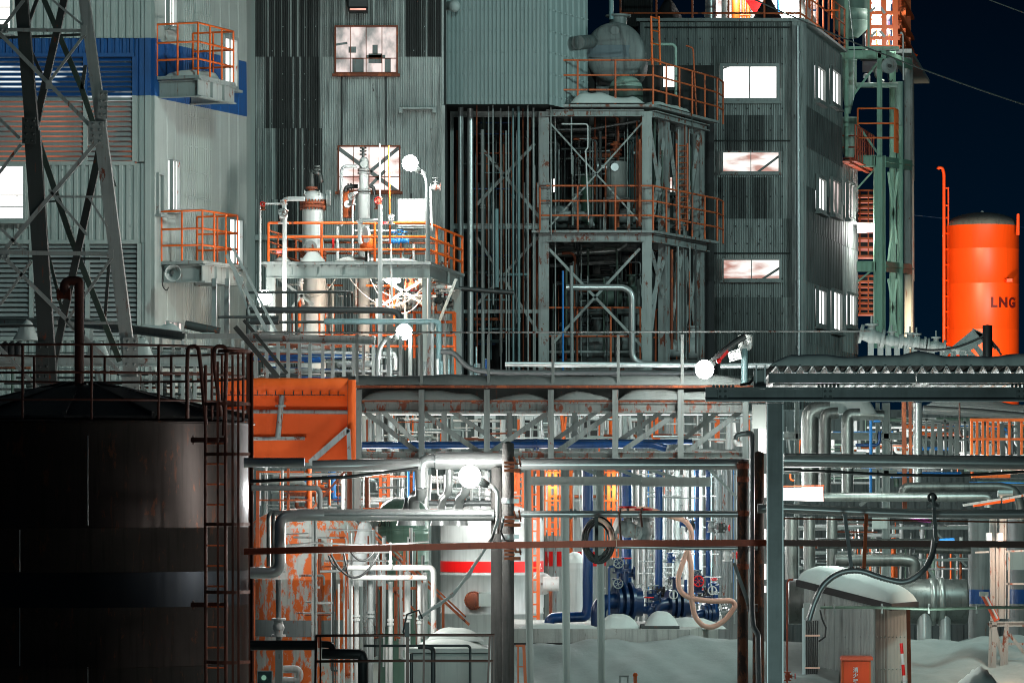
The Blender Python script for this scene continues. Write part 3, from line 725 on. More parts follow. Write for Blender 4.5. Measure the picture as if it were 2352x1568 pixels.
# ================================================================ OPEN PIPE BAY (1018..1240) AND THE TALL OPEN FRAME (1240..1625)
def back_wall():
    W = Wall(1000, 106, 1640, 106)
    t = thing('rear_building', 'dark building wall closing the back of the open steel frame', 'building', P(1300, 1410, 106))
    b = MB(); corrugate(b, W, 0, W.L, [W.z(1200, y) for y in (200, 420, 640, 860, 1500)], .22, .03, mf=lambda a, z, i, r: (i//9+r) % 2)
    b.build('cladding', ['clad_dark', 'roof_black'], t)  # near-black sheets put the shade of the interior into the wall colour
    b = MB(); W.box(b, 0, W.L, 0, W.z(1200, 150), -2, -.03); b.build('wall', 'clad_dark', t)
    window(t, W, 1262, 1282, 408, 446, nx=1, fr='steel_dark', fw=.04, off=.1)
    window(t, W, 1312, 1324, 668, 735, nx=1, fr='steel_dark', fw=.04, off=.1)
    window(t, W, 1535, 1562, 405, 445, nx=1, pane='lit_frost', fr='steel_dark', fw=.04, off=.1)
    window(t, W, 1520, 1556, 150, 205, nx=1, fr='steel_dark', fw=.04, off=.1)
back_wall()
FF = Wall(1240, 100, 1490, 100); FS = Wall(1491, 100, 1617, 103.9)
def open_frame():
    z = lambda y: FF.z(1400, y)
    t = thing('process_tower', 'tall open steel frame of pale rust-streaked columns and beams with three decks', 'steel frame', P(1490, 1440, 100))
    def part(kind, mb, m='steel_rusty'): mb.build(kind, m, t)
    # columns
    for (a, wd, m, nm) in ((1249, 24, 'steel_rusty', 0), (1486, 22, 'steel_grey', 0)):
        b = MB(); p = FF.p(a, 256, 0); w_ = px(wd, 100)
        b.bx(p.x-w_/2, p.x+w_/2, p.y-.02, p.y+.0, 0, z(256)); b.bx(p.x-w_/2, p.x-w_/2+.03, p.y+.001, p.y+.25, 0, z(256)); b.bx(p.x+w_/2-.03, p.x+w_/2, p.y+.001, p.y+.25, 0, z(256))
        if a < 1300:
            b.bx(p.x-w_/2-.03, p.x+w_/2+.03, p.y-.05, p.y-.021, z(476), z(420))
            for y in range(424, 476, 6):
                for k in (-.8, .8): c = (p.x+k*w_/2, p.y-.06, z(y)); b.ball(c, .018, 6)
        part('column', b, m)
    for x in (1532, 1572, 1612):
        b = MB(); s = FS.s(x); FS.box(b, s-.09, s+.09, 0, z(262), -.2, -.0); FS.box(b, s-.12, s+.12, 0, z(262), .001, .03); part('column', b, 'steel_rusty')
    for x, d in ((1250, 104), (1330, 104.5), (1490, 104.5), (1400, 105)):
        b = MB(); p = P(x, 256, d); b.bx(p.x-.11, p.x+.11, d-.1, d+.1, 0, z(256)); part('column', b, 'tank_grey')
    # beams of each level, front and side
    for y0, y1 in ((253, 268), (536, 556), (842, 858)):
        b = MB(); b.ibeam(FF.at(.15, z((y0+y1)/2), .03), FF.at(FF.L-.12, z((y0+y1)/2), .03), z(y0)-z(y1), .2)
        for k in range(5): s = FF.L*(k+.6)/5; FF.box(b, s-.01, s+.01, z(y1)+.03, z(y0)-.03, .07, .13)
        part('beam', b)
        b = MB(); b.ibeam(FS.at(.12, z((y0+y1)/2), .04), FS.at(FS.L+.05, z((y0+y1)/2), .04), z(y0)-z(y1), .2); part('beam', b)
        b = MB(); b.ibeam(P(1255, 0, 104)*1 and Vector((P(1255, 0, 104).x, 104, z(y0+6))), Vector((P(1612, 0, 104).x, 104.5, z(y0+6))), .25, .15); part('beam', b, 'steel_grey')
        for x in (1300, 1360, 1430):
            b = MB(); q = P(x, y0, 100); b.ibeam(Vector((q.x, 100.1, z(y0+4))), Vector((q.x*1.04, 104, z(y0+4))), .18, .1); part('joist', b, 'steel_grey')
    # decks
    for y in (242, 530):
        b = MB(); A, B, C_, D_ = FF.at(-.2, 0, .25), FF.at(FF.L+.12, 0, .25), FS.at(FS.L+.3, 0, .3), Vector((FF.at(-.2, 0).x, 105.3, 0))
        zz = z(y); b.hexa([q+Vector((0, 0, zz-.06)) for q in (A, B, C_, D_)]+[q+Vector((0, 0, zz)) for q in (A, B, C_, D_)]); part('deck', b, 'steel_rusty')
        b = MB(); c = [FF.at(.0, zz+.0, .22), FF.at(FF.L+.1, zz, .22), FS.at(FS.L+.25, zz, .27), Vector((FS.at(FS.L+.25, 0, .27).x+.2, 105, zz))]
        rail(b, c, 1.08, (1, .66, .33), 1.0, .024); part('railing', b, 'orange_worn')
    b = MB(); zz = z(860)+.1; rail(b, [FF.at(.1, zz, -.4), FF.at(FF.L-.1, zz, -.4)], 1.55, (1, .55), .9, .024); part('railing', b, 'orange_worn')
    b = MB(); rail(b, [FS.at(.2, zz, -.3), FS.at(FS.L, zz, -.3)], 1.55, (1, .55), .55, .024); part('railing', b, 'orange_worn')
    # braces
    br = [(1262, 280, 1480, 520), (1478, 278, 1262, 520), (1262, 572, 1480, 800), (1470, 570, 1268, 790)]
    for (x0, y0, x1, y1) in br:
        b = MB(); b.bar(FF.p(x0, y0, -.12), FF.p(x1, y1, -.12), .04 if y0 < 500 else .065, .03); part('brace', b, 'steel_grey')
    for (x0, y0, x1, y1) in [(1498, 540, 1534, 290), (1498, 300, 1534, 530), (1540, 300, 1572, 545), (1576, 545, 1610, 310), (1500, 575, 1534, 700), (1500, 700, 1536, 575), (1548, 735, 1570, 580), (1575, 760, 1612, 590), (1500, 760, 1520, 590), (1580, 590, 1600, 740)]:
        b = MB(); b.bar(FS.p(x0, y0, -.05), FS.p(x1, y1, -.05), .09, .04); part('brace', b, 'steel_rusty')
    # snow on the top deck
    b = MB(); lumps(b, [FF.at(.75, z(240), .0), FF.at(FF.L-.1, z(240), .0)], .7, .22, 8); part('snow_cover', b, 'snow')
    b = MB(); lumps(b, [FS.at(.2, z(240), .0), FS.at(FS.L*.6, z(240), .0)], .5, .13, 9, ref=FS.n); part('snow_cover', b, 'snow')
    # ladders
    b = MB()
    for a, c in ((1545, 1570),):
        for x in (a, c): b.tube([FS.p(x, 330, .1), FS.p(x, 530, .1)], .025, 6)
        for y in range(335, 530, 13): b.tube([FS.p(a, y, .1), FS.p(c, y, .1)], .015, 5)
    part('ladder', b, 'orange_worn')
    b = MB()
    for x in (1482, 1500): b.tube([FS.p(x, 38, .15), FS.p(x+3, 150, .15)], .028, 6)
    for y in (40, 70, 100, 135): b.tube([FS.p(1482, y, .15), FS.p(1500, y+4, .15)], .02, 5)
    part('ladder', b, 'orange')
    return z
zf = open_frame()
def top_vessel():
    c = P(1412, 120, 101.2); t = thing('horizontal_tank', 'round-ended horizontal tank with a faded blue stripe on the top deck', 'tank', (c.x, c.y, zf(240)))
    ax = Vector((.06, 1, 0)).normalized(); r = px(69, 101.2)
    b = MB(); b.lathe(c, [(.01, -.13), (r*.35, -.12), (r*.65, -.095), (r*.88, -.05), (r*.97, -.01), (r, .04), (r, 3.0), (r*.9, 3.2), (.01, 3.3)], 40, ax); b.build('shell', 'tank_grey', t)
    b = MB()
    for k in range(24):
        pass
    W = Wall(1343, 101.2, 1481, 101.2)
    for zz0, zz1 in ((-.14, .16),):
        n = 20; vs = []
        for i in range(n+1):
            for zz in (zz0, zz1):
                m = math.sqrt(max(0, (r*.985)**2-zz*zz)); xx = -m+2*m*i/n; rr = math.hypot(xx, zz)/r
                vs.append((c.x+xx, c.y-.135*(max(0, 1-rr**2.6))**.7-.012, c.z+zz))
        b.add(vs, [(2*i, 2*i+2, 2*i+3, 2*i+1) for i in range(n)], True)
    b.build('stripe', 'stripe_grey', t)
    b = MB()
    for k in (.6, 2.2): b.bx(c.x-.45, c.x+.45, c.y+k, c.y+k+.12, zf(240), c.z-r*.6); b.cut()
    b.pieces('saddle', 'tank_grey', t)
    b = MB(); b.flange(c+Vector((-.0, -.10, .52)), (0, 1, 0), .11, .05); b.cut(); b.tube([c+Vector((.1, .6, r)), c+Vector((.1, .6, r+.2))], .22, 12); b.flange(c+Vector((.1, .6, r+.22)), (0, 0, 1), .32, .05); b.pieces('nozzle', 'tank_grey', t)
    b = MB(); b.tube([P(1328, 98, 100.0), P(1368, 95, 101.5)], .17, 14); b.dome(P(1328, 98, 100.0), .17, .09, 14, (-1, 0, 0)); b.build('side_nozzle', 'tank_grey', t)
    b = MB(); b.tube([P(1404, 45, 101.6), P(1404, -80, 101.6)], .06, 8); b.build('vent_pipe', 'pipe_teal', t)
    v = MB()
top_vessel()
def dome_vessel():
    c = P(1438, 205, 100.8); t = thing('vessel', 'small pale green domed vessel standing under the horizontal tank', 'vessel', (c.x, c.y, zf(240)))
    b = MB(); b.lathe((c.x, c.y, zf(240)), [(.42, 0), (.42, .5)], 20); b.build('shell', 'steel_green_dark', t)
    b = MB(); b.dome((c.x, c.y, zf(240)+.5), .40, .28, 20); b.build('dome', 'silo_green', t)
dome_vessel()
def column_vessel():
    c = P(1416, 445, 100.9); t = thing('vessel', 'pale cylindrical vessel with a round nozzle cap on the second deck', 'vessel', (c.x, c.y, zf(530)))
    z0, z1 = zf(447), zf(365); r = px(23, 100.9)
    b = MB(); b.lathe((c.x, c.y, 0), [(.01, z1+.02), (r*.97, z1+.01), (r, z1-.02), (r, z0), (.01, z0)], 28); b.build('shell', 'steel_clean', t)
    b = MB(); b.flange(P(1412, 384, 100.6), (0, 1, 0), .10, .05); b.cut(); b.tube([P(1395, 385, 100.9), P(1374, 382, 100.9)], .09, 10); b.flange(P(1374, 382, 100.9), (1, 0, 0), .14, .05); b.pieces('nozzle', 'galv', t)
    b = MB(); b.lathe((c.x, c.y, 0), [(r*1.35, z0-.01), (r*1.35, z0-.07), (.01, z0-.07)], 20)
    for k in (-1, 1): b.bx(c.x+k*r*1.2-.04, c.x+k*r*1.2+.04, c.y-.1, c.y+.1, zf(530), z0-.07)
    b.build('support', 'steel_rusty', t)
    b = MB(); b.tube([P(1415, 362, 100.9), P(1415, 325, 100.9)], .08, 8)
    for y in (355, 345, 332): b.flange(P(1415, y, 100.9), (0, 0, 1), .15, .05)
    b.build('top_nozzle', 'rust', t)
column_vessel()
# pumps, ducts and vessels inside the frame
rnd = random.Random(77)
for (pts, d, wd, m, lb) in [
    ([(1300, 660), (1452, 660), (1452, 830), (1500, 838), (1580, 838)], 99.2, 15, 'lagging', 'large shiny lagged pipe bent down inside the lower frame'),
    ([(1262, 585), (1420, 575), (1440, 560)], 102, 13, 'lagging_dull', 'lagged pipe running under the second deck'),
    ([(1262, 610), (1440, 600)], 102.5, 9, 'pipe_grey', 'grey pipe running under the second deck'),
    ([(1285, 490), (1350, 490), (1362, 520)], 101, 11, 'pipe_grey', 'short grey pipe low on the second deck'),
    ([(1290, 285), (1350, 285), (1350, 340), (1345, 345), (1352, 510)], 99.6, 3.5, 'pipe_white', 'thin pale pipe stepping down the front of the upper frame'),
    ([(1262, 298), (1360, 296), (1470, 278)], 101, 5, 'pipe_grey', 'thin grey pipe slanting under the top deck'),
    ([(1440, 320), (1455, 316), (1470, 318), (1450, 330), (1450, 470)], 102, 12, 'pipe_teal', 'teal duct dropping beside the second deck vessel'),
    ([(1469, 320), (1469, 520)], 99.7, 6, 'rust', 'rusty pipe standing beside the corner column'),
    ([(1293, 622), (1293, 850)], 98.9, 5, 'pipe_skyblue', 'bright blue pipe standing inside the lower frame'),
    ([(1312, 610), (1314, 850)], 98.8, 8, 'pipe_grey', 'grey pipe standing next to the bright blue pipe'),
    ([(1262, 770), (1440, 770)], 101, 8, 'pipe_grey', 'grey pipe crossing the lowest frame bay'),
    ([(1262, 808), (1490, 808)], 100.8, 6, 'pipe_grey', 'thin grey pipe near the floor of the frame'),
    ([(1500, 102), (1545, 102), (1552, 108), (1552, 220)], 103, 7, 'silo_green', 'pale green pipe crossing above the top deck'),
    ([(1575, 105), (1592, 110), (1600, 270)], 103.6, 4, 'orange_worn', 'orange pipe post at the outer corner of the top deck'),
    ([(1030, 660), (1120, 668), (1180, 672)], 94.5, 11, 'pipe_dark', 'dark pipe with a valve sticking out of the pipe bay'),
]:
    pipe(pts, d, wd, m, lb, seams=.8 if wd > 12 else 0)
for k in range(150):  # mostly dark colours stand in for the shade inside the frame
    x = rnd.uniform(1268, 1600); lv = rnd.choice([(262, 530), (556, 840), (300, 530), (600, 840)]); y0 = lv[0]+rnd.uniform(0, 60); y1 = lv[1]-rnd.uniform(0, 40)
    pipe([(x, y0), (x, y1)] if k % 4 else [(x-30, y0), (x, y0), (x, y1)], rnd.uniform(100.5, 104), rnd.choice([2.5, 3, 4, 5, 7]), rnd.choice(['pipe_grey', 'pipe_dark', 'steel_dark', 'pipe_dark', 'rust', 'lagging_dark', 'steel_green_dark']), 'upright process pipe inside the tall open frame', 'pipes inside the open frame', n=7)
for k in range(44):
    y = rnd.choice([rnd.uniform(275, 430), rnd.uniform(570, 820)]); x = rnd.uniform(1262, 1350)
    pipe([(x, y), (x+rnd.uniform(60, 130), y-3)], rnd.uniform(101.5, 104), rnd.choice([4, 6, 8, 11]), rnd.choice(['pipe_grey', 'lagging_dark', 'pipe_dark', 'rust', 'pipe_dark', 'steel_dark']), 'level process pipe inside the tall open frame', 'level pipes inside the open frame', n=7, order='y')
def pump(x, y, d, s, m, lab):
    c = P(x, y, d); t = thing('pump', lab, 'pump', c, 'pumps and motors inside the frame')
    b = MB(); b.tube([c+Vector((-.5*s, 0, .45*s)), c+Vector((.1*s, 0, .45*s))], .26*s, 14); b.tube([c+Vector((-.55*s, 0, .45*s)), c+Vector((-.5*s, 0, .45*s))], .2*s, 14); b.build('motor', m, t)
    b = MB(); b.tube([c+Vector((.25*s, 0, .45*s)), c+Vector((.5*s, 0, .45*s))], .32*s, 14); b.tube([c+Vector((.37*s, 0, .45*s)), c+Vector((.37*s, 0, 1.05*s))], .1*s, 8); b.flange(c+Vector((.37*s, 0, 1.05*s)), (0, 0, 1), .17*s); b.build('casing', m, t)
    b = MB(); b.bx(c.x-.6*s, c.x+.6*s, c.y-.25*s, c.y+.25*s, c.z, c.z+.14*s); b.build('base', 'steel_dark', t); AUTO.append((t, 'x'))
for (x, y, s) in [(1298, 525, .8), (1345, 525, .6), (1455, 525, .7), (1530, 525, .7), (1335, 838, 1.1), (1400, 838, 1.2), (1420, 720, .9), (1370, 838, .7), (1560, 838, .9)]:
    pump(x, y, 101.8, s, rnd.choice(['tank_grey', 'steel_green_dark', 'pipe_grey']), 'grey pump and motor set inside the open frame')
for (x, y0, y1, w_, m) in [(1380, 600, 838, 40, 'tank_grey'), (1322, 760, 838, 44, 'tank_green'), (1350, 395, 525, 34, 'tank_green'), (1515, 410, 525, 30, 'tank_grey'), (1470, 640, 838, 30, 'lagging_dull')]:
    c = P(x, y1, 103.2); b = MB(); r = px(w_, 103.2)/2; hh = px(y1-y0, 103.2); b.lathe(c, [(r, 0), (r, hh-.15), (r*.7, hh-.03), (.01, hh)], 20)
    o = b.build('vessel', m); tag(o, 'shadowed upright vessel deep inside the open frame', 'vessel', 'vessels deep inside the frame'); AUTO.append((o, 'x'))
# pipe bay between the dark building and the frame
bay = [(1058, 242, 860, 13, 'lagging'), (1080, 242, 862, 15, 'lagging'), (1108, 298, 850, 8, 'pipe_grey'), (1178, 242, 862, 5, 'pipe_teal'), (1191, 242, 862, 6, 'pipe_teal'), (1095, 242, 860, 3, 'rust'),
       (1122, 242, 860, 3.5, 'pipe_grey'), (1132, 242, 700, 3.5, 'pipe_grey'), (1150, 242, 860, 3.5, 'pipe_grey'), (1162, 300, 860, 3, 'steel_grey'), (1201, 242, 860, 3, 'rust'), (1212, 242, 860, 4, 'pipe_grey'), (1225, 242, 860, 5, 'steel_grey'), (1228, 380, 860, 3, 'pipe_grey'), (1140, 480, 660, 10, 'pipe_teal'), (1168, 242, 860, 3, 'pipe_grey'), (1265, 242, 540, 3.5, 'steel_rusty'), (1275, 235, 860, 3, 'steel_rusty'), (1312, 232, 400, 3.5, 'pipe_grey')]
for (x, y0, y1, wd, m) in bay:
    pipe([(x, y0-6 if y0 == 242 else y0), (x+1, y1)], 99.25+rnd.uniform(0, 1.), wd, m, {'lagging': 'fat shiny lagged riser in the open pipe bay', 'pipe_teal': 'bluish riser in the open pipe bay', 'rust': 'thin rusty riser in the open pipe bay'}.get(m, 'thin pale riser in the open pipe bay'), 'risers of the pipe bay', seams=.9 if wd > 7 else 0, fl=(rnd.uniform(.2, .8),) if 3 < wd < 9 else ())
for k in range(46):  # dark colours stand in for the shade deep in the bay
    x = rnd.uniform(1045, 1235); y0 = rnd.choice([250, 300, 420]); 
    pipe([(x, y0), (x, rnd.uniform(700, 862))], rnd.uniform(101, 105), rnd.choice([3, 4, 6]), rnd.choice(['steel_dark', 'pipe_teal', 'rust', 'steel_green_dark', 'pipe_dark', 'pipe_grey']), 'shadowed riser deep in the pipe bay', 'shadowed risers of the pipe bay', n=7)
for k in range(34):
    y = rnd.uniform(262, 850); x = rnd.uniform(1040, 1120)
    pipe([(x, y), (x+rnd.uniform(60, 120), y)], rnd.uniform(100.8, 105), rnd.choice([3, 4, 7]), rnd.choice(['steel_dark', 'rust', 'pipe_dark', 'pipe_blue', 'pipe_teal']), 'level pipe deep in the pipe bay', 'level pipes of the pipe bay', order='y', n=7)
rack('scaffold_tower', 'slender braced frame inside the open pipe bay', 'steel frame', [('column', 1038, 242, 1038, 860, 8), ('beam', 1040, 262, 1240, 262, 14), ('beam', 1040, 520, 1240, 520, 12), ('brace', 1110, 345, 1240, 500, 7), ('brace', 1228, 330, 1095, 470, 7), ('brace', 1095, 545, 1235, 760, 6), ('brace', 1235, 545, 1095, 700, 6), ('beam', 1040, 715, 1240, 715, 8)], 100.9, 'steel_grey', base=(1038, 860))
rack('trestle', 'slim rusty trestle at the left edge of the pipe bay', 'steel frame', [('column', 1018, 242, 1018, 620, 8, 93.9), ('column', 1026, 600, 1026, 860, 5, 94.2)], 94, 'clad_grey', base=(1018, 860))
b = MB(); b.bx(P(1185, 0, 102).x, P(1240, 0, 102).x, 102, 102.3, zf(860), zf(470)); 

# ================================================================ GREEN STEEL TOWER
def green_tower():
    d = 119
    M_ = [('column', 2020, 115, 2020, 360, 12), ('column', 2020, 358, 2020, 800, 26), ('column', 1944, -60, 1944, 360, 9), ('column', 1995, -60, 1995, 112, 5),
          ('beam', 1930, 126, 2032, 126, 20), ('beam', 1968, 370, 2012, 370, 26), ('beam', 1968, 612, 2012, 612, 24), ('beam', 1930, 110, 2064, 110, 6),
          ('brace', 1958, 222, 2014, 146, 5), ('brace', 1968, 284, 2016, 352, 5), ('brace', 1968, 434, 2006, 392, 4), ('brace', 1968, 648, 2006, 618, 4),
          ('column', 2050, 118, 2050, 800, 14, d+3), ('column', 2086, 132, 2086, 800, 18, d+6, d+6, 'steel_grey'), ('beam', 2034, 128, 2095, 150, 14, d, d+6), ('beam', 2034, 372, 2095, 380, 14, d, d+6), ('beam', 2034, 612, 2095, 618, 14, d, d+6),
          ('brace', 2040, 395, 2060, 560, 5, d+2), ('brace', 2062, 395, 2040, 600, 5, d+2), ('brace', 2040, 640, 2062, 780, 5, d+2), ('brace', 2060, 640, 2040, 780, 5, d+2)]
    rack('steel_tower', 'pale green painted steel tower beside the dark sky', 'tower', M_, d, 'green_paint', base=(2020, 1400))
    b = MB(); c = P(1955, 0, 121.5); r = px(38, 121.5); zz = lambda y: P(0, y, 121.5).z
    b.lathe((c.x, c.y, 0), [(r, zz(-60)), (r, zz(22)), (r*1.01, zz(22)), (r*1.01, zz(24)), (r, zz(24)), (r, zz(48)), (r*1.01, zz(48)), (r*1.01, zz(50)), (r, zz(50)), (r, zz(66)), (r*.8, zz(74)), (.2, zz(88))], 32)
    tag(b.build('silo', 'silo_green'), 'big pale green silo at the top of the green tower', 'silo')
    for (x, y0, y1, wd, lab) in [(1949, 140, 200, 38, 'pale green hopper hanging below the silo'), (1950, 275, 322, 44, 'grey green hopper above the small side balcony')]:
        b = MB(); dd = 122.5; c = P(x, y1, dd); r = px(wd, dd)/2; h = px(y1-y0, dd); b.lathe(c, [(.06, -.8), (r, 0), (r, h), (r*1.03, h), (r*1.03, h+.06), (.02, h+.06)], 24); tag(b.build('hopper', 'silo_green'), lab, 'hopper')
    for pts, dd, wd, m, lb in [([(1965, 196), (2056, 196), (2062, 196)], 121, 12, 'silo_green', 'green white duct crossing the tower'), ([(2065, 188), (2065, 290)], 121.4, 20, 'silo_green', 'wide upper section of the green downpipe'), ([(2067, 288), (2067, 800)], 122, 16, 'green_paint', 'long green downpipe on the outer side of the tower'),
                               ([(2068, 78), (2070, 74), (2074, 80), (2075, 185)], 118.4, 3.5, 'pipe_white', 'thin vent pipe with a curved top on the tower'), ([(2016, 152), (2010, 170), (2022, 185), (2030, 188)], 122, 10, 'lagging_dull', 'crooked lagged pipe under the green beam'), ([(1985, 180), (1985, 172), (1996, 172), (1996, 190)], 121.5, 6, 'pipe_white', 'small white looped pipe on the tower')]:
        pipe(pts, dd, wd, m, lb, seams=1.5 if wd > 11 else 0)
    horn(2044, 152, 118.2, .22, 'round grey horn loudspeaker on the green tower', ax=(-.3, -1, 0))
    # outer tower walls, grey sheet
    b = MB(); W = Wall(2084, 126, 2096, 132); corrugate(b, W, 0, W.L, [W.z(2084, y) for y in (150, 380, 620, 800, 1300)], .5, .05, prof='zig', mf=lambda a, z, i, r: r % 2); tag(b.build('tower_cladding', ['tank_grey', 'steel_rusty']), 'rust streaked sheet cladding on the outer edge of the tower', 'cladding')
    # orange lit galleries
    def gal(x0, x1, y0, y1, n, dd, lab):
        t = thing('gallery', lab, 'gallery', P((x0+x1)/2, y1, dd), 'orange lit galleries in the tower')
        A = P(x0, y1, dd); B = P(x1, y0, dd+1.5)
        b = MB(); b.bx(A.x, B.x, dd+1.5, dd+1.55, A.z, B.z); b.build('lit_wall', 'lit_orange_hot', t)
        b = MB()
        for k in range(n+1):
            zz = A.z+(B.z-A.z)*k/n; b.bx(A.x, B.x, dd, dd+.05, zz-.03, zz+.03)
        for x in (A.x+.1, (A.x+B.x)/2, B.x-.1): b.bx(x-.02, x+.02, dd+.06, dd+.1, A.z, B.z)
        b.build('railing', 'orange', t)
        b = MB()
        for k in range(n): zz = A.z+(B.z-A.z)*(k+.5)/n; b.bx(A.x, B.x, dd+.8, dd+.95, zz-.05, zz+.07)
        b.build('shelf', 'steel_dark', t)
    gal(1968, 2012, 535, 588, 3, 123, 'pink lit gallery under the white strip lamp'); gal(1968, 2012, 640, 720, 7, 123, 'orange lit gallery with many level rails low in the tower'); gal(1968, 2012, 446, 512, 6, 123, 'orange gallery just above the white strip lamp')
    r = MB(); rail(r, [P(1970, 350, 118), P(2055, 350, 118), P(2062, 352, 121)], 1.15*1.1, (1, .66, .33), 1.2, .026)
    tag(r.build('railing', 'orange'), 'orange railing in the middle of the green tower', 'railing')
    # strip lamp
    t = thing('strip_lamp', 'glowing white strip lamp on the green tower', 'lamp', P(1988, 530, 119.6)); b = MB(); b.tube([P(1970, 526, 119.4), P(2008, 524, 119.4)], .11, 10); b.build('tube', 'lamp_hot', t); b = MB(); b.bx(P(1968, 0, 119.5).x, P(2010, 0, 119.5).x, 119.5, 119.65, P(0, 518, 119.5).z, P(0, 512, 119.5).z); b.build('housing', 'steel_grey', t)
    glow(1988, 532, 119, 160, name='strip_lamp_light')
green_tower()
def orange_tower():
    d = 124; t = thing('steel_tower', 'orange scaffold tower with blue netting at the very top beside the night sky', 'tower', P(2020, 112, d))
    zz = lambda y: P(0, y, d).z
    F_ = Wall(1996, d, 2056, d); S_ = Wall(2056, d, 2090, d+7)
    for W, xs in ((F_, (1996, 2030, 2056)), (S_, (2064, 2074, 2086))):
        for x in xs:
            b = MB(); b.bar(W.p(x, 110), W.at(W.s(x), W.z(xs[0], -60)), .16, .16); b.build('column', 'orange', t)
    for y in (-20, 30, 62, 88, 108):
        b = MB(); b.bar(F_.at(0, zz(y)), F_.at(F_.L, zz(y)), .11, .11); b.build('beam', 'orange', t)
        b = MB(); b.bar(S_.at(0, zz(y)), S_.at(S_.L, zz(y)), .28, .11); b.build('beam', 'orange', t)
    b = MB()
    for y0, y1 in ((-60, 0), (8, 27), (36, 60), (68, 86), (93, 106)): S_.box(b, .1, S_.L, zz(y1), zz(y0), -.15, -.1)
    b.build('netting', 'mesh_blue', t)
    b = MB()
    for (x0, y0, x1, y1) in ((1998, 28, 2010, 18), (2022, 18, 2032, 32), (2000, 86, 2012, 72), (2020, 72, 2032, 86)): b.bar(F_.p(x0, y0, .05), F_.p(x1, y1, .05), .08); b.cut()
    b.pieces('brace', 'steel_grey', t)
    b = MB(); b.bx(P(1975, 0, 132).x, P(2056, 0, 132).x, 131, 131.2, zz(110), zz(-60)); b.build('back_sheet', 'white_paint', t)
    b = MB(); c = P(2010, 60, 127); b.lathe((c.x, c.y, zz(52)), [(.2, 0), (.75, .9), (.8, 1.1), (.8, 3)], 20); tag(b.build('hopper', 'white_paint'), 'white hopper glowing inside the orange scaffold tower', 'hopper')
    b = MB(); c = P(2022, 108, 126); b.lathe((c.x, c.y, zz(108)), [(.5, 0), (.5, .6), (.3, .75), (.3, 1.0)], 16); tag(b.build('drum', 'white_paint'), 'white drum on the floor of the orange scaffold tower', 'drum')
    b = MB(); b.bx(P(1996, 0, d).x, P(2064, 0, d).x, d-.2, d+3, zz(116), zz(110)); b.build('deck', 'steel_grey', t)
    b = MB(); S_.box(b, 0, S_.L*1.3, zz(122), zz(113), -.2, .5); b.build('eave', 'steel_grey', t)
    b = MB(); q = [P(2094, 120, 128.), P(2108, 126, 128.2), P(2106, 130, 128.2), P(2092, 129, 128)]; b.add([v for v in q]+[v+Vector((0, .3, 0)) for v in q], [(0, 1, 2, 3), (7, 6, 5, 4), (0, 4, 5, 1), (1, 5, 6, 2), (2, 6, 7, 3), (3, 7, 4, 0)]); b.build('eave_soffit', 'orange_tank', t)
    for k in range(8):
        x = 2000+k*7; pipe([(x, 106), (x, 80-(k % 3)*12)], 125.5, 4+(k % 2)*2, 'white_paint' if k % 2 else 'orange', 'small pipe in the glow of the orange scaffold tower', 'small pipes of the scaffold tower')
    glow(2012, 40, 125.6, 420, name='tower_fill_light'); glow(2016, 92, 124.6, 160, name='tower_fill_light'); glow(2078, 60, 121.5, 120, name='tower_fill_light')  # added fill lights, no fixtures, inside and before the scaffold tower
orange_tower()

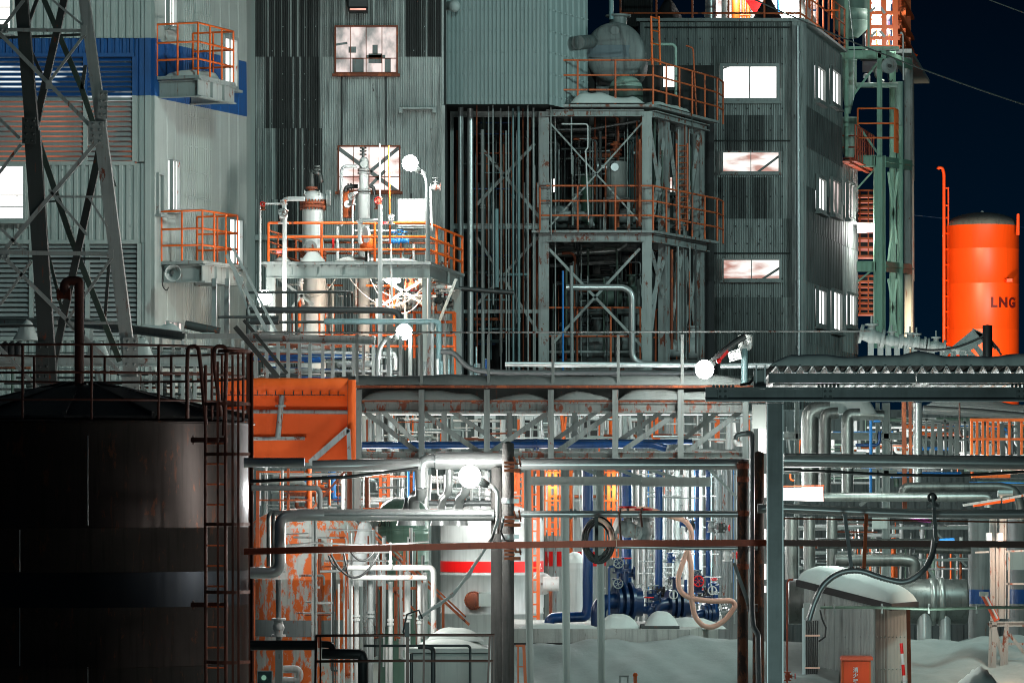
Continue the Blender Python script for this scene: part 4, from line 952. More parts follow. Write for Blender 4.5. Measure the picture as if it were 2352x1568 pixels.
# ================================================================ ORANGE GAS TANK
def gas_tank():
    d = 132; c = P(2256, 815, d); r = px(84, d); zz = lambda y: P(0, y, d).z
    t = thing('gas_tank', 'bright orange upright tank lettered LNG against the night sky', 'tank', (c.x, c.y, 0))
    b = MB(); b.lathe((c.x, c.y, 0), [(r, 0), (r, zz(760)), (r*1.003, zz(759.4)), (r*1.003, zz(758)), (r, zz(757.4)), (r, zz(655)), (r*1.003, zz(654.4)), (r*1.003, zz(653)), (r, zz(652.4)), (r, zz(575)), (r*1.003, zz(574.4)), (r*1.003, zz(573)), (r, zz(572.4)), (r, zz(520))], 64); b.build('shell', 'orange_tank', t)
    b = MB(); k = 8; b.lathe((c.x, c.y, zz(520)), [(r*math.cos(i*math.pi/2/k)*1., px(32, d)*math.sin(i*math.pi/2/k)) for i in range(k+1)], 64); b.build('dome_roof', 'tank_grey', t)
    b = MB(); b.ball((c.x, c.y, zz(488)), .06, 8); b.build('finial', 'white_paint', t)
    # letters wrapped on the shell
    for ch, x in (('L', 2273), ('N', 2295), ('G', 2317)):
        X = P(x, 0, d).x-c.x; ang = math.asin(X/(r+.01)); p = Vector((c.x+math.sin(ang)*(r+.012), c.y-math.cos(ang)*(r+.012), zz(699)))
        textobj(ch, p, .44, 'letter_dark', 'letter', t, rotz=ang, ext=.01, bold=.014)
    pp = MB(); pp.tube(fil([P(2154, 389, d-.5), P(2156, 385, d-.5), P(2165, 386, d-.5), P(2168, 400, d-.5), P(2168, 815, d-.5)], .3), .055, 8); pp.build('vent_pipe', 'orange_tank', t)
    b = MB()
    for x in (2168, 2178): b.tube([P(x, 430, d-.3), P(x, 800, d-.3)], .03, 6)
    for y in range(432, 500, 40): b.tube([P(2168, y, d-.4), P(2178, y, d-.4)], .03, 6)
    for y in range(500, 800, 36): b.tube([P(2168, y, d-.4), P(2178, y, d-.3)], .03, 6)
    b.build('ladder', 'orange_tank', t)
    b = MB(); b.tube(fil([P(2336, 540, d-1), P(2337, 492, d-1), P(2340, 492, d-1), P(2340, 540, d-1)], .1), .03, 6); b.build('hand_rail', 'orange_tank', t)
    b = MB(); q = P(2314, 645, d-.9); b.bx(q.x-.09, q.x+.09, q.y-.1-.45, q.y-.1, q.z-.06, q.z+.04); b.build('nozzle', 'orange_tank', t)
    fill_spot(2145, 900, 121, 2240, 640, 132, 5600, .3, (1, .72, .45), 56, 'tank_fill_spot'); fill_spot(2480, 700, 122, 2250, 640, 132, 1500, .3, (1, .9, .8), 70, 'tank_fill_spot')  # two added spots without fixtures, brightening the orange shell
gas_tank()
# cables over the sky
def cable(pts, r, m, lab, name='cable', group=None, sag=0):
    b = MB(); q = [Vector(p) for p in pts]
    if sag:
        a, c = q[0], q[-1]; q = [a.lerp(c, i/24)-Vector((0, 0, sag*4*(i/24)*(1-i/24))) for i in range(25)]
    b.tube(q, r, 6); o = tag(b.build(name, m), lab, 'cable', group); AUTO.append((o, 'x')); return o
cable([P(1690, -20, 80), P(2420, 262, 82)], .015, 'steel_dark', 'heavy twisted power cable crossing from the roof to the right edge of the sky', sag=.12)
cable([P(2240, -12, 86), P(2400, 48, 86)], .014, 'steel_dark', 'short power cable crossing the top right corner of the sky')
cable([P(2100, 494, 140), P(2400, 528, 140)], .02, 'pipe_blue', 'faint thin wire passing in front of the orange tank top')
cable([P(1950, 0, 112), P(1962, 110, 112), P(1960, 230, 112)], .012, 'pipe_white', 'thin pale wire hanging beside the big silo')
# ================================================================ LATTICE PYLON (far left)
def pylon():
    d = 73; t = thing('lattice_pylon', 'big tapering lattice steel pylon crossing the louvred wall at the far left', 'pylon', P(180, 1500, d))
    def mem(pts, wd, m, dd=d, kind='brace', th=None):
        for p, q in zip(pts, pts[1:]):
            b = MB(); A, B = P(*p, dd), P(*q, dd); ww = px(wd, dd)
            if kind == 'leg':
                a = (B-A).cross(Vector((0, 1, 0))).normalized(); b.bar(A, B, ww, .03); s = -1 if th is None else th
                b.bar(A+a*s*ww/2+Vector((0, .12, 0)), B+a*s*ww/2+Vector((0, .12, 0)), .03, .24)
            else: b.angle(A, B, ww)
            b.build(kind, m, t)
    mem([(44, -40), (76, 350)], 27, 'steel_dark', d, 'leg', 1); mem([(72, 300), (112, 900)], 34, 'steel_dark', d-.06, 'leg', 1)
    mem([(186, -40), (232, 290)], 22, 'steel_grey', d, 'leg', 1); mem([(226, 280), (308, 930)], 27, 'steel_grey', d-.05, 'leg', 1)
    # back legs and long dark diagonals
    dk = 'steel_dark'; gn = 'steel_green_dark'
    mem([(160, -60), (68, 345)], 16, dk, d+.5); mem([(84, -40), (188, 205), (262, 430)], 12, gn, d+2); mem([(70, 270), (160, 540), (275, 830)], 13, gn, d+1.8); mem([(228, 345), (108, 900)], 16, dk, d+1.2)
    mem([(196, 150), (188, 205)], 8, dk, d+2); mem([(92, -20), (62, 60)], 8, dk, d+2); mem([(68, 110), (95, 170)], 7, dk, d+2)
    mem([(90, 330), (140, 470), (200, 640)], 8, gn, d+2.2); mem([(255, 540), (240, 740)], 7, dk, d+2.2); mem([(100, 540), (142, 710)], 7, gn, d+2.2); mem([(72, 600), (0, 700)], 6, gn, d+1.5)
    # light front lacing
    g = 'steel_grey'
    for pts, wd in [([(-10, 68), (208, 290)], 9), ([(232, 312), (-20, 610)], 9), ([(10, 592), (300, 880)], 9), ([(-30, 110), (55, 0)], 8), ([(120, 0), (190, 58)], 5), ([(195, 78), (108, 194)], 6), ([(112, 435), (200, 540)], 6), ([(258, 590), (152, 738)], 6), ([(150, 738), (210, 800)], 6), ([(-20, 255), (45, 318)], 7), ([(48, 332), (-20, 420)], 7), ([(0, 524), (55, 576)], 6), ([(70, 600), (0, 700)], 6), ([(205, 455), (245, 520)], 5), ([(-20, 780), (100, 905)], 9)]:
        mem(pts, wd, g, d-.12)
    for pts, wd, dd in [([(-10, 68), (196, 71)], 8, d-.1), ([(-10, 88), (185, 80)], 6, d+1.5), ([(8, 580), (256, 583)], 10, d-.1), ([(10, 594), (230, 594)], 6, d+1.4), ([(130, 452), (236, 452)], 5, d-.1), ([(155, 742), (272, 742)], 6, d-.1), ([(-20, 748), (150, 748)], 5, d+2), ([(85, 465), (130, 462)], 4, d+1)]:
        mem([pts[0], pts[1]], wd, g if dd < d+1 else dk, dd, 'strut')
    # gusset plates with bolts
    for i, (x, y, w_, h_) in enumerate([(220, 305, 34, 52), (236, 240, 22, 64), (300, 810, 34, 70), (300, 885, 40, 40), (8, 66, 22, 20), (192, 70, 14, 22), (8, 585, 26, 24), (254, 583, 14, 20), (112, 195, 14, 20), (66, 300, 30, 60), (97, 830, 30, 90)]):
        b = MB(); c = P(x, y, d-.2); W_ = px(w_, d); H_ = px(h_, d); b.bx(c.x-W_/2, c.x+W_/2, c.y-.012, c.y+.012, c.z-H_/2, c.z+H_/2)
        if w_ > 18:
            for k in range(4 if h_ > 45 else 2):
                for s in (-1, 1): b.ball((c.x+s*W_*.25+.02*(k % 2), c.y-.02, c.z-H_*.38+H_*.25*k), .025, 6)
        b.build('gusset_plate', 'steel_dark' if x in (66, 97) else 'steel_grey', t)
pylon()

# ================================================================ LIT PROCESS PLATFORM
DP = 86
def platform():
    d = DP; zz = lambda y: P(0, y, d).z
    F = Wall(612, d, 985, d); S = Wall(986, d, 1052, 90.5)
    t = thing('platform', 'brightly lit steel platform with orange railings that carries two white vessels', 'platform', P(800, 1490, d))
    b = MB(); b.ibeam(F.at(0, zz(623)), F.at(F.L, zz(623)), .3, .16)
    for k in range(1, 7): s = F.L*k/6.5; F.box(b, s-.008, s+.008, zz(635)+.03, zz(612)-.03, .02, .08)
    b.build('beam', 'steel_clean', t)
    b = MB(); b.ibeam(S.at(0.02, zz(623)), S.at(S.L, zz(623)), .3, .16); b.build('beam', 'steel_clean', t)
    b = MB(); c = [F.at(-.1, 0, .15), F.at(F.L+.05, 0, .15), S.at(S.L, 0, .15), Vector((P(612, 0, d).x, 90.6, 0))]
    b.hexa([q+Vector((0, 0, zz(608))) for q in c]+[q+Vector((0, 0, zz(602))) for q in c]); b.build('deck', 'steel_grey', t)
    b = MB()
    for k in range(22): s = F.L*k/21; F.box(b, s-.01, s+.01, zz(613), zz(609), .0, .16)
    b.build('deck_clip', 'steel_rusty', t)
    base = zz(601)
    b = MB(); q = [F.at(.05, base, .1), F.at(F.L-.02, base, .1), S.at(S.L-.05, base, .1)]
    rail(b, q, zz(513)-base, (1, .64, .31), 1.25, .028); b.build('railing', 'orange', t)
    b = MB(); q = [F.at(.05, base, .05), Vector((F.at(.05, 0).x+.55, 90, base)), Vector((S.at(S.L, 0).x-.2, 90.2, base))]
    rail(b, q, zz(513)-base-.15, (1, .64, .31), 1.1, .024); b.build('railing', 'orange_worn', t)
    for x, dd in ((622, d), (980, d), (1048, 90.5), (640, 90), (760, 90.2), (900, 90.2)):
        b = MB(); c = P(x, 635, dd); w_ = .19; b.bx(c.x-w_/2, c.x+w_/2, dd-.01, dd+.01, 0, zz(636)); b.bx(c.x-w_/2, c.x-w_/2+.02, dd+.011, dd+.17, 0, zz(636)); b.bx(c.x+w_/2-.02, c.x+w_/2, dd+.011, dd+.17, 0, zz(636)); b.build('column', 'steel_clean', t)
    for (x0, y0, x1, y1) in [(640, 640, 720, 700), (880, 700, 975, 640), (975, 700, 880, 640), (1048, 640, 1000, 760), (660, 720, 700, 670)]:
        b = MB(); b.bar(P(x0, y0, d+.6), P(x1, y1, d+.6), .06, .04); b.build('brace', 'steel_clean', t)
    b = MB(); lumps(b, [P(628, 601, d+.3), P(668, 601, d+.3)], .5, .09, 1); lumps(b, [P(690, 602, d-.0), P(746, 602, d-.0)], .45, .22, 2); lumps(b, [P(770, 602, d+1), P(960, 602, d+1)], .8, .09, 4); b.build('snow_cover', 'snow', t)
    # stair going up behind
    b = MB()
    for k in range(9): x = 822+k*10; y = 760-k*15; b.bar(P(x, y, 89), P(x+52, y-60, 89), .035)
    b.build('stair_railing', 'orange', t)
platform()
def lit_vessels():
    d = 87.5; zz = lambda y: P(0, y, d).z
    c = P(719, 601, d); r = px(25.5, d)
    t = thing('vessel', 'white domed vessel with a rusty bolted flange on the lit platform', 'vessel', (c.x, c.y, 0))
    b = MB(); b.lathe((c.x, c.y, 0), [(r*1.15, .0), (r*1.15, zz(585)-.1), (r*1.1, zz(585)), (r*.98, zz(583)), (r*.98, zz(475))], 32); b.build('shell', 'tank_white', t)
    b = MB(); b.lathe((c.x, c.y, 0), [(r*.98, zz(468)), (r*.98, zz(455)), (r*.9, zz(446)), (r*.6, zz(440)), (.02, zz(437))], 32); b.build('dome', 'tank_white', t)
    for y in (471, 589):
        b = MB(); b.lathe((c.x, c.y, zz(y)), [(r, -.07), (r*1.2, -.07), (r*1.2, -.01), (r, -.01)], 32); b.lathe((c.x, c.y, zz(y)), [(r, .01), (r*1.2, .01), (r*1.2, .07), (r, .07)], 32)
        for k in range(24): g = k*math.pi/12; b.tube([(c.x+r*1.12*math.cos(g), c.y+r*1.12*math.sin(g), zz(y)-.11), (c.x+r*1.12*math.cos(g), c.y+r*1.12*math.sin(g), zz(y)+.11)], .018, 5)
        b.build('flange', 'rust', t)
    b = MB(); b.tube([P(738, 455, d), P(758, 455, d)], .08, 10); b.flange(P(752, 455, d), (1, 0, 0), .17, .04); b.flange(P(757, 455, d), (1, 0, 0), .17, .04); b.build('side_nozzle', 'tank_white', t)
    b = MB(); b.tube([P(716, 440, d), P(716, 430, d)], .07, 8); b.flange(P(716, 432, d), (0, 0, 1), .13, .05); b.build('top_nozzle', 'rust', t)
    b = MB(); b.tube([P(716, 430, d), P(716, 398, d)], .05, 8); b.tube(fil([P(716, 398, d), P(716, 395, d), P(735, 398, d), P(738, 420, d)], .1), .055, 8)
    for y in (383, 390, 398): b.flange(P(728, y, d), (0, 0, 1), .09, .05)
    b.build('relief_valve', 'steel_dark', t)
    b = MB()
    for x in (700, 734): b.ring(P(x, 443, d-.2), (1, 0, 0), .05, .012, 10, 5)
    b.build('lifting_lug', 'tank_white', t)
    b = MB(); b.flange(P(712, 568, d-r-.02), (0, 1, 0), .15, .05); b.flange(P(712, 568, d-r-.06), (0, 1, 0), .09, .05); b.build('hand_hole', 'steel_rusty', t)
    d = 88; zz = lambda y: P(0, y, d).z; c = P(836, 601, d)
    t = thing('vessel', 'slim white column with a black valve head in front of the lower lit window', 'vessel', (c.x, c.y, 0))
    r1, r2 = px(14.5, d), px(10.5, d)
    b = MB(); b.lathe((c.x, c.y, 0), [(r1*.9, 0), (r1*.9, zz(510)), (r1, zz(508)), (r1, zz(445))], 24); b.build('shell', 'tank_white', t)
    b = MB(); b.lathe((c.x, c.y, 0), [(r2, zz(438)), (r2, zz(396))], 20); b.build('neck', 'tank_white', t)
    for y, rr in ((441, r1*1.05), (394, r2*1.4)):
        b = MB(); b.lathe((c.x, c.y, zz(y)), [(r2, -.06), (rr, -.06), (rr, -.01), (r2*.8, -.01)], 20); b.lathe((c.x, c.y, zz(y)), [(r2*.8, .01), (rr, .01), (rr, .06), (r2*.8, .06)], 20); b.build('flange', 'steel_rusty', t)
    b = MB(); b.lathe((c.x, c.y, 0), [(r2, zz(390)), (r2, zz(368)), (r2*.6, zz(362)), (.02, zz(361))], 18); b.flange(P(836, 377, d-.25), (0, 1, 0), .08, .06); b.build('head', 'steel_grey', t)
    b = MB(); b.tube([P(834, 362, d), P(834, 338, d)], .035, 6)
    for y in (340, 347, 355): b.flange(P(834, y, d), (0, 0, 1), .075, .03)
    b.build('top_valve', 'steel_dark', t)
    # orange pressure vessel + small things
    c = P(799, 500, 88.6); t = thing('vessel', 'small rusty orange canister vessel left of the slim white column', 'vessel', (c.x, c.y, c.z))
    b = MB(); b.lathe(c, [(.13, 0), (.13, .15), (.16, .16), (.16, .42), (.1, .52), (.03, .55), (.03, .65)], 18); b.build('shell', 'orange_worn', t)
    b = MB(); b.flange(c+Vector((0, -.18, .28)), (0, 1, 0), .08, .03); b.build('plate', 'white_paint', t)
    c = P(845, 575, 86.6); t = thing('valve', 'orange bodied valve with a white flange behind the middle railing', 'valve', c)
    b = MB(); b.lathe(c-Vector((0, 0, .0)), [(.08, -.02), (.17, .0), (.17, .28), (.1, .34)], 16); b.build('valve_body', 'orange', t)
    b = MB(); b.flange(c+Vector((-.03, -.2, .32)), (1, .5, 0), .17, .05); b.build('flange', 'white_paint', t)
    b = MB(); b.tube([c, c-Vector((0, 0, .25))], .06, 8); b.build('stem', 'steel_dark', t)
    # instrument cabinet
    c = P(952, 525, 86.9); t = thing('instrument_cabinet', 'pale grey instrument cabinet above the orange railing by the lamp post', 'cabinet', c)
    b = MB(); b.bx(c.x-.35, c.x+.35, c.y-.15, c.y+.15, c.z, c.z+.62); b.build('body', 'pipe_grey', t)
    b = MB(); b.bx(c.x-.32, c.x+.32, c.y-.175, c.y-.152, c.z+.04, c.z+.58); b.build('door', 'pipe_grey', t)
    b = MB(); 
    for k in (-.25, .25): b.bx(c.x+k-.02, c.x+k+.02, c.y-.02, c.y+.02, P(0, 601, 86.9).z, c.z)
    b.build('leg', 'steel_grey', t)
lit_vessels()
LP = [  # pipes of the lit platform
 ([(654, 760), (654, 478), (652, 470), (652, 460), (660, 457), (700, 457)], 85.3, 11, 'pipe_white', 'white pipe rising past the railing to the domed vessel'),
 ([(598, 780), (598, 480), (598, 471), (606, 468), (650, 468)], 85.6, 4.5, 'pipe_white', 'thin white pipe left of the platform bent to the right at its top'),
 ([(873, 835), (873, 470)], 85.2, 11, 'pipe_white', 'thick white pipe standing in front of the platform middle'),
 ([(873, 480), (872, 330)], 85.6, 4, 'pipe_white', 'thin white pipe going up to the lower lit window'),
 ([(830, 560), (826, 552), (826, 510), (832, 506), (868, 506)], 85.4, 9, 'pipe_white', 'white pipe elbow bridging to the thick white pipe'),
 ([(784, 520), (784, 392), (790, 382), (820, 382)], 87, 8, 'pipe_grey', 'grey pipe bent into the valve head'),
 ([(810, 610), (810, 445), (815, 442), (822, 442)], 87.2, 5, 'pipe_white', 'thin white pipe left of the slim column'),
 ([(793, 440), (795, 430), (812, 428), (822, 428)], 88.5, 10, 'pipe_dark', 'dark pipe elbow behind the slim column, left side'),
 ([(850, 428), (858, 430), (860, 448)], 88.5, 8, 'pipe_dark', 'dark pipe elbow behind the slim column, right side'),
 ([(896, 560), (893, 335)], 85.5, 4.5, 'orange', 'thin orange pole in front of the lower lit window'),
 ([(898, 560), (900, 690)], 85.9, 5, 'pipe_white', 'white pole under the thin orange pole'),
 ([(992, 530), (988, 430)], 86.2, 6, 'pipe_white', 'short white pole beside the lamp post'),
 ([(690, 595), (700, 595), (706, 590), (706, 570)], 86.4, 5, 'pipe_white', 'small white drain pipe at the foot of the domed vessel'),
 ([(818, 590), (818, 700)], 88, 6, 'pipe_white', 'white pipe below the platform'), ([(695, 700), (690, 652), (693, 640)], 87, 9, 'pipe_white', 'capped white pipe under the platform'),
 ([(815, 530), (960, 530)], 87, 5, 'pipe_white', 'level white pipe behind the top rail'), ([(870, 552), (1000, 552)], 87.4, 5, 'pipe_white', 'level white pipe carrying small blue valves'),
 ([(866, 577), (980, 577)], 87.7, 4, 'pipe_grey', 'level grey pipe low behind the railing'), ([(940, 655), (1040, 660)], 87, 10, 'pipe_white', 'white pipe with valves under the platform'),
 ([(1005, 540), (1005, 860)], 88.4, 5, 'pipe_grey', 'grey pipe descending at the right end of the platform'), ([(1014, 600), (1022, 860)], 88.2, 6, 'pipe_white', 'leaning white pipe at the right end of the platform'),
 ([(985, 640), (985, 860)], 85.9, 8, 'pipe_grey', 'grey downpipe beside the platform column'), ([(1030, 620), (1030, 860)], 88.5, 7, 'steel_clean', 'pale post beneath the platform right end'), ([(1040, 720), (1046, 860)], 88, 5, 'orange', 'orange post beneath the platform right end'),
 ([(846, 600), (846, 520)], 86.5, 5, 'pipe_white', 'white stub pipe above the orange bodied valve'), ([(775, 600), (775, 520)], 88, 8, 'pipe_white', 'white pipe behind the railing post'), ([(926, 600), (926, 555)], 87, 4, 'pipe_white', 'thin white stand behind the railing'), ([(950, 600), (950, 560)], 87, 6, 'pipe_white', 'white stand under the instrument cabinet'),
]
for pts, d, wd, m, lb in LP: pipe(pts, d, wd, m, lb, fl=(.5,) if wd > 8 else ())
for i, (x, y, s) in enumerate([(604, 474, .5), (651, 498, .9), (808, 458, .7), (869, 468, .7), (898, 505, .6), (930, 545, .5), (946, 655, .9), (968, 655, .8), (1000, 430, .7)]):
    valve(P(x, y, 85.4 if x < 900 else 86.8), px(6*s, 86)*1.4, (0, 0, 1) if i < 5 else (1, 0, 0), ['rust', 'pipe_white', 'steel_rusty'][i % 3], 'valves of the lit platform', 'small flanged valve on the lit platform', wheel='red' if i % 3 == 0 else 'steel_rusty', up=(0, -1, .3) if i < 5 else (0, 0, 1))
for x, y in ((606, 473), (618, 474)): pass
for (x, y, m) in [(905, 553, 'pipe_skyblue'), (918, 548, 'pipe_skyblue'), (928, 552, 'pipe_skyblue')]:
    valve(P(x, y, 86.7), .05, (1, 0, 0), m, 'blue valves', 'bright blue valve behind the top railing', wheel='pipe_skyblue')
b = MB(); b.bx(P(763, 0, 86.2).x, P(768, 0, 86.2).x, 86.2, 86.25, P(0, 572, 86.2).z, P(0, 548, 86.2).z); tag(b.build('valve_lever', 'red'), 'red valve lever between the domed vessel and the slim column', 'lever')
for (x, y) in ((877, 512), (886, 512), (652, 592)):
    b = MB(); c = P(x if x > 700 else 641, y if x > 700 else 579, 85.6); b.bx(c.x-.05, c.x+.05, c.y, c.y+.04, c.z-.025, c.z+.025); t = tag(b.build('digital_readout', 'digits_red'), 'tiny red digital readout on the lit platform', 'display'); AUTO.append((t, 'x'))
# process equipment glowing under the platform
rnd = random.Random(31)
for k in range(60):
    x = rnd.uniform(660, 1040); y0 = rnd.uniform(642, 740); L_ = rnd.uniform(30, 90)
    v = k % 3; d = rnd.uniform(86.8, 89.5)
    m = rnd.choice(['pipe_white', 'pipe_white', 'orange', 'pipe_grey', 'orange', 'steel_clean'])
    pts = [(x, y0), (x, min(y0+L_+20, 850))] if v else [(x, y0), (min(x+L_, 1045), y0+rnd.uniform(-3, 3))]
    pipe(pts, d, rnd.choice([3, 4, 5, 7]), m, ('upright ' if v else 'level ')+{'orange': 'orange', 'pipe_white': 'white', 'pipe_grey': 'grey', 'steel_clean': 'pale'}[m]+' pipe in the glow under the platform', 'pipes glowing under the platform', n=7, order='x' if v else 'y')
for y in (722, 744, 775, 800):
    b = MB(); rail(b, [P(672, y+22, 88), P(1045, y+22, 88)], .25, (1,), .8, .03); t = tag(b.build('railing', 'orange'), 'orange rail level under the lit platform', 'railing', 'orange rails below the platform'); AUTO.append((t, 'y'))
for k in range(8): valve(P(895+k*19, 690+(k % 3)*9, 87.3), .06, (1, 0, 0), rnd.choice(['pipe_white', 'rust', 'steel_dark']), 'small valves below the platform', 'little valve in the glow under the platform', wheel='red' if k % 2 else 'steel_dark')
for (x0, y0, x1, y1, s) in [(690, 665, 770, 640, .25), (800, 635, 980, 650, .55), (860, 655, 1000, 640, .35), (850, 640, 990, 648, .7)]:
    cable([P(x0, y0, 86.2), P(x1, y1, 86.6)], .010, 'steel_grey' if s < .5 else 'pipe_white', 'slack cable hanging under the lit platform', sag=s, group='slack cables under the platform')
b = MB(); b.bx(P(876, 0, 88).x, P(898, 0, 88).x, 88, 88.4, P(0, 710, 88).z, P(0, 672, 88).z); tag(b.build('orange_cabinet', 'orange'), 'orange motor cabinet glowing beneath the platform', 'cabinet')
b = MB(); b.bx(P(812, 0, 89.4).x, P(836, 0, 89.4).x, 89.4, 89.5, P(0, 705, 89).z, P(0, 662, 89).z); tag(b.build('white_board', 'white_paint'), 'white board behind the orange stair under the platform', 'board')

def lamp(x, y, d, post, lab, watts, m='lamp_hot', r=.2, col=(1, .98, .94), pm='pipe_grey', pr=.045, squash=1.):
    """globe lamp on a pipe arm; post: points of the arm, the last one at its foot"""
    t = thing('lamp_post', lab, 'lamp', P(post[-1][0], post[-1][1], d))
    c = P(x, y, d); area = 4*math.pi*r*r*(.55 if squash < 1 else 1)
    lm = bpy.data.materials.new('lamp_glass'); lm.use_nodes = True; q = lm.node_tree.nodes['Principled BSDF']
    q.inputs['Base Color'].default_value = (.8, .8, .8, 1); q.inputs['Emission Color'].default_value = (*col, 1); q.inputs['Emission Strength'].default_value = watts/(math.pi*area)
    MT['_l'+lab] = lm
    b = MB(); b.lathe(c, [(r*math.sin(i*math.pi/12), -r*squash*math.cos(i*math.pi/12)) for i in range(13)], 24); b.build('globe', '_l'+lab, t)
    b = MB(); b.tube(fil([P(p[0], p[1], d) for p in post], .35, 7), pr, 8); b.build('arm', pm, t)
    b = MB(); q = P(post[0][0], post[0][1], d); dd = (q-c); dd = dd.normalized() if dd.length > .01 else Vector((0, 0, 1)); b.lathe(c+dd*r*.97, [(r*.42, 0), (r*.36, .08), (.04, .14)], 14, dd); b.build('cap', 'steel_dark', t)
    return t
lamp(942, 375, 85.2, [(955, 386), (978, 402), (982, 425), (983, 600)], 'blazing white lamp on a curved post beside the lower lit window', 620, r=.165)
lamp(608, 683, 84.6, [(610, 700), (614, 720), (616, 760)], 'small blazing lamp low at the left end of the platform', 150, r=.15)
lamp(928, 762, 77, [(912, 772), (880, 782), (868, 810), (867, 862)], 'blazing lamp on a gooseneck post above the pipe gallery', 260, r=.15)
lamp(903, 645, 86.3, [(900, 632), (900, 610)], 'flat warm glowing lamp hung beneath the platform', 320, 'lamp_warm', .16, (1, .72, .55), squash=.35)

# ================================================================ HAND RAIL WALKWAY AND PIPES IN FRONT OF THE PLATFORM
def dark_walkway():
    d = 82; t = thing('walkway', 'dark steel walkway cage with rails in front of the vessels', 'walkway', P(700, 770, d))
    b = MB(); rail(b, [P(568, 770, d), P(792, 768, d), P(808, 768, d+2)], px(98, d), (1, .62, .3), .95, .028); b.build('railing', 'steel_dark', t)
    b = MB(); b.bx(P(560, 0, d).x, P(808, 0, d).x, d-.1, d+1.4, P(0, 776, d).z, P(0, 770, d).z); b.build('deck', 'steel_dark', t)
dark_walkway()
for pts, d, wd, m, lb in [
 ([(575, 712), (880, 712), (915, 716), (922, 745), (922, 760)], 81, 15, 'pipe_dark', 'dark pipe sweeping down at its right end below the platform'),
 ([(745, 738), (1000, 738), (1008, 742), (1008, 862)], 80.4, 13, 'pipe_teal', 'dark teal pipe turning down at the right of the gallery'),
 ([(992, 742), (992, 862)], 80.2, 10, 'pipe_grey', 'grey lagged pipe next to the teal turn'),
 ([(640, 738), (575, 738)], 81, 15, 'pipe_dark', 'short dark pipe below the small lamp'),
 ([(1012, 808), (1040, 808), (1080, 850), (1160, 856), (1620, 856)], 79, 13, 'pipe_dark', 'long black pipe sloping down to the gallery roof'),
 ([(775, 836), (862, 836), (870, 862)], 79.5, 14, 'pipe_grey', 'grey pipe elbow above the gallery roof'),
 ([(880, 812), (905, 812), (908, 820), (908, 862)], 79.6, 10, 'pipe_white', 'white elbow pipe just left of the white lamp'),
 ([(500, 728), (640, 728)], 80, 6, 'steel_dark', 'thin dark pipe leading left from the walkway'),
 ([(575, 764), (1560, 762), (2000, 760)], 72.3, 4.2, 'steel_rusty', 'long thin pipe laid along the tops of the gallery posts'),
]: pipe(pts, d, wd, m, lb, seams=.9 if wd > 12 else 0)

# ================================================================ PIPE GALLERY (truss across the middle)
def gallery():
    d = 72; zz = lambda y: P(0, y, d).z
    t = thing('pipe_gallery', 'long snow-lined pipe gallery of pale truss steel spanning the middle', 'pipe gallery', P(1200, 1045, d))
    X = lambda x: P(x, 0, d).x
    b = MB(); b.ibeam((X(818), d, zz(935)), (X(1720), d, zz(935)), px(24, d), .16); b.build('chord', 'truss_rusty', t)
    b = MB(); b.ibeam((X(818), d, zz(1045)), (X(1720), d, zz(1045)), px(18, d), .16); b.build('chord', 'truss_rusty', t)
    b = MB(); b.bx(X(818), X(1760), d-.1, d+.02, zz(923), zz(919)); b.bx(X(818), X(1760), d-.14, d+.0, zz(891), zz(885)); b.build('ledge', 'rust', t)
    b = MB(); b.bx(X(700), X(1760), d+.6, d+2.2, zz(886), zz(866)); b.build('roof', 'steel_green_dark', t)
    b = MB(); b.bx(X(818), X(1760), d+.4, d+.5, zz(925), zz(884)); b.build('back_panel', 'steel_dark', t)
    for i, x in enumerate((824, 968, 1118, 1265, 1413, 1563, 1712)):
        b = MB(); b.bar(P(x, 1052, d-.15), P(x, 895, d-.15), px(13, d), .04); b.bar(P(x+5, 1052, d-.05), P(x+5, 895, d-.05), .03, .16); b.build('post', 'truss_grey', t)
    for i, x in enumerate((820, 968, 1122, 1270, 1420, 1567, 1712)):
        b = MB(); b.bar(P(x, 888, d-.1), P(x, 768, d-.1), px(7, d), .06); b.build('railing_post', 'truss_grey', t)
    for (x0, y0, x1, y1) in [(832, 945, 915, 1040-0), (838, 945, 968, 1044), (968, 945, 1112, 1046), (1262, 945, 1125, 1040), (1410, 945, 1275, 1040), (1560, 945, 1420, 1042), (1700, 945, 1570, 1044)][1:]:
        b = MB(); b.angle(P(x0, y0, d+.1), P(x1, y1, d+.1), px(12, d)); b.build('diagonal', 'truss_grey', t)
    for (x0, y0, x1, y1) in [(880, 945, 975, 1035), (1040, 945, 1180, 1040), (1370, 945, 1230, 1040), (1520, 945, 1380, 1040), (1650, 945, 1530, 1040)]:
        b = MB(); b.angle(P(x0, y0, d+1.6), P(x1, y1, d+1.6), px(11, d)); b.build('diagonal', 'truss_grey', t)
    for x in (870, 1020, 1170, 1320, 1470, 1620): 
        b = MB(); b.bar(P(x, 1045, d+1.7), P(x, 945, d+1.7), px(13, d), .05); b.build('post', 'truss_grey', t)
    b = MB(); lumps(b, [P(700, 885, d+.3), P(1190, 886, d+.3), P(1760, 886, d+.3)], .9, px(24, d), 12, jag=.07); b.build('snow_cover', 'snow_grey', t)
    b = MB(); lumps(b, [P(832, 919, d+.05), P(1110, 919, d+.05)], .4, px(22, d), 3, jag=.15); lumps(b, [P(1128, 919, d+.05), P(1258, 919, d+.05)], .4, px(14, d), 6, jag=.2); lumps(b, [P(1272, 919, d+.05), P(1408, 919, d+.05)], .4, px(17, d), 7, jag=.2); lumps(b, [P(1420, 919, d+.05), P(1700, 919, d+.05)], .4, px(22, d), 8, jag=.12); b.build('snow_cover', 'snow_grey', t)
gallery()
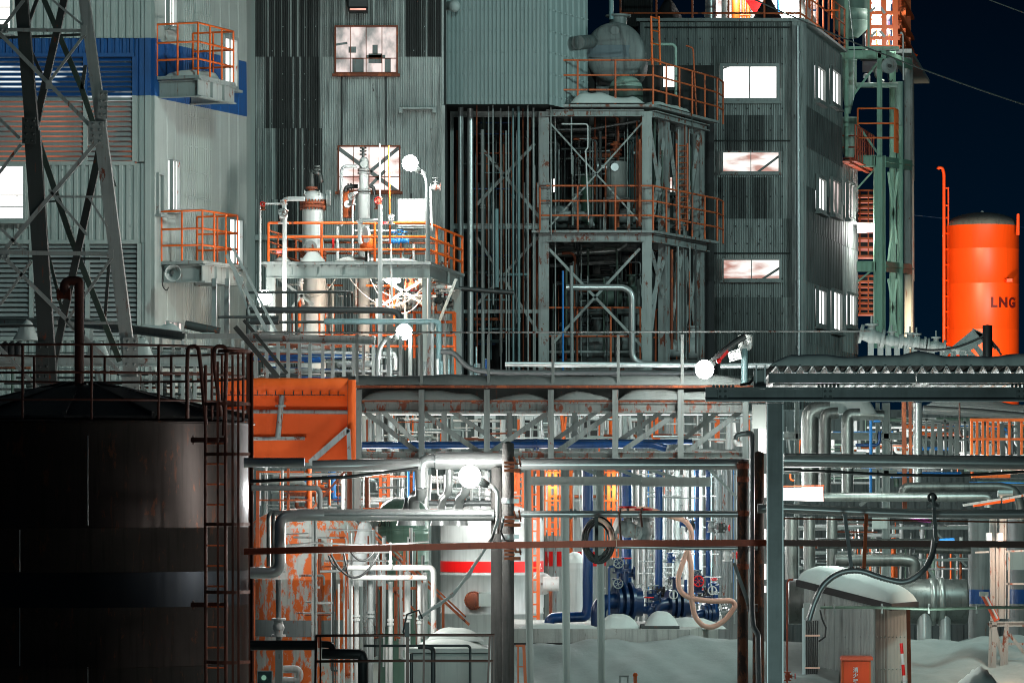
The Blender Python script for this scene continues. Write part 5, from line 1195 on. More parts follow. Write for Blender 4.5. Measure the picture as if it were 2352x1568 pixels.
pipe([(830, 1022), (1500, 1020), (1530, 1030)], 71.0+1.7, 17, 'pipe_blue', 'big dark blue pipe lying along the lower chord of the gallery', fl=(.3,), bend=1)
pipe([(1180, 1014), (1590, 1014)], 73.6, 12, 'pipe_blue', 'second dark blue pipe behind the first one in the gallery')
pipe([(1530, 1036), (1690, 1036)], 72.9, 9, 'pipe_grey', 'grey pipe continuing right of the blue pipe')
pipe([(820, 950), (1760, 950)], 73.9, 7, 'pipe_white', 'long white pipe under the upper chord of the gallery')
def sign_tag():
    c = P(1685, 820, 71.3); t = thing('sign', 'small white notice board with black lettering hung beside the big lamp', 'sign', c)
    b = MB(); A, B = P(1675, 809, 71.3), P(1700, 803, 71.3); n = Vector((0, -.01, 0)); q = [P(1676, 831, 71.3), P(1704, 824, 71.3), P(1699, 800, 71.3), P(1671, 809, 71.3)]
    b.add([v for v in q]+[v+Vector((0, .02, 0)) for v in q], [(0, 1, 2, 3), (7, 6, 5, 4), (0, 4, 5, 1), (1, 5, 6, 2), (2, 6, 7, 3), (3, 7, 4, 0)]); b.build('board', 'white_paint', t)
    for s, x, y, sz in (('管理区分', 1686, 809, .045), ('UT課', 1681, 818, .035), ('（長尺入構禁止）', 1684, 825, .025)):
        o = textobj(s, (0, 0, 0), sz, 'black', 'lettering', None, ext=.001); o.data.transform(Matrix.Rotation(R(-13), 4, 'Y')); o.data.transform(Matrix.Translation(P(x, y, 71.28)-Vector(t['_o']))); o.parent = t
sign_tag()
lamp(1618, 848, 70.6, [(1632, 836), (1655, 812), (1690, 785), (1712, 772)], 'biggest blazing lamp with star-like glare at the right end of the gallery', 150, r=.16, pm='pipe_dark', pr=.06)
b = MB(); b.bar(P(1652, 828, 70.2), P(1672, 806, 70.2), .05, .03); b.ball(P(1651, 829, 70.2), .045); tag(b.build('valve_lever', 'red'), 'red valve lever just right of the biggest lamp', 'lever')
def swan():
    d = 71.6; t = thing('vent_head', 'pale swan-neck vent head with flange above the right end of the gallery', 'vent', P(1710, 886, d))
    b = MB(); b.tube([P(1710, 886, d), P(1710, 800, d)], .06, 10); b.build('pipe', 'pipe_teal', t)
    b = MB(); b.tube(fil([P(1700, 780, d), P(1702, 800, d), P(1722, 800, d), P(1722, 778, d)], .12), .05, 8); b.flange(P(1712, 773, d), (0, 0, 1), .13, .05); b.flange(P(1712, 779, d), (0, 0, 1), .10, .04); b.build('head', 'pipe_white', t)
swan()
pipe([(1160, 836), (1620, 838)], 77, 12, 'lagging', 'shiny lagged pipe behind the big lamp'); pipe([(1655, 840), (1780, 838)], 77, 13, 'lagging', 'shiny lagged pipe right of the big lamp')

# ================================================================ LEFT PIPE RACK WITH SNOW
def left_rack():
    d = 79; t = thing('pipe_rack', 'snow-laden pipe rack of pale steel posts and diagonals left of the gallery', 'pipe rack', P(300, 1520, d))
    b = MB(); b.ibeam(P(-60, 735, d+4), P(250, 742, d+1), .15, .1); b.ibeam(P(190, 742, d), P(425, 772, d-3), .16, .12); b.build('top_rail', 'steel_grey', t)
    b = MB(); b.bar(P(430, 772, d-3), P(560, 772, d-3), .1); b.build('beam', 'steel_grey', t)
    b = MB(); b.ibeam(P(-60, 828, d), P(570, 828, d), .22, .14); b.build('beam', 'steel_grey', t)
    b = MB(); b.ibeam(P(-60, 985, d), P(720, 985, d), .22, .14); b.build('beam', 'steel_grey', t)
    for x in (128, 210, 248, 285, 312, 345, 370, 398, 420, 448, 480, 505, 535, 558):
        y0 = 735+max(0, x-200)*.13; b = MB(); b.bar(P(x, y0, d+.1), P(x, 985, d+.1), px(7, d), .08); b.build('post', 'steel_grey', t)
    for x in (225, 318, 352, 425, 470): b = MB(); b.angle(P(x, 850, d+.5), P(x+32, 985, d+.5), px(7, d)); b.build('diagonal', 'steel_grey', t)
    for (x0, y0, x1, y1, w_, h_, s) in [(38, 781, 80, 781, .3, .28, 1), (300, 754, 430, 771, .12, .10, 2), (330, 758, 425, 768, .16, .17, 6), (200, 822, 250, 822, .14, .32, 3), (300, 822, 350, 822, .14, .28, 4), (430, 772, 515, 772, .12, .1, 5), (-40, 821, 75, 821, .14, .1, 8)]:
        b = MB(); lumps(b, [P(x0, y0, d-.1), P(x1, y1, d-.3)], w_, h_, s, jag=.35); b.build('snow_cover', 'snow', t)
left_rack()
rnd = random.Random(12)
for k in range(3):
    x = 12+k*15; b = MB(); b.lathe(P(x, 815, 78), [(.08, 0), (.08, .18), (.07, .22), (.01, .26)], 12); t = tag(b.build('bottle_cap', 'pipe_dark'), 'rounded dark pipe end capped beneath the snow', 'pipe end', 'capped pipe ends at the left edge'); AUTO.append((t, 'x'))
for k in range(70):
    y = rnd.uniform(800, 985); x = rnd.uniform(-30, 400); L_ = rnd.uniform(90, 260)
    pipe([(x, y), (min(x+L_, 560), y)], rnd.uniform(80, 83), rnd.choice([3, 4, 6, 9]), rnd.choice(['pipe_grey', 'lagging_dark', 'pipe_dark', 'steel_dark', 'rust', 'steel_grey', 'pipe_green']), 'level pipe running through the left pipe rack', 'level pipes of the left rack', order='y', n=7)
for k in range(18):
    x = rnd.uniform(0, 560); pipe([(x, rnd.uniform(840, 900)), (x, 1000)], rnd.uniform(80.5, 83), rnd.choice([4, 6, 10, 14]), rnd.choice(['pipe_grey', 'pipe_green', 'lagging_dull', 'steel_grey', 'steel_dark']), 'upright pipe behind the left pipe rack', 'upright pipes of the left rack', n=8)
def mid_rack():
    d = 76; t = thing('pipe_rack', 'rusty-streaked pipe rack of close upright posts above the orange tarpaulin', 'pipe rack', P(700, 890, d))
    for i, x in enumerate((588, 612, 639, 662, 688, 712, 741, 764, 790, 812, 835, 858, 892, 920, 942, 965, 985)):
        b = MB(); b.bar(P(x, 770, d+(i % 3)*.5), P(x, 885, d+(i % 3)*.5), px(8, d), .07); b.build('post', 'steel_rusty' if i % 3 == 1 else 'steel_grey', t)
    b = MB(); b.ibeam(P(565, 776, d-.3), P(860, 782, d-.3), .16, .12); b.build('beam', 'steel_rusty', t)
    b = MB(); b.bar(P(540, 750, d-1), P(640, 868, d-1), .09); b.bar(P(560, 735, d-1), P(660, 858, d-1), .06); b.build('stair_stringer', 'steel_dark', t)
    b = MB(); b.bar(P(520, 585, 80), P(650, 830, 80), .07); b.bar(P(535, 570, 80), P(665, 820, 80), .05); b.build('stair_stringer', 'steel_grey', t)
mid_rack()
for k in range(44):
    y = rnd.uniform(788, 880); x = rnd.uniform(560, 700)
    pipe([(x, y), (x+rnd.uniform(80, 260), y+rnd.uniform(-2, 8))], rnd.uniform(77.6, 80), rnd.choice([3, 5, 8, 12]), rnd.choice(['pipe_grey', 'lagging_dull', 'rust', 'pipe_dark', 'steel_rusty', 'pipe_blue']), 'level pipe crossing behind the rusty posts', 'level pipes behind the rusty posts', order='y', n=8)
for k in range(18):
    x = rnd.uniform(860, 1120); pipe([(x, rnd.uniform(790, 840)), (x, 900)], rnd.uniform(79, 83), rnd.choice([4, 6, 9, 14]), rnd.choice(['pipe_white', 'pipe_blue', 'pipe_grey', 'lagging', 'pipe_teal']), 'upright pipe in the light right of the gooseneck lamp', 'upright pipes right of the gooseneck lamp', n=8)
for pts, wd, lb in [([(492, 640), (492, 775)], 11, 'left brown-stained column carrying the lower balcony stair'), ([(521, 655), (521, 775)], 11, 'right brown-stained column carrying the lower balcony stair')]:
    b = MB(); b.bar(P(*pts[0], 83), P(*pts[1], 83), px(wd, 83), .12); b.bar(P(pts[0][0]-4, 648, 82.9), P(pts[0][0]+6, 648, 82.9), .16, .14); tag(b.build('support_column', 'steel_rusty'), lb, 'column')
t = thing('ladder', 'grey ship ladder descending from the lower balcony', 'ladder', P(580, 770, 82)); b = MB(); b.bar(P(538, 625, 82), P(592, 770, 82), .05); b.bar(P(550, 625, 82.6), P(606, 770, 82.6), .05); b.build('stringer', 'steel_grey', t)
b = MB(); 
for k in range(9): b.bar(P(541+k*6, 632+k*16, 82), P(553+k*6, 632+k*16, 82.6), .04); b.cut()
b.pieces('rung', 'steel_grey', t)
pipe([(425, 745), (505, 762)], 80, 20, 'steel_dark', 'dark boxy duct lying under snow right of the small low window', cat='duct', name='duct')

# ================================================================ ORANGE TARPAULIN BOX
def tarp():
    d = 66; zz = lambda y: P(0, y, d).z; X = lambda x, q=d: P(x, 0, q).x
    t = thing('tarpaulin_screen', 'bright orange tarpaulin screen laced onto a pipe frame right of the tank', 'tarpaulin', P(660, 1110, d))
    b = MB(); n = 30; vs = []
    for j, (y, dd) in enumerate(((1062, .42), (1000, .45), (960, .44), (908, .42), (904, .1), (872, .05), (868, .25))):
        for i in range(n+1):
            x = 496+(800-496)*i/n; vs.append(P(x, y+.5*math.sin(i*1.1+j), d+dd+.008*math.sin(i*1.7+j*2)))
    b.add(vs, [(j*(n+1)+i, j*(n+1)+i+1, (j+1)*(n+1)+i+1, (j+1)*(n+1)+i) for j in range(6) for i in range(n)], True); b.build('sheet', 'tarp', t)
    b = MB(); vs = []
    for j in range(13):
        y = 872+j*(1062-872)/12; k = .012*math.sin(j*1.9)
        vs += [P(799, y, d-.25+k), P(808+k*40, y, d-.33), P(818, y, d-.2+k), P(818, y, d+.4)]
    b.add(vs, [(j*4+i, j*4+i+1, (j+1)*4+i+1, (j+1)*4+i) for j in range(12) for i in range(3)], True); b.build('side_flap', 'tarp', t)
    b = MB(); b.bar(P(801, 872, d-.1), P(801, 1062, d-.1), .03, .3); b.build('edge_post', 'rust', t)
    b = MB()
    for k in range(14): x = 510+k*20.5; b.ring(P(x, 903, d+.06), (1, 0, 0), .035, .006, 8, 4)
    b.tube([P(498+i*6, 906+(1.5 if i % 2 else 0), d+.1) for i in range(50)], .006, 4); b.build('lacing', 'black', t)
    b = MB(); b.tube([P(496, 944, d+.3), P(800, 946, d+.3)], .035, 8); b.tube([P(496, 1008, d+.3), P(700, 1006, d+.3)], .03, 8); b.build('frame_pipe', 'steel_rusty', t)
    b = MB(); b.tube([P(648, 906, d+.2), P(638, 1005, d+.2)], .045, 8); b.flange(P(644, 932, d+.2), (0, 0, 1), .09, .03); b.build('frame_pipe', 'steel_rusty', t)
    b = MB(); b.bar(P(800, 985, d-.5), P(712, 1062, d-.5), .09, .05); b.bar(P(800, 985, d-.5), P(803, 1062, d-.5), .06, .05); b.build('brace', 'steel_rusty', t)
tarp()
# ================================================================ NEAR TANK (lower left)
def near_tank():
    d = 62; r = 2.52*1.02; cx = P(186, 0, d).x; dc = d+.2; zz = lambda y, q=d: P(0, y, q).z
    fr = d-r+.2
    ztop = P(0, 972, d-1.2).z
    t = thing('storage_tank', 'huge dark stainless storage tank with a cone roof filling the lower left', 'tank', (cx, dc, 0))
    zs = [0, P(0, 1528, fr+.8).z, P(0, 1210, fr+.8).z, ztop]
    n = 96
    b = MB()
    for a, c in zip(zs, zs[1:]): b.lathe((cx, dc, 0), [(r, a), (r, c-.02), (r*1.003, c-.015), (r*1.003, c-.003)], n)
    b.lathe((cx, dc, 0), [(r, ztop-.003), (r*1.02, ztop), (r*1.02, ztop+.03), (r*.99, ztop+.04)], n)
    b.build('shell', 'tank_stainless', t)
    z1, z0 = P(0, 1312, fr+.8).z, P(0, 1392, fr+.8).z
    b = MB(); b.lathe((cx, dc, 0), [(r*1.0015, z0), (r*1.0015, z1)], n); b.build('painted_band', 'band_blue', t)
    apex = P(0, 884, d).z; rr = r*.985
    b = MB(); m = 16; vs = []; 
    b.lathe((cx, dc, 0), [(rr, ztop+.06), (rr, ztop+.10), (r*.3, apex-.05), (.28, apex), (.01, apex+.02)], 12); 
    for f in range(len(b.sm)): b.sm[f] = False
    b.build('cone_roof', 'roof_black', t)
    b = MB()
    for k in range(12):
        g = 2*math.pi*k/12+math.pi/12*0; b.bar((cx+math.cos(g)*.28, dc+math.sin(g)*.28, apex+.03), (cx+math.cos(g)*rr, dc+math.sin(g)*rr, ztop+.13), .05, .06, ref=(0, 0, 1))
    b.build('roof_rib', 'roof_black', t)
    b = MB()
    for x, y0, y1 in ((46, 1216, 1312), (46, 1394, 1528), (203, 1530, 1570), (203, 1000, 1205)):
        X = P(x, 0, fr+.1).x-cx; g = math.asin(X/r); p = Vector((cx+math.sin(g)*r*1.001, dc-math.cos(g)*r*1.001, 0)); b.tube([p+Vector((0, 0, zz(y1, fr+.2))), p+Vector((0, 0, zz(y0, fr+.2)))], .006, 5); b.cut()
    b.pieces('weld_seam', 'galv', t)
    # roof edge railing
    b = MB(); hh = 1.1; pts = []
    R2 = r*.985
    A0, A1 = R(-195), R(8)
    for i in range(41):
        g = R(-196)+(R(-12)-R(-196))*i/40; pts.append(Vector((cx+R2*math.cos(g), dc+R2*math.sin(g), ztop+.03)))
    back = [Vector((cx+R2*math.cos(g), dc+R2*math.sin(g), ztop+.03)) for g in [R(164)-(R(164)-R(12))*i/30 for i in range(31)]]
    for seg in (pts, back):
        for f in (1, .63, .27): b.tube([p+Vector((0, 0, hh*f)) for p in seg], .02, 6)
        L_ = [seg[i] for i in range(0, len(seg), 5)]
        for p in L_: b.tube([p, p+Vector((0, 0, hh))], .024, 6)
    b.build('railing', 'brown_dark', t)
    # goose neck vent
    dv = d-.2; b = MB(); b.tube(fil([P(182, 890, dv), P(182, 660, dv), P(182, 645, dv), P(148, 645, dv), P(148, 678, dv)], .32, 9), .072, 12); b.build('vent_pipe', 'brown_dark', t)
    b = MB(); b.flange(P(146, 676, dv), (1, 0, 0), .07, .2); b.flange(P(134, 676, dv), (1, 0, 0), .09, .03); b.flange(P(160, 676, dv), (1, 0, 0), .09, .03); b.build('vent_valve', 'rust', t)
    # ladder with cage on the right flank
    dl = 59.6
    b = MB()
    for x in (473, 519):
        b.tube([P(x-1, 838 if x < 500 else 830, dl), P(x, 1600, dl)], .028, 6)
    for x0, x1 in ((428, 473), (490, 519)): pass
    b.tube(fil([P(430, 960, dl+.3), P(430, 835, dl), P(432, 795, dl), P(455, 795, dl), P(461, 840, dl), P(473, 975, dl)], .3, 8), .03, 8)
    b.tube(fil([P(508, 955, dl+.3), P(492, 835, dl), P(492, 795, dl), P(520, 795, dl), P(520, 850, dl), P(514, 1000, dl)], .3, 8), .03, 8)
    b.build('ladder_rail', 'brown_dark', t)
    b = MB()
    for k in range(14): y = 1018+k*46.8-(0); b.tube([P(473, y, dl), P(516, y, dl)], .014, 6); b.cut()
    b.pieces('rung', 'orange_worn', t)
    b = MB()
    hoops = (808, 928, 1043, 1203, 1358, 1518)
    for y in hoops:
        c0 = P(473, y, dl); c1 = P(578, y, dl); mid = (c0+c1)/2; q = []
        if y == 808: c0 = P(500, y, dl); mid = (c0+c1)/2
        a = (c1-c0).length/2
        for i in range(17): g = math.pi*i/16*1.0; q.append(Vector((mid.x-a*math.cos(g), dl-.45*math.sin(g), c0.z)))
        for p1, p2 in zip(q, q[1:]): b.bar(p1, p2, .05, .012, ref=(0, 0, 1)) if False else b.hexa([p1+Vector((0, 0, -.025)), p2+Vector((0, 0, -.025)), p2+Vector((0, .012, -.025)), p1+Vector((0, .012, -.025)), p1+Vector((0, 0, .025)), p2+Vector((0, 0, .025)), p2+Vector((0, .012, .025)), p1+Vector((0, .012, .025))])
        b.cut()
    b.pieces('cage_hoop', 'brown_dark', t)
    b = MB()
    for x, yy in ((500, 830), (534, 815), (547, 810), (574, 808), (578, 808)): 
        off = .44 if 490 < x < 560 else .1
        b.bar(P(x, yy, dl-off), P(x+1, 1600, dl-off), .035 if x < 570 else .05, .012); b.cut()
    b.pieces('cage_bar', 'brown_dark', t)
    for y in (1010, 1388):
        b = MB(); b.bar(P(440, y, dl+.3), P(522, y, dl), .07, .05); b.bar(P(444, y-10, dl+.3), P(444, y+10, dl+.3), .02, .08); b.build('ladder_bracket', 'brown_dark', t)
    return t
near_tank()
# ================================================================ NEAR PIPES AND POSTS
def lagline(pts, d, wd, lab, m='lagging', **k): return pipe(pts, d, wd, m, lab, seams=.95, n=20, **k)
lagline([(560, 1062), (700, 1062)], 58.4, 22, 'grey lagged pipe starting behind the ladder cage')
lagline([(718, 1070), (966, 1066)], 58, 27, 'thick silver lagged pipe below the orange tarpaulin')
lagline([(1000, 1058), (1180, 1058)], 58.2, 40, 'fattest silver lagged pipe behind the near lamp')
b = MB(); b.tube(fil([P(1010, 1058, 58.2), P(968, 1058, 58.2), P(968, 1105, 58.2), P(968, 1120, 58.2)], .35, 6), px(15, 58), 18); b.tube(fil([P(968, 1118, 58.2), P(968, 1138, 58.3), P(950, 1138, 58.6), P(950, 1175, 58.9)], .2, 6), px(13.5, 58), 18)
b.lathe(P(944, 1190, 58.9), [(px(34, 58), -.1), (px(30, 58), 0), (px(17, 58), .2), (px(16, 58), .3)], 20); tag(b.build('pipe_elbow', 'lagging'), 'silver segmented elbow dropping from the fat pipe to the collar', 'pipe elbow')
for x, w_, lab in ((1032, 18, 'short silver drop pipe with curled end left of the near lamp'), (1072, 22, 'silver drop pipe right under the near lamp')):
    b = MB(); b.tube(fil([P(x, 1070, 58.4), P(x, 1130, 58.4), P(x-16, 1142, 58.8), P(x-20, 1180, 59)], .2), px(w_, 58)/2, 16); b.lathe(P(x-20, 1190, 59), [(px(24, 58), -.1), (px(20, 58), 0), (px(w_*.6, 58), .12)], 16); tag(b.build('drop_pipe', 'lagging'), lab, 'pipe')
pipe([(985, 1155), (1132, 1155)], 58.9, 14, 'galv_dark', 'dull grey pipe across the collars below the near lamp', fl=(.5,))
lagline([(1190, 1066), (1735, 1066)], 58, 26, 'silver lagged pipe spanning between the two dark posts')
lagline([(1800, 1056), (2420, 1064)], 57, 32, 'thick silver lagged pipe running right from the galvanised column')
lagline([(683, 1182), (1135, 1182)], 57.8, 27, 'silver lagged pipe ending at the stained post')
lagline([(1180, 1180), (1726, 1180)], 57.6, 15, 'slim silver pipe bridging above the hose coil', fl=(.25,))
lagline([(1740, 1167), (1800, 1167), (2100, 1180), (2420, 1180)], 56.6, 22, 'bent silver pipe sweeping right below the white lit box', bend=4)
lagline([(1196, 1250), (1600, 1258), (1740, 1258)], 57.6, 10, 'pale pipe tucked just under the red-brown beam')
pipe([(735, 1188), (735, 1130), (728, 1120), (578, 1120)], 58.6, 13, 'pipe_grey', 'rust-spotted grey pipe bending down near the left posts', bend=1.5)
pipe([(745, 1180), (1130, 1180)], 57.4, 10, 'pipe_grey', 'grey pipe lying in front of the silver one', seams=2)
for i, x in enumerate((617, 628, 643)):
    pipe([(700, 1184), (x, 1184), (x, 1315), (575, 1315)] if i == 2 else [(670, 1176), (x, 1178), (x, 1300)], 58.3+.25*(2-i), 26 if i == 2 else 10, 'lagging' if i == 2 else 'lagging_dull', ['thin left pipe of the silver bundle', 'thin middle pipe of the silver bundle', 'fat silver pipe turning down then left in the bundle'][i], seams=.6, n=18, bend=1)
pipe([(640, 1330), (640, 1600)], 58.3, 13, 'pipe_grey', 'grey drop pipe with a flanged valve left of the rusty tank', seams=1.2)
valve(P(640, 1440, 58.2), .062, (0, 0, 1), 'pipe_white', None, 'white flanged valve with an orange knob on the drop pipe', wheel=None)
b = MB(); b.tube(fil([P(650, 1536, 58.2), P(688, 1536, 58.2), P(688, 1562, 58.2), P(650, 1562, 58.2)], .15, 8), .055, 12); tag(b.build('pipe_loop', 'pipe_white'), 'small grey U-shaped pipe loop at the bottom left', 'pipe')
b = MB(); b.bx(P(633, 0, 58).x, P(650, 0, 58).x, 57.9, 58.05, 0, P(0, 1490, 58).z); tag(b.build('pipe_post', 'steel_clean'), 'flat pale post numbered 1 beneath the flanged valve', 'post'); textobj('1', P(641, 1507, 57.88), .09, 'black', 'number', COL.objects['pipe_post'] if 'pipe_post' in COL.objects else None)
def meter():
    c = P(608, 1555, 57); t = thing('gauge_box', 'small square meter box with a round green dial at the bottom left', 'meter', c)
    b = MB(); b.bx(c.x-.1, c.x+.1, c.y, c.y+.1, c.z-.3, c.z+.09); b.build('body', 'pipe_teal', t)
    b = MB(); b.flange(c+Vector((-.01, -.01, 0)), (0, 1, 0), .065, .03); b.build('bezel', 'pipe_teal', t)
    b = MB(); b.flange(c+Vector((-.01, -.03, 0)), (0, 1, 0), .035, .01); b.build('dial', 'screen_green', t)
    b = MB(); 
    for k in (-1, 1): b.bar(c+Vector((k*.1, -.005, .09)), c+Vector((k*.1, -.005, -.3)), .012)
    b.bar(c+Vector((-.1, -.005, .09)), c+Vector((.1, -.005, .09)), .012); b.build('rim', 'white_paint', t)
meter()
# red brown beam
def red_beam():
    t = thing('cable_tray_beam', 'long red-brown painted beam crossing the whole near view at eye level', 'beam', P(1200, 1262, 55.6))
    segs = [((560, 1266), (1130, 1252), 'brown_paint'), ((1130, 1252), (1440, 1247), 'brown_paint'), ((1440, 1247), (1760, 1246), 'brown_paint'), ((1760, 1246), (2420, 1250), 'brown_dark')]
    for a, c, m in segs:
        b = MB(); A, B = P(*a, 55.6), P(*c, 55.6); h = px(15, 55.6); 
        b.bar(A, B, h, .012); b.bar(A+Vector((0, .06, h/2-.006)), B+Vector((0, .06, h/2-.006)), .012, .1, ref=(0, 1, 0)); b.bar(A+Vector((0, .06, -h/2+.006)), B+Vector((0, .06, -h/2+.006)), .012, .1)
        b.build('channel', m, t)
    b = MB(); b.bar(P(898, 1250, 55.55), P(898, 1264, 55.55), .012, .02); b.bar(P(1416, 1239, 55.55), P(1416, 1255, 55.55), .012, .02); b.build('splice', 'hose', t)
red_beam()
# posts
def post_round(x, w_, y0, d, m, lab):
    c = P(x, y0, d); b = MB(); r = px(w_, d)/2; b.lathe((c.x, c.y, 0), [(r*1.06, 0), (r, c.z), (.01, c.z+.03)], 20); return tag(b.build('utility_pole', m), lab, 'pole')
post_round(1167, 27, 1018, 57.2, 'stained_concrete', 'mottled concrete pole with bands and brackets standing under the lamp')
post_round(1141, 26, 1075, 57.9, 'stained_concrete', 'darker concrete pole standing just left of the banded one')
post_round(1706, 24, 1060, 57.6, 'wood_pole', 'dark rusty round pole left of the grey downpipe'); post_round(1742, 26, 1040, 57.9, 'wood_pole', 'dark rusty round pole behind the galvanised column')
def bands(x, d, ys, w_, m, lab):
    for y in ys:
        b = MB(); c = P(x, y, d); r = px(w_, d)/2; b.lathe(c, [(r*1.08, -.04), (r*1.12, -.03), (r*1.12, .03), (r*1.08, .04)], 20); b.bx(c.x+r, c.x+r+.07, c.y-.14, c.y-.1, c.z-.03, c.z+.03); o = tag(b.build('pole_band', m), lab, 'clamp'); AUTO.append((o, 'y'))
bands(1167, 57.2, (1150, 1192, 1232), 27, 'galv', 'clamp band round the banded concrete pole'); bands(1706, 57.6, (1070, 1100, 1178, 1300), 24, 'rust', 'rusty clamp on the dark left pole')
def bracket(x, y, lab):
    d = 56.9; c = P(x, y, d); b = MB(); w_ = px(1, d)
    b.bar(c, c+Vector((24*w_, 0, 0)), .05, .04); b.bar(c+Vector((24*w_, 0, 8*w_)), c+Vector((20*w_, 0, 34*w_)), .025, .03); b.bar(c+Vector((8*w_, 0, 32*w_)), c+Vector((14*w_, 0, 14*w_)), .025, .03); b.bar(c+Vector((10*w_, 0, 15*w_)), c+Vector((26*w_, 0, 15*w_)), .025, .03)
    for k in range(3): b.bar(c+Vector((-14*w_, 0, k*9*w_)), c+Vector((10*w_, 0, k*9*w_)), .035, .03)
    o = tag(b.build('pipe_bracket', 'orange_worn'), lab, 'bracket')
bracket(1172, 1205, 'orange clamp bracket on the banded pole above the red-brown beam'); bracket(1172, 1080, 'rusty bracket on the banded pole under the silver pipe')
bracket(1172, 1282, 'small orange bracket on the banded pole below the red-brown beam')
pipe([(1712, 995), (1724, 995), (1727, 1000), (1727, 1400), (1730, 1440), (1741, 1455), (1743, 1600)], 56.9, 13, 'galv', 'grey downpipe stepping down between the dark poles', seams=1.6, fl=())
pipe([(1690, 1010), (1692, 1000), (1705, 996), (1712, 996)], 57, 12, 'lagging', 'short silver elbow joining the grey downpipe', bend=1)
pipe([(1180, 1300), (1185, 1290), (1690, 1302)], 90, 1, 'black', 'x') if False else None
b = MB(); b.bar(P(1686, 1292, 57), P(1722, 1395, 57), .05); b.bar(P(1716, 1395, 57), P(1740, 1395, 57), .1); tag(b.build('pole_strut', 'steel_rusty'), 'slanting pale strut between the pole and the downpipe', 'strut')
# galvanised column
def column():
    d = 53.5; zz = lambda y: P(0, y, d).z; x0, x1 = P(1762, 0, d).x, P(1799, 0, d).x
    t = thing('column', 'wide galvanised box column holding up the near canopy', 'column', P(1780, 1560, d))
    b = MB(); b.bx(x0, x1, d, d+.2, 0, zz(925)); b.build('shaft', 'galv_dark', t); b = MB(); b.bx(x0-.01, x1+.01, d-.02, d+.22, zz(924), zz(890)); b.build('cap', 'galv_dark', t)
    b = MB(); b.bx(x1-.012, x1+.002, d-.012, d-.001, 0, zz(928)); b.bx(x0-.002, x0+.012, d-.012, d-.001, 0, zz(928)); b.build('edge', 'galv', t)
column()
# ================================================================ NEAR CANOPY (right)
def canopy():
    d = 53; zz = lambda y: P(0, y, d).z; X = lambda x: P(x, 0, d).x
    t = thing('canopy', 'dark corrugated canopy edge loaded with snow across the right side', 'canopy', P(2060, 925, d))
    xe = 2430
    b = MB(); b.ibeam((X(1620), d, zz(905)), (X(xe), d, zz(905)), px(32, d), .18); 
    for x in (1660, 1901, 2345):
        b.bx(X(x-12), X(x+12), d-.035, d-.006, zz(916), zz(893))
        for i in (-1, 1):
            for j in (-1, 1): b.ball((X(x+i*6), d-.04, zz(904.5+j*6)), .016, 6)
        for k in range(6): b.ball((X(x-22+k*9), d-.1, zz(887)), .018, 6)
    b.build('main_beam', 'galv_dark', t)
    b = MB(); b.bar((X(1620), d-.1, zz(921.5)), (X(xe), d-.1, zz(921.5)), .012, .03); b.build('lower_flange', 'galv', t)
    for (a, c) in ((1764, 2101), (2104, xe)):
        b = MB(); b.bx(X(a), X(c), d-.13, d-.11, zz(877), zz(860)); b.bx(X(a), X(c), d-.13, d+.1, zz(879), zz(877)); b.bx(X(a), X(c), d-.15, d-.1, zz(860), zz(858)); b.build('gutter', 'galv_dark', t)
    b = MB(); b.bx(X(1775), X(2095), d+.0, d+.02, zz(884), zz(880)); b.bx(X(2135), X(xe), d+.0, d+.02, zz(884), zz(880)); b.build('batten', 'galv_dark', t)
    # corrugated sheet end
    b = MB(); prof = []; p_ = 27.9; k = 0; x = 1766
    while x < xe:
        prof += [(x, 857), (x+5, 857), (x+12.5, 843), (x+16.5, 843), (x+24, 857)]; x += p_
    vs = []
    for (dd, dz) in ((-.14, 0), (4.2, -.2)):
        vs += [Vector((X(u), d+dd, zz(v)+dz)) for u, v in prof]
    k = len(prof); up = [v+Vector((0, 0, .012)) for v in vs]
    b.add(vs, [(i+1, i, k+i, k+i+1) for i in range(k-1)]); b.add(up, [(i, i+1, k+i+1, k+i) for i in range(k-1)]); b.add(vs[:k]+up[:k], [(i, i+1, k+i+1, k+i) for i in range(k-1)])
    b.build('roof_sheet', 'galv', t)
    # snow lying on the sheet, a bevelled slab with an uneven crest
    b = MB(); vs = []; n = 120; rows = [(-.10, 0.004), (-.12, .5), (-.02, .85), (.35, 1), (1.2, 1.05), (2.5, 1.1), (4.1, 1.0)]
    for i in range(n+1):
        x = 1768+(xe-1768)*i/n; e_ = min(1, (i/9.)**.7) if i else .0
        crest = px(29+3*math.sin(i*.13)+2*math.sin(i*.31+1)+(6*math.exp(-((x-2120)/30)**2)), d)*e_
        for q, f in rows: vs.append(Vector((X(x), d+q+.02*math.sin(i*.7)*(q < 0), zz(843)+.014+crest*f+max(0, q)*-.048)))
    m_ = len(rows); b.add(vs, [(i*m_+j, (i+1)*m_+j, (i+1)*m_+j+1, i*m_+j+1) for i in range(n) for j in range(m_-1)], True)
    b.build('snow_cover', 'snow', t)
    return t
canopy()
def canopy_bits():
    d = 53.2; t = thing('junction_box', 'small cable junction box with clips at the left tip of the canopy', 'box', P(1750, 885, d))
    b = MB(); c = P(1748, 872, d); b.bx(c.x-.1, c.x+.06, c.y-.05, c.y+.05, c.z-.13, c.z+.12); b.build('body', 'steel_clean', t)
    b = MB()
    for x in (1737, 1757): b.bar(P(x, 888, d-.1), P(x, 838, d-.1), .02); b.cut()
    b.pieces('clip', 'galv', t)
    cable([P(1700, 884, d), P(1722, 880, d), P(1735, 862, d), P(1742, 850, d)], .02, 'black_rubber', 'black cable looping to the canopy junction box')
canopy_bits()
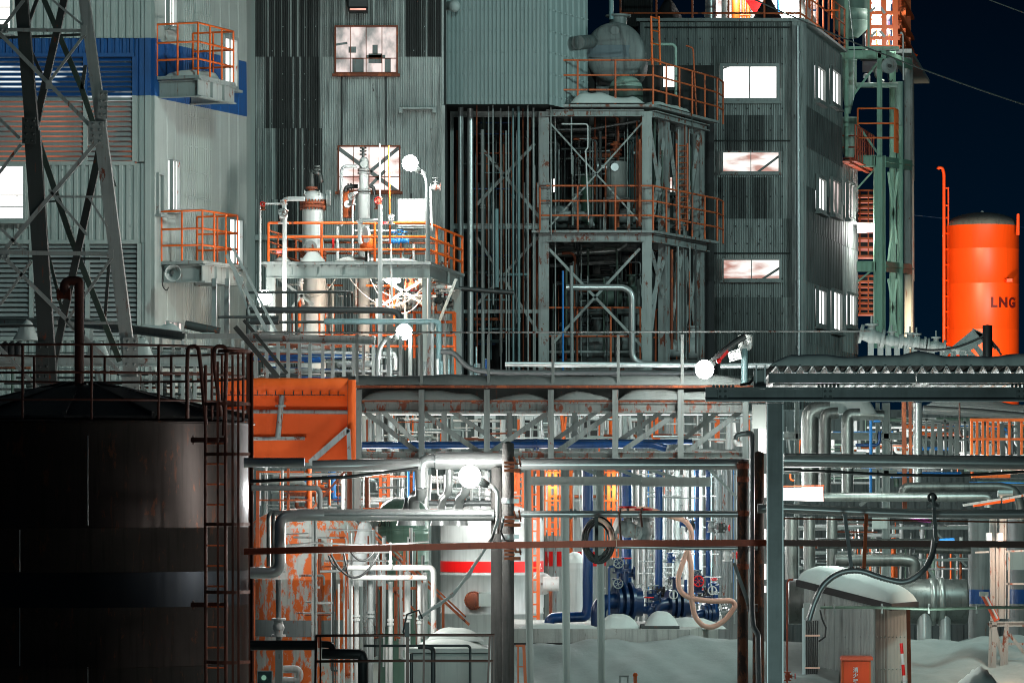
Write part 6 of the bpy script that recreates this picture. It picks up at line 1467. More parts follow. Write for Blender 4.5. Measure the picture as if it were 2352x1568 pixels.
# hanging lamp box and lit column strip
def lit_box():
    d = 58.6; t = thing('light_box', 'glowing white rectangular light box right of the galvanised column', 'lamp', P(1843, 1150, d))
    c = [P(1796, 1148, d), P(1891, 1151, d), P(1890, 1118, d), P(1796, 1120, d)]
    b = MB(); b.hexa([c[0], c[1], c[1]+Vector((0, .12, 0)), c[0]+Vector((0, .12, 0)), c[3], c[2], c[2]+Vector((0, .12, 0)), c[3]+Vector((0, .12, 0))]); b.build('diffuser', 'lit_white', t)
    b = MB(); b.bar(P(1793, 1116.5, d-.01), P(1893, 1114.5, d-.01), .018, .1); b.bar(P(1891, 1113, d-.01), P(1892, 1151, d-.01), .012, .05); b.build('frame', 'orange_worn', t)
    glow(1843, 1160, 58.2, 45, r=.3, name='light_box_light')
    t = thing('fill_or_panel_lamp', 'tall glowing panel lamp glaring behind the galvanised column', 'lamp', P(1752, 1050, 59)); b = MB(); b.bx(P(1743, 0, 59).x, P(1765, 0, 59).x, 59, 59.1, P(0, 1040, 59).z, P(0, 985, 59).z); b.build('lens', 'lit_white', t)
    b = MB(); b.bx(P(1728, 0, 59).x, P(1766, 0, 59).x, 59.0, 59.15, P(0, 984, 59).z, P(0, 928, 59).z); b.build('housing', 'steel_clean', t)
    glow(1750, 1010, 58.5, 30, r=.2, name='floodlight_light')
    for y0, y1 in ((1088, 1142), (1215, 1245), (1295, 1330), (1345, 1360)):
        b = MB(); b.bx(P(1747, 0, 60).x, P(1765, 0, 60).x, 60, 60.1, P(0, y1, 60).z, P(0, y0, 60).z); o = tag(b.build('panel_light', 'lit_white'), 'white light panel peeping out behind the galvanised column', 'lamp', 'light panels behind the column'); AUTO.append((o, 'y'))
lit_box()
# near lamp with its cables
lamp(1079, 1094, 57.0, [(1100, 1104), (1125, 1112), (1143, 1128), (1143, 1225)], 'nearest blazing lamp on a bent white arm beside the concrete pole', 190, r=.155, pm='pipe_white', pr=.028)
for k in range(3):
    cable([P(1142+k, 1190, 56.6), P(1130, 1235, 56.5), P(1100+k*2, 1275, 56.4), P(1080-k*3, 1320, 56.3), P(1040, 1360+k*3, 56.2), P(1010-k*4, 1390, 56.1), P(962, 1415+k*2, 56)], .014+.005*k, 'pipe_white', 'snowy white cable strand slanting from the lamp to the near railing', group='cable strands of the near lamp')
cable([P(970, 1420, 56), P(962, 1400, 56), P(935, 1410, 56), P(926, 1450, 56), P(940, 1470, 56)], .015, 'black_rubber', 'black cable coil where the white strands reach the near railing')
cable([P(1158, 1190, 56.8), P(1150, 1220, 56.8), P(1160, 1240, 56.8), P(1180, 1248, 56.8)], .012, 'black_rubber', 'thin black cable curling at the banded pole')
cable([P(575, 1105, 57.5), P(800, 1095, 57.3), P(960, 1075, 57.5)], .025, 'black_rubber', 'thick black cable sagging below the tarpaulin pipes', sag=0)
cable([P(1800, 1078, 56.8), P(1900, 1082, 56.8), P(2050, 1090, 56.8), P(2200, 1092, 56.8), P(2400, 1080, 56.8)], .022, 'black_rubber', 'thick black cable slung beneath the right silver pipe')
cable([P(1800, 1190, 56.4), P(2420, 1200, 56.4)], .012, 'rust', 'thin taut wire below the bent silver pipe')
# corrugated flexible conduit
def flex():
    pts = fil([P(1858, 1425, 55), P(1868, 1390, 55), P(1890, 1340, 55), P(1930, 1312, 55), P(1975, 1308, 55), P(2020, 1325, 55), P(2080, 1340, 55), P(2125, 1310, 55), P(2143, 1270, 55.2), P(2146, 1240, 55.4)], .5, 6)
    # resample
    L_ = [0]
    for a, c in zip(pts, pts[1:]): L_.append(L_[-1]+(c-a).length)
    n = int(L_[-1]/.022); q = []; rs = []
    for i in range(n):
        s = L_[-1]*i/n; k = max(j for j in range(len(pts)-1) if L_[j] <= s); q.append(pts[k].lerp(pts[k+1], (s-L_[k])/(L_[k+1]-L_[k]+1e-9))); rs.append(.037 if i % 2 else .045)
    b = MB(); b.tube(q, rs, 10); tag(b.build('flexible_conduit', 'galv'), 'ribbed metal flexible conduit swinging over the snowy shed roof', 'conduit')
flex()
for (x0, y0, x1, y1, m, lab) in [(1940, 1180, 1957, 1315, 'galv', 'pale flat hanger holding the ribbed conduit, left one'), (1990, 1180, 1984, 1315, 'orange_worn', 'orange hanger holding the ribbed conduit'), (2145, 1165, 2150, 1245, 'galv', 'pale hanger below the ball joint on the right')]:
    b = MB(); b.bar(P(x0, y0, 55.3), P(x1, y1, 55.1), .05, .02); tag(b.build('hanger', m), lab, 'hanger')
def ball_joint():
    d = 56.4; t = thing('conduit_head', 'black ring and ball fitting standing on the bent silver pipe', 'fitting', P(2142, 1165, d)); b = MB(); b.ring(P(2141, 1142, d), (0, 1, 0), .05, .02, 20, 8); b.build('ring', 'black_rubber', t)
    b = MB(); b.tube([P(2143, 1160, d), P(2143, 1140, d)], .028, 8); b.ball(P(2143, 1140, d), .03); b.hexa([P(2128, 1164, d), P(2160, 1164, d), P(2160, 1164, d+.1), P(2128, 1164, d+.1), P(2140, 1150, d), P(2147, 1150, d), P(2147, 1150, d+.1), P(2140, 1150, d+.1)]); b.build('fitting', 'pipe_grey', t)
ball_joint()
# orange-white hose hanging between pipes
def hose():
    d = 59; pts = [P(1428, 1172, d), P(1440, 1170, d), P(1475, 1167, d), P(1500, 1172, d), P(1540, 1185, d), P(1575, 1195, d), P(1588, 1215, d), P(1590, 1240, d), P(1570, 1285, d), P(1556, 1330, d), P(1562, 1360, d), P(1590, 1375, d), P(1640, 1380, d), P(1680, 1378, d), P(1690, 1388, d), P(1670, 1420, d), P(1640, 1440, d), P(1615, 1438, d), P(1595, 1415, d), P(1587, 1370, d), P(1588, 1300, d), P(1580, 1262, d), P(1572, 1240, d)]
    b = MB(); q = fil(pts, .3, 4); b.tube(q, .038, 12); tag(b.build('hose', 'hose'), 'thick pale orange hose hanging in loops beneath the slim silver pipe', 'hose')
    t = thing('hose_coil', 'black hose reel with coiled pale hose hung from the slim silver pipe', 'hose reel', P(1375, 1290, 57)); b = MB()
    for k, (rx, ry) in enumerate(((34, 48), (30, 44), (26, 38), (36, 52))):
        b.tube([P(1372+rx*math.cos(g)+k, 1240+ry*math.sin(g), 57+.05*k) for g in [i*math.pi/14 for i in range(29)]], .02, 8)
    b.build('coil', 'black_rubber', t)
    b = MB(); b.tube([P(1362+44*math.cos(g), 1236+46*math.sin(g), 56.85) for g in [-1.3+i*.12 for i in range(14)]]+[P(1420, 1238, 56.9)], .032, 8); b.build('hose_end', 'hose', t)
    b = MB(); b.bar(P(1370, 1186, 56.8), P(1370, 1292, 56.8), .05, .02); b.bar(P(1345, 1262, 56.8), P(1370, 1290, 56.8), .025); b.bar(P(1392, 1262, 56.8), P(1370, 1290, 56.8), .025); b.build('holder', 'steel_dark', t)
hose()
for i, x in enumerate((1426, 1475, 1468)): 
    if i < 2: cable([P(x, 1165, 57.4), P(x-4, 1180, 57.4), P(x, 1242 if i == 0 else 1210, 57.4)], .018, 'brown_dark', 'dark strap hanging from the slim silver pipe', name='strap')
valve(P(1442, 1215, 58.2), .09, (1, .2, -.3), 'pipe_white', 'valves at the hose', 'white elbow valve between the hose coil and the hose'); valve(P(1478, 1220, 58.2), .09, (0, 0, 1), 'pipe_grey', 'valves at the hose', 'grey hydrant valve beneath the dark straps'); valve(P(1478, 1216, 58.8), .07, (1, 0, 0), 'pipe_white', 'valves at the hose', 'small valve behind the dark straps')
pipe([(1380, 1172), (1130, 1172)], 90, 1, 'black', 'x') if False else None
# near dark railing, bottom centre
def near_rail():
    d = 52; t = thing('near_railing', 'near black steel railing and cage at the bottom centre', 'railing', P(930, 1600, d))
    for (x, w_, x2) in ((727, 5, 722), (736, 4, 736), (874, 5, 868), (936, 7, 936), (974, 5, 972), (1125, 5, 1118), (1134, 4, 1134)):
        b = MB(); b.bar(P(x, 1459, d), P(x2, 1640, d), px(w_, d), .03); b.build('post', 'brown_dark', t)
    for (x0, x1, y) in ((725, 1136, 1459), (727, 1134, 1518)):
        b = MB(); b.tube([P(x0, y, d), P((x0+x1)/2, y-1.5, d), P(x1, y-1, d)], .018, 6); b.build('rail', 'brown_dark', t)
    b = MB(); b.bar(P(935, 1428, d-.05), P(935, 1462, d-.05), .06, .03); b.build('mast', 'black', t)
near_rail()
for pts, wd, m, lb in [([(575, 1481), (725, 1481)], 23, 'pipe_dark', 'thick black pipe crossing the rusty tank bottom'), ([(735, 1478), (760, 1480), (765, 1490)], 16, 'pipe_dark', 'bulging black pipe end at the near railing'), ([(740, 1500), (830, 1502), (834, 1512), (834, 1620)], 24, 'pipe_dark', 'black pipe elbow inside the near railing'), ([(835, 1482), (1075, 1482), (1080, 1486), (1080, 1620)], 6, 'pipe_dark', 'slim black pipe frame inside the near railing'), ([(960, 1484), (985, 1484), (995, 1490), (995, 1620)], 11, 'pipe_dark', 'black bent pipe in front of the snowy box'), ([(945, 1500), (945, 1620)], 8, 'pipe_dark', 'upright black pipe beside the mast')]:
    pipe(pts, 53.5, wd, m, lb, bend=1.2)
# ================================================================ THE BRIGHT PLANT SEEN UNDER THE GALLERY
def wallbox(x0, x1, y0, d, m, name, lab, cat, depth=.4, doors=()):
    t = thing(name, lab, cat, P((x0+x1)/2, 0, d)*1); t.location.z = 0; t['_o'] = (t.location.x, d, 0)
    W = Wall(x0, d, x1, d); b = MB(); corrugate(b, W, 0, W.L, [W.z(x0, y0), W.z(x0, y0)/2, -.3], .3, .03, prof='zig'); b.build('cladding', m, t)
    b = MB(); W.box(b, 0, W.L, -.3, W.z(x0, y0)+.05, -depth, -.01); b.build('wall', m, t)
    for (a, c, u, v) in doors:
        b = MB(); W.box(b, W.s(a), W.s(c), W.z(a, v), W.z(a, u), .05, .1); b.build('door', 'black', t)
        b = MB(); W.box(b, W.s(a)-.08, W.s(a)-.005, W.z(a, v), W.z(a, u), .05, .14); W.box(b, W.s(c)+.005, W.s(c)+.08, W.z(a, v), W.z(a, u), .05, .14); W.box(b, W.s(a)-.08, W.s(c)+.08, W.z(a, u)+.005, W.z(a, u)+.1, .05, .14); b.build('door_frame', 'white_paint', t)
    return t
wallbox(822, 1765, 948, 91, 'clad_hall', 'process_hall', 'bright white wall of the low process hall under the pipe gallery', 'building', doors=[(1098, 1130, 962, 1012), (1200, 1235, 965, 1012), (1336, 1372, 965, 1012)])
wallbox(1795, 2440, 945, 100, 'clad_hall', 'process_hall', 'pale wall of the low hall behind the pipes on the right', 'building')
wallbox(575, 822, 1075, 84, 'clad_hall', 'process_hall', 'pale low hall wall behind the rusty posts under the tarpaulin', 'building')
for (x, y, d, w_, c) in [(880, 1000, 76.5, 60, (1, .97, .93)), (1080, 985, 78, 70, (1, .98, .95)), (1300, 1000, 78, 80, (.93, .98, 1)), (1540, 990, 78, 80, (.85, .95, 1)), (1690, 1000, 76, 80, (.85, .95, 1)),
                         (1060, 1120, 74, 150, (1, .98, .95)), (860, 1120, 73, 120, (1, .95, .9)), (660, 1120, 68, 110, (1, .93, .85)), (1270, 1110, 75, 75, (1, .97, .93)), (1420, 1120, 74, 110, (.95, 1, 1)), (1560, 1120, 74, 150, (.95, 1, 1)), (1660, 1250, 74, 110, (.95, 1, 1)), (1480, 1300, 65, 16, (.95, 1, 1)), (1250, 1250, 70.5, 60, (1, .97, .95)), (1640, 1400, 73, 50, (.95, 1, 1)),
                         (1850, 1090, 86, 220, (1, .98, .95)), (2030, 1240, 84, 240, (1, .98, .95)), (2200, 1080, 84, 180, (1, .98, .95)), (1880, 1150, 66, 80, (.9, 1, .92)), (2150, 1080, 66, 110, (.9, 1, .92)), (2000, 940, 68, 80, (.9, 1, .92)), (1950, 1240, 63, 45, (.9, 1, .92)), (1130, 1260, 70, 35, (1, 1, 1))]:
    glow(x, y, d, w_, c, .22, 'plant_fill_light')  # added fill points without fixtures, here and in the lines below
glow(622, 1150, 62.9, 150, (.95, 1, 1), .15, 'plant_fill_light')
glow(2120, 1450, 58.2, 26, (.9, 1, .95), .12, 'plant_fill_light')
glow(2330, 1270, 62.6, 70, (1, .66, .5), .2, 'plant_fill_light'); glow(2370, 1500, 61.5, 35, (1, .6, .42), .2, 'plant_fill_light')
glow(880, 1262, 60.2, 150, (1, .97, .92), .2, 'plant_fill_light'); glow(560, 1300, 66.5, 100, (.95, .98, 1), .2, 'plant_fill_light')
# --- tanks
def tank(x, w_, y0, d, m, lab, dome=.25, band=None, cat='tank', name='tank', dm=None, seams=(), n=48):
    c = P(x, y0, d); r = px(w_, d)/2; t = thing(name, lab, cat, (c.x, c.y, 0)); zz = lambda y: P(0, y, d-r).z
    pr = [(r, 0)]
    for y in sorted(seams, reverse=True): pr += [(r, zz(y)-.02), (r*1.01, zz(y)-.015), (r*1.01, zz(y)+.015), (r, zz(y)+.02)]
    b = MB(); b.lathe((c.x, c.y, 0), pr+[(r, c.z)], n); b.build('shell', m, t)
    b = MB(); k = 6; b.lathe((c.x, c.y, c.z), [(r*math.cos(i*math.pi/2/k), dome*math.sin(i*math.pi/2/k)) for i in range(k+1)], n); b.build('dome', dm or m, t)
    if band:
        b = MB(); b.lathe((c.x, c.y, 0), [(r*1.006, zz(band[1])), (r*1.006, zz(band[0]))], n); b.build('painted_band', band[2], t)
    t['_r'] = r; return t
def tank_side(t, x, y, d):  # point on the shell
    r = t['_r']; c = Vector(t['_o']); X = P(x, 0, d-r*.8).x-c.x; g = math.asin(max(-1, min(1, X/r))); return Vector((c.x+math.sin(g)*r, c.y-math.cos(g)*r, P(0, y, d-r*math.cos(g)).z)), g
ny = tank(1130, 236, 1200, 76, 'tank_white', 'large pale tank with a red stripe lettered NY and a rusty manhole', .35, (1289, 1314, 'red'), seams=(1245, 1320, 1410))
for s, x in (('NY-', 1247),):
    p, g = tank_side(ny, x-10, 1302, 76)
    textobj(s, p+Vector((math.sin(g)*.015, -math.cos(g)*.015, 0)), .19, 'white_paint', 'lettering', ny, rotz=g, sx=.7)
p, g = tank_side(ny, 1090, 1378, 76); n_ = Vector((math.sin(g), -math.cos(g), 0))
b = MB(); b.flange(p+n_*.04, n_, .17, .08, 24); b.dome(p+n_*.08, .15, .07, 20, n_)
for k in range(16): a = n_.cross(Vector((0, 0, 1))); b.ball(p+n_*.09+a*.155*math.cos(k*math.pi/8)+Vector((0, 0, .155*math.sin(k*math.pi/8))), .014, 6)
b.build('manhole', 'rust', ny)
b = MB(); b.bx(p.x+.08, p.x+.32, p.y-.35, p.y-.1, p.z-.1, p.z+.12); b.tube([p+Vector((.2, -.22, .1)), p+Vector((.2, -.22, .16))], .12, 14); b.build('heater_cover', 'steel_clean', ny)
tk2 = tank(1322, 140, 1140, 83, 'tank_white', 'white lit tank with a red stripe behind the front striped tank', .3, (1266, 1300, 'red'), dm='snow', seams=(1150,))
b = MB(); c = Vector(tk2['_o']); b.lathe((c.x, c.y, P(0, 1143, 82.4).z), [(tk2['_r'], 0), (tk2['_r']*1.06, 0), (tk2['_r']*1.06, .06), (tk2['_r'], .06)], 40); b.build('rim', 'orange_worn', tk2)
gt = tank(927, 116, 1180, 72, 'tank_green', 'dark green lagged vessel with a domed top and stencilled number', .3, seams=(1215, 1225, 1290, 1300))
p, g = tank_side(gt, 882, 1203, 72); textobj('27-111', p+Vector((0, -.02, 0)), .13, 'black', 'stencil', gt, rotz=g)
rt = tank(700, 250, 1212, 66, 'rust_tank', 'rust-eaten orange and white tank beside the big near tank', .32, (1424, 1462, 'tank_grey'), seams=(1330,))
b = MB(); c = P(838, 1330, 64.5); b.lathe((c.x, c.y, P(0, 1330, 64.5).z-.1), [(.30, 0), (.22, .45), (.10, .95), (.06, 1.0)], 20); tag(b.build('hopper_cone', 'pipe_white'), 'white sharp cone standing next to the rusty tank', 'hopper')
tank(1320, 46, 1292, 73.5, 'tank_white', 'short white bolted vessel between the grey-green posts', .2, dm='snow', seams=(1305, 1440), name='vessel', cat='vessel', n=28)
b = MB(); p = P(1245, 1340, 73); b.lathe(p, [(.0, 0), (.2, 0), (.2, .06), (.14, .1), (.02, .12)], 24, (0, -1, 0)); tag(b.build('white_blower', 'pipe_white'), 'round white blower housing behind the orange ladder', 'blower')
def motor_cap(x, y, d, lab, m):
    t = thing('motor', lab, 'motor', P(x, y+12, d)); b = MB(); c = P(x, y, d); b.tube([c+Vector((-.14, 0, 0)), c+Vector((.14, 0, 0))], .13, 16); b.build('housing', m, t); b = MB(); b.tube([c+Vector((0, 0, -.13)), c+Vector((0, 0, -.7))], .03, 8); b.build('stand', 'rust', t)
motor_cap(1265, 1340, 72.2, 'white round-ended motor on a rusty stand near the orange ladder', 'pipe_white')
# --- lower posts and beams in front of the bright plant
rack('support_rack', 'three grey-green posts with a cross beam in front of the striped tanks', 'rack', [('column', 1211, 1074, 1218, 1600, 17), ('column', 1297, 1074, 1302, 1600, 18), ('column', 1377, 1074, 1382, 1600, 17), ('beam', 1220, 1104, 1472, 1104, 20, 62.2), ('beam', 1473, 1106, 1632, 1106, 22, 62.1), ('brace', 1335, 1074, 1400, 1100, 8, 62.5), ('brace', 1410, 1074, 1480, 1100, 8, 62.5), ('brace', 1480, 1074, 1560, 1100, 8, 62.5), ('brace', 1625, 1074, 1700, 1150, 6, 62.5)], 62.4, 'steel_clean', base=(1297, 1640))
def ladder(x0, x1, y0, y1, d, lab, step=18, cage=False, m='orange'):
    t = thing('ladder', lab, 'ladder', P((x0+x1)/2, y1, d), 'orange ladders of the bright plant'); b = MB()
    for x in (x0, x1): b.bar(P(x, y0, d), P(x, y1, d), .06, .04)
    b.build('stringer', m, t); b = MB(); y = y0+5
    while y < y1: b.bar(P(x0, y, d), P(x1, y, d), .03); b.cut(); y += step
    b.pieces('rung', m, t)
    if cage:
        b = MB()
        for y in range(int(y0)+10, int(y1), 65): b.bar(P(x0-10, y, d), P(x1+10, y, d), .03, .05)
        for x in (x0-10, x1+10): b.bar(P(x, y0, d-.1), P(x, y1, d-.1), .02)
        b.build('cage', m, t)
ladder(1221, 1236, 1074, 1440, 72, 'orange ladder running down in front of the red stripe', 28); ladder(1262, 1276, 1074, 1230, 75, 'orange caged ladder between two grey-green posts', 20, True); ladder(1398, 1410, 1074, 1282, 74, 'orange caged ladder right of the third grey-green post', 22, True); ladder(1190, 1202, 1085, 1260, 77, 'orange ladder glowing right behind the banded pole', 16, True)
ladder(874, 892, 1060, 1180, 79, 'orange ladder behind the silver elbow', 14)
# --- blue pipework
for pts, d, wd, lab in [([(1350, 1070), (1350, 1400), (1345, 1415), (1270, 1418), (1262, 1425), (1262, 1480)], 69, 24, 'fat blue pipe dropping and bending left onto the plinth'), ([(1439, 1070), (1439, 1425)], 70.5, 23, 'fat paler blue pipe with a black flange'), ([(1513, 1070), (1513, 1400)], 70, 17, 'blue pipe with a black flange and snow at its foot'),
                        ([(1601, 1070), (1601, 1385)], 73, 9, 'slim blue pipe, left one of the right-hand pair'), ([(1626, 1070), (1626, 1385)], 73, 10, 'slim blue pipe, right one of the right-hand pair'), ([(1399, 1440), (1399, 1302), (1405, 1300), (1422, 1300)], 67.5, 6, 'small blue pipe bent towards a blue valve'), ([(1419, 1295), (1419, 1380)], 68, 6, 'short blue pipe under the blue valve'),
                        ([(1575, 1330), (1575, 1450)], 70, 7, 'short slim blue pipe by the hose loop'), ([(1585, 1260), (1585, 1330)], 71, 6, 'blue stub pipe behind the hose'), ([(1643, 1365), (1643, 1405)], 71, 12, 'short blue canister near the right poles')]:
    pipe(pts, d, wd, 'pipe_blue', lab, n=16, bend=1.2, seams=0)
for x, y, d, s, lab in [(1439, 1362, 70.5, 18, 'black bolted flange on the fat paler blue pipe'), (1513, 1361, 70, 15, 'black bolted flange on the third blue pipe'), (1626, 1362, 73, 11, 'black bolted flange on the slim blue pair')]:
    b = MB(); c = P(x, y, d)
    for k in (-.05, .05): b.flange(c+Vector((0, 0, k)), (0, 0, 1), px(s, d), .05, 20)
    for k in range(10): g = k*math.pi/5; b.tube([c+Vector((px(s, d)*.88*math.cos(g), px(s, d)*.88*math.sin(g), -.11)), c+Vector((px(s, d)*.88*math.cos(g), px(s, d)*.88*math.sin(g), .11))], .014, 5)
    tag(b.build('pipe_flange', 'black'), lab, 'flange')
def blue_pump(x, y, d, s, lab):
    c = P(x, y, d); t = thing('pump', lab, 'pump', c, 'blue pumps on the plinth')
    b = MB(); b.tube(fil([c+Vector((-.28*s, -.1, -.1)), c+Vector((-.28*s, -.1, .42*s)), c+Vector((.1*s, 0, .45*s))], .2*s), .13*s, 14); b.build('suction_elbow', 'pump_blue', t)
    b = MB()
    for k, rr in ((.02, .3), (.12, .33), (.24, .33)): b.flange(c+Vector((k*s, 0, .42*s)), (1, .3, 0), rr*s, .05, 22)
    b.tube([c+Vector((.0, 0, .42*s)), c+Vector((.42*s, .1, .42*s))], .24*s, 18); b.build('casing', 'pump_blue', t)
    b = MB(); b.bx(c.x+.0, c.x+.34*s, c.y-.12, c.y+.12, c.z-.2, c.z+.2*s); b.build('pedestal', 'concrete', t)
    b = MB(); b.tube([c+Vector((.15*s, 0, .6*s)), c+Vector((.15*s, 0, .95*s))], .07*s, 10); b.flange(c+Vector((.15*s, 0, .95*s)), (0, 0, 1), .13*s, .04); b.build('outlet', 'pump_blue', t)
blue_pump(1413, 1440, 68, 1.0, 'biggest blue pump with round flanges left of the paler blue pipe'); blue_pump(1535, 1436, 69.5, .85, 'blue pump with a black elbow under the third blue pipe'); blue_pump(1615, 1440, 71, .55, 'small blue pump below the slim blue pair')
for i, (x, y, d, r, ax) in enumerate([(1420, 1298, 67.4, .06, (0, 0, 1)), (1438, 1315, 68.5, .07, (1, 0, 0)), (1419, 1345, 68, .06, (0, 0, 1)), (1490, 1400, 68.5, .06, (1, 0, 0)), (1502, 1370, 68.8, .055, (1, 0, 0)), (1603, 1340, 71, .07, (0, 0, 1)), (1601, 1322, 71.2, .05, (0, 0, 1)), (1555, 1375, 69.6, .055, (1, 0, 0))]):
    valve(P(x, y, d), r, ax, 'pump_blue', 'blue valves of the pump row', 'blue flanged valve on the pump pipework', wheel='red' if i % 2 else 'steel_grey', up=(0, 0, 1) if ax[0] else (0, -1, .2))
for x, y in ((1470, 1350), (1547, 1365), (1636, 1355)):
    b = MB(); b.ring(P(x, y, 68.9), (.3, 1, 0), .07, .01, 18, 6); b.bar(P(x, y+10, 69), P(x, y-8, 69), .03); o = tag(b.build('hand_wheel', 'pipe_white'), 'large pale hand wheel above the pump row', 'hand wheel'); AUTO.append((o, 'x'))
rnd = random.Random(99)
for k in range(90):   # dense upright pipes in the right half of the bright plant
    x = rnd.uniform(1445, 1700); m = rnd.choice(['pipe_white', 'pipe_white', 'pipe_grey', 'lagging', 'steel_clean', 'pipe_teal', 'pipe_skyblue' if k % 5 == 0 else 'pipe_grey', 'steel_rusty'])
    pipe([(x, rnd.choice([1070, 1075, 1090, 1180])), (x, rnd.uniform(1330, 1450))], rnd.uniform(74, 84), rnd.choice([2.5, 3, 4, 5, 7, 11]), m, {'pipe_white': 'white', 'pipe_grey': 'grey', 'lagging': 'shiny lagged', 'steel_clean': 'pale steel', 'pipe_teal': 'dark teal', 'pipe_skyblue': 'light blue', 'steel_rusty': 'rust-spotted'}[m]+' upright pipe in the dense bundle behind the hanging hose', 'dense pipe bundle', n=8, seams=1.1 if m == 'lagging' else 0)
for k in range(50):
    y = rnd.uniform(1085, 1420); x = rnd.uniform(1440, 1620)
    pipe([(x, y), (x+rnd.uniform(30, 90), y)], rnd.uniform(72, 80), rnd.choice([3, 4, 6]), rnd.choice(['pipe_white', 'pipe_grey', 'steel_clean', 'lagging']), 'level pipe linking the dense pipe bundle', 'level links of the dense bundle', order='y', n=7)
for k in range(14): valve(P(rnd.uniform(1450, 1690), rnd.uniform(1200, 1420), rnd.uniform(71.5, 74)), rnd.uniform(.035, .06), (0, 0, 1) if k % 2 else (1, 0, 0), rnd.choice(['pipe_white', 'pipe_grey', 'pipe_blue', 'steel_dark']), 'small valves of the dense bundle', 'small valve in front of the dense pipe bundle', wheel=rnd.choice(['red', 'steel_dark', 'steel_grey']), up=(0, -.3, 1) if k % 2 == 0 else (1, -.3, 0))
# --- between 822 and 1200: what shows through the gallery and below the silver pipes
def mixed(n, xr, yr, lr, dr, ws, ms, lab, grp, vert, seed):
    rnd = random.Random(seed)
    for k in range(n):
        x, y = rnd.uniform(*xr), rnd.uniform(*yr); l = rnd.uniform(*lr); m = rnd.choice(ms)
        pts = [(x, y), (x+rnd.choice([0, 0, 0, rnd.uniform(-8, 8)]), min(y+l, yr[1]+lr[1]))] if vert else [(x, y), (x+l, y+rnd.uniform(-2, 2))]
        if k % 5 == 0: pts = pts+[(pts[-1][0]+(18 if vert else 0), pts[-1][1]+(0 if vert else 22))]
        cn = {'pipe_white': 'white', 'orange': 'orange', 'pipe_grey': 'grey', 'lagging': 'shiny', 'steel_clean': 'pale', 'steel_rusty': 'rusty pale', 'rust': 'rusty', 'pipe_skyblue': 'light blue', 'pipe_blue': 'dark blue', 'lagging_dull': 'dull lagged', 'lagging_dark': 'dark lagged', 'steel_dark': 'dark', 'pipe_green': 'greenish', 'steel_grey': 'grey steel', 'orange_worn': 'faded orange', 'pipe_teal': 'teal', 'pipe_dark': 'black'}[m]
        pipe(pts, rnd.uniform(*dr), rnd.choice(ws), m, cn+' '+lab, grp, n=8, order='x' if vert else 'y', bend=1.5)
W_, G_, O_ = ['pipe_white']*3, ['pipe_grey', 'steel_clean', 'lagging'], ['orange', 'rust']
mixed(110, (835, 1740), (948, 965), (50, 80), (82, 90), [3, 4, 6, 8, 13], W_+G_+['orange', 'steel_rusty'], 'upright pipe seen through the gallery truss', 'upright pipes seen through the truss', True, 1)
mixed(44, (835, 1640), (960, 1012), (60, 140), (82, 89), [3, 4, 6], W_+G_+['rust'], 'level pipe seen through the gallery truss', 'level pipes seen through the truss', False, 2)
mixed(64, (585, 1125), (1072, 1100), (60, 100), (72, 83), [3, 4, 6, 9, 13], W_+G_+['orange', 'orange', 'rust', 'steel_rusty', 'pipe_skyblue'], 'upright pipe above the silver pipes', 'upright pipes above the silver pipes', True, 3)
mixed(56, (580, 1080), (1080, 1170), (40, 150), (72, 82), [3, 4, 6, 10], W_+G_+['orange', 'orange', 'rust', 'steel_rusty'], 'level pipe above the silver pipes', 'level pipes above the silver pipes', False, 4)
mixed(34, (1180, 1430), (1075, 1100), (100, 330), (78, 84), [3, 4, 6, 9], W_+['orange', 'pipe_grey', 'steel_rusty'], 'upright pipe behind the grey-green posts', 'upright pipes behind the posts', True, 5)
mixed(56, (730, 980), (1205, 1300), (160, 260), (63, 68.5), [3, 4, 6, 8], W_+['steel_rusty', 'rust', 'orange_worn', 'black' if False else 'steel_dark'], 'upright pipe in front of the rusty tank', 'upright pipes before the rusty tank', True, 6)
mixed(14, (585, 860), (1200, 1420), (50, 160), (61.5, 63), [3, 4, 5], ['steel_rusty', 'pipe_grey', 'rust', 'pipe_white'], 'level pipe crossing the rusty tank', 'level pipes across the rusty tank', False, 7)
# white pipe cluster with its headers
hd = 61.4
for i, (x, wd, y0, m) in enumerate([(808, 6, 1330, 'pipe_white'), (819, 11, 1320, 'pipe_white'), (838, 9, 1325, 'steel_rusty'), (851, 12, 1308, 'pipe_grey'), (897, 10, 1335, 'pipe_white'), (936, 14, 1312, 'pipe_white'), (963, 9, 1330, 'pipe_white'), (977, 11, 1314, 'pipe_white'), (790, 5, 1320, 'pipe_white'), (778, 5, 1340, 'pipe_white'), (765, 4, 1300, 'steel_dark'), (770, 3, 1300, 'steel_dark')]):
    pipe([(x, y0), (x, 1600)], hd+(i % 3)*.25, wd, m, ('dark cable-like' if m == 'steel_dark' else 'bright white' if m == 'pipe_white' else 'greyish')+' drop pipe of the comb of pipes', 'comb of white drop pipes', n=14, fl=(.35,) if wd > 8 else ())
pipe([(800, 1303), (990, 1303), (996, 1310), (996, 1470)], hd-.3, 13, 'pipe_white', 'bright white header pipe turning down on the right of the comb', n=16, seams=.7)
pipe([(810, 1326), (980, 1326)], hd-.2, 12, 'pipe_white', 'second white header pipe under the first', n=16, seams=.7)
pipe([(735, 1312), (795, 1310)], hd-.2, 6, 'pipe_grey', 'thin grey pipe feeding the white header'); pipe([(888, 1480), (888, 1600)], 60.8, 6, 'pipe_white', 'lower white stub under the comb of pipes')
pipe([(897, 1245), (897, 1305)], hd-.5, 6, 'pipe_white', 'short white riser rising out of the header', fl=(.8,))
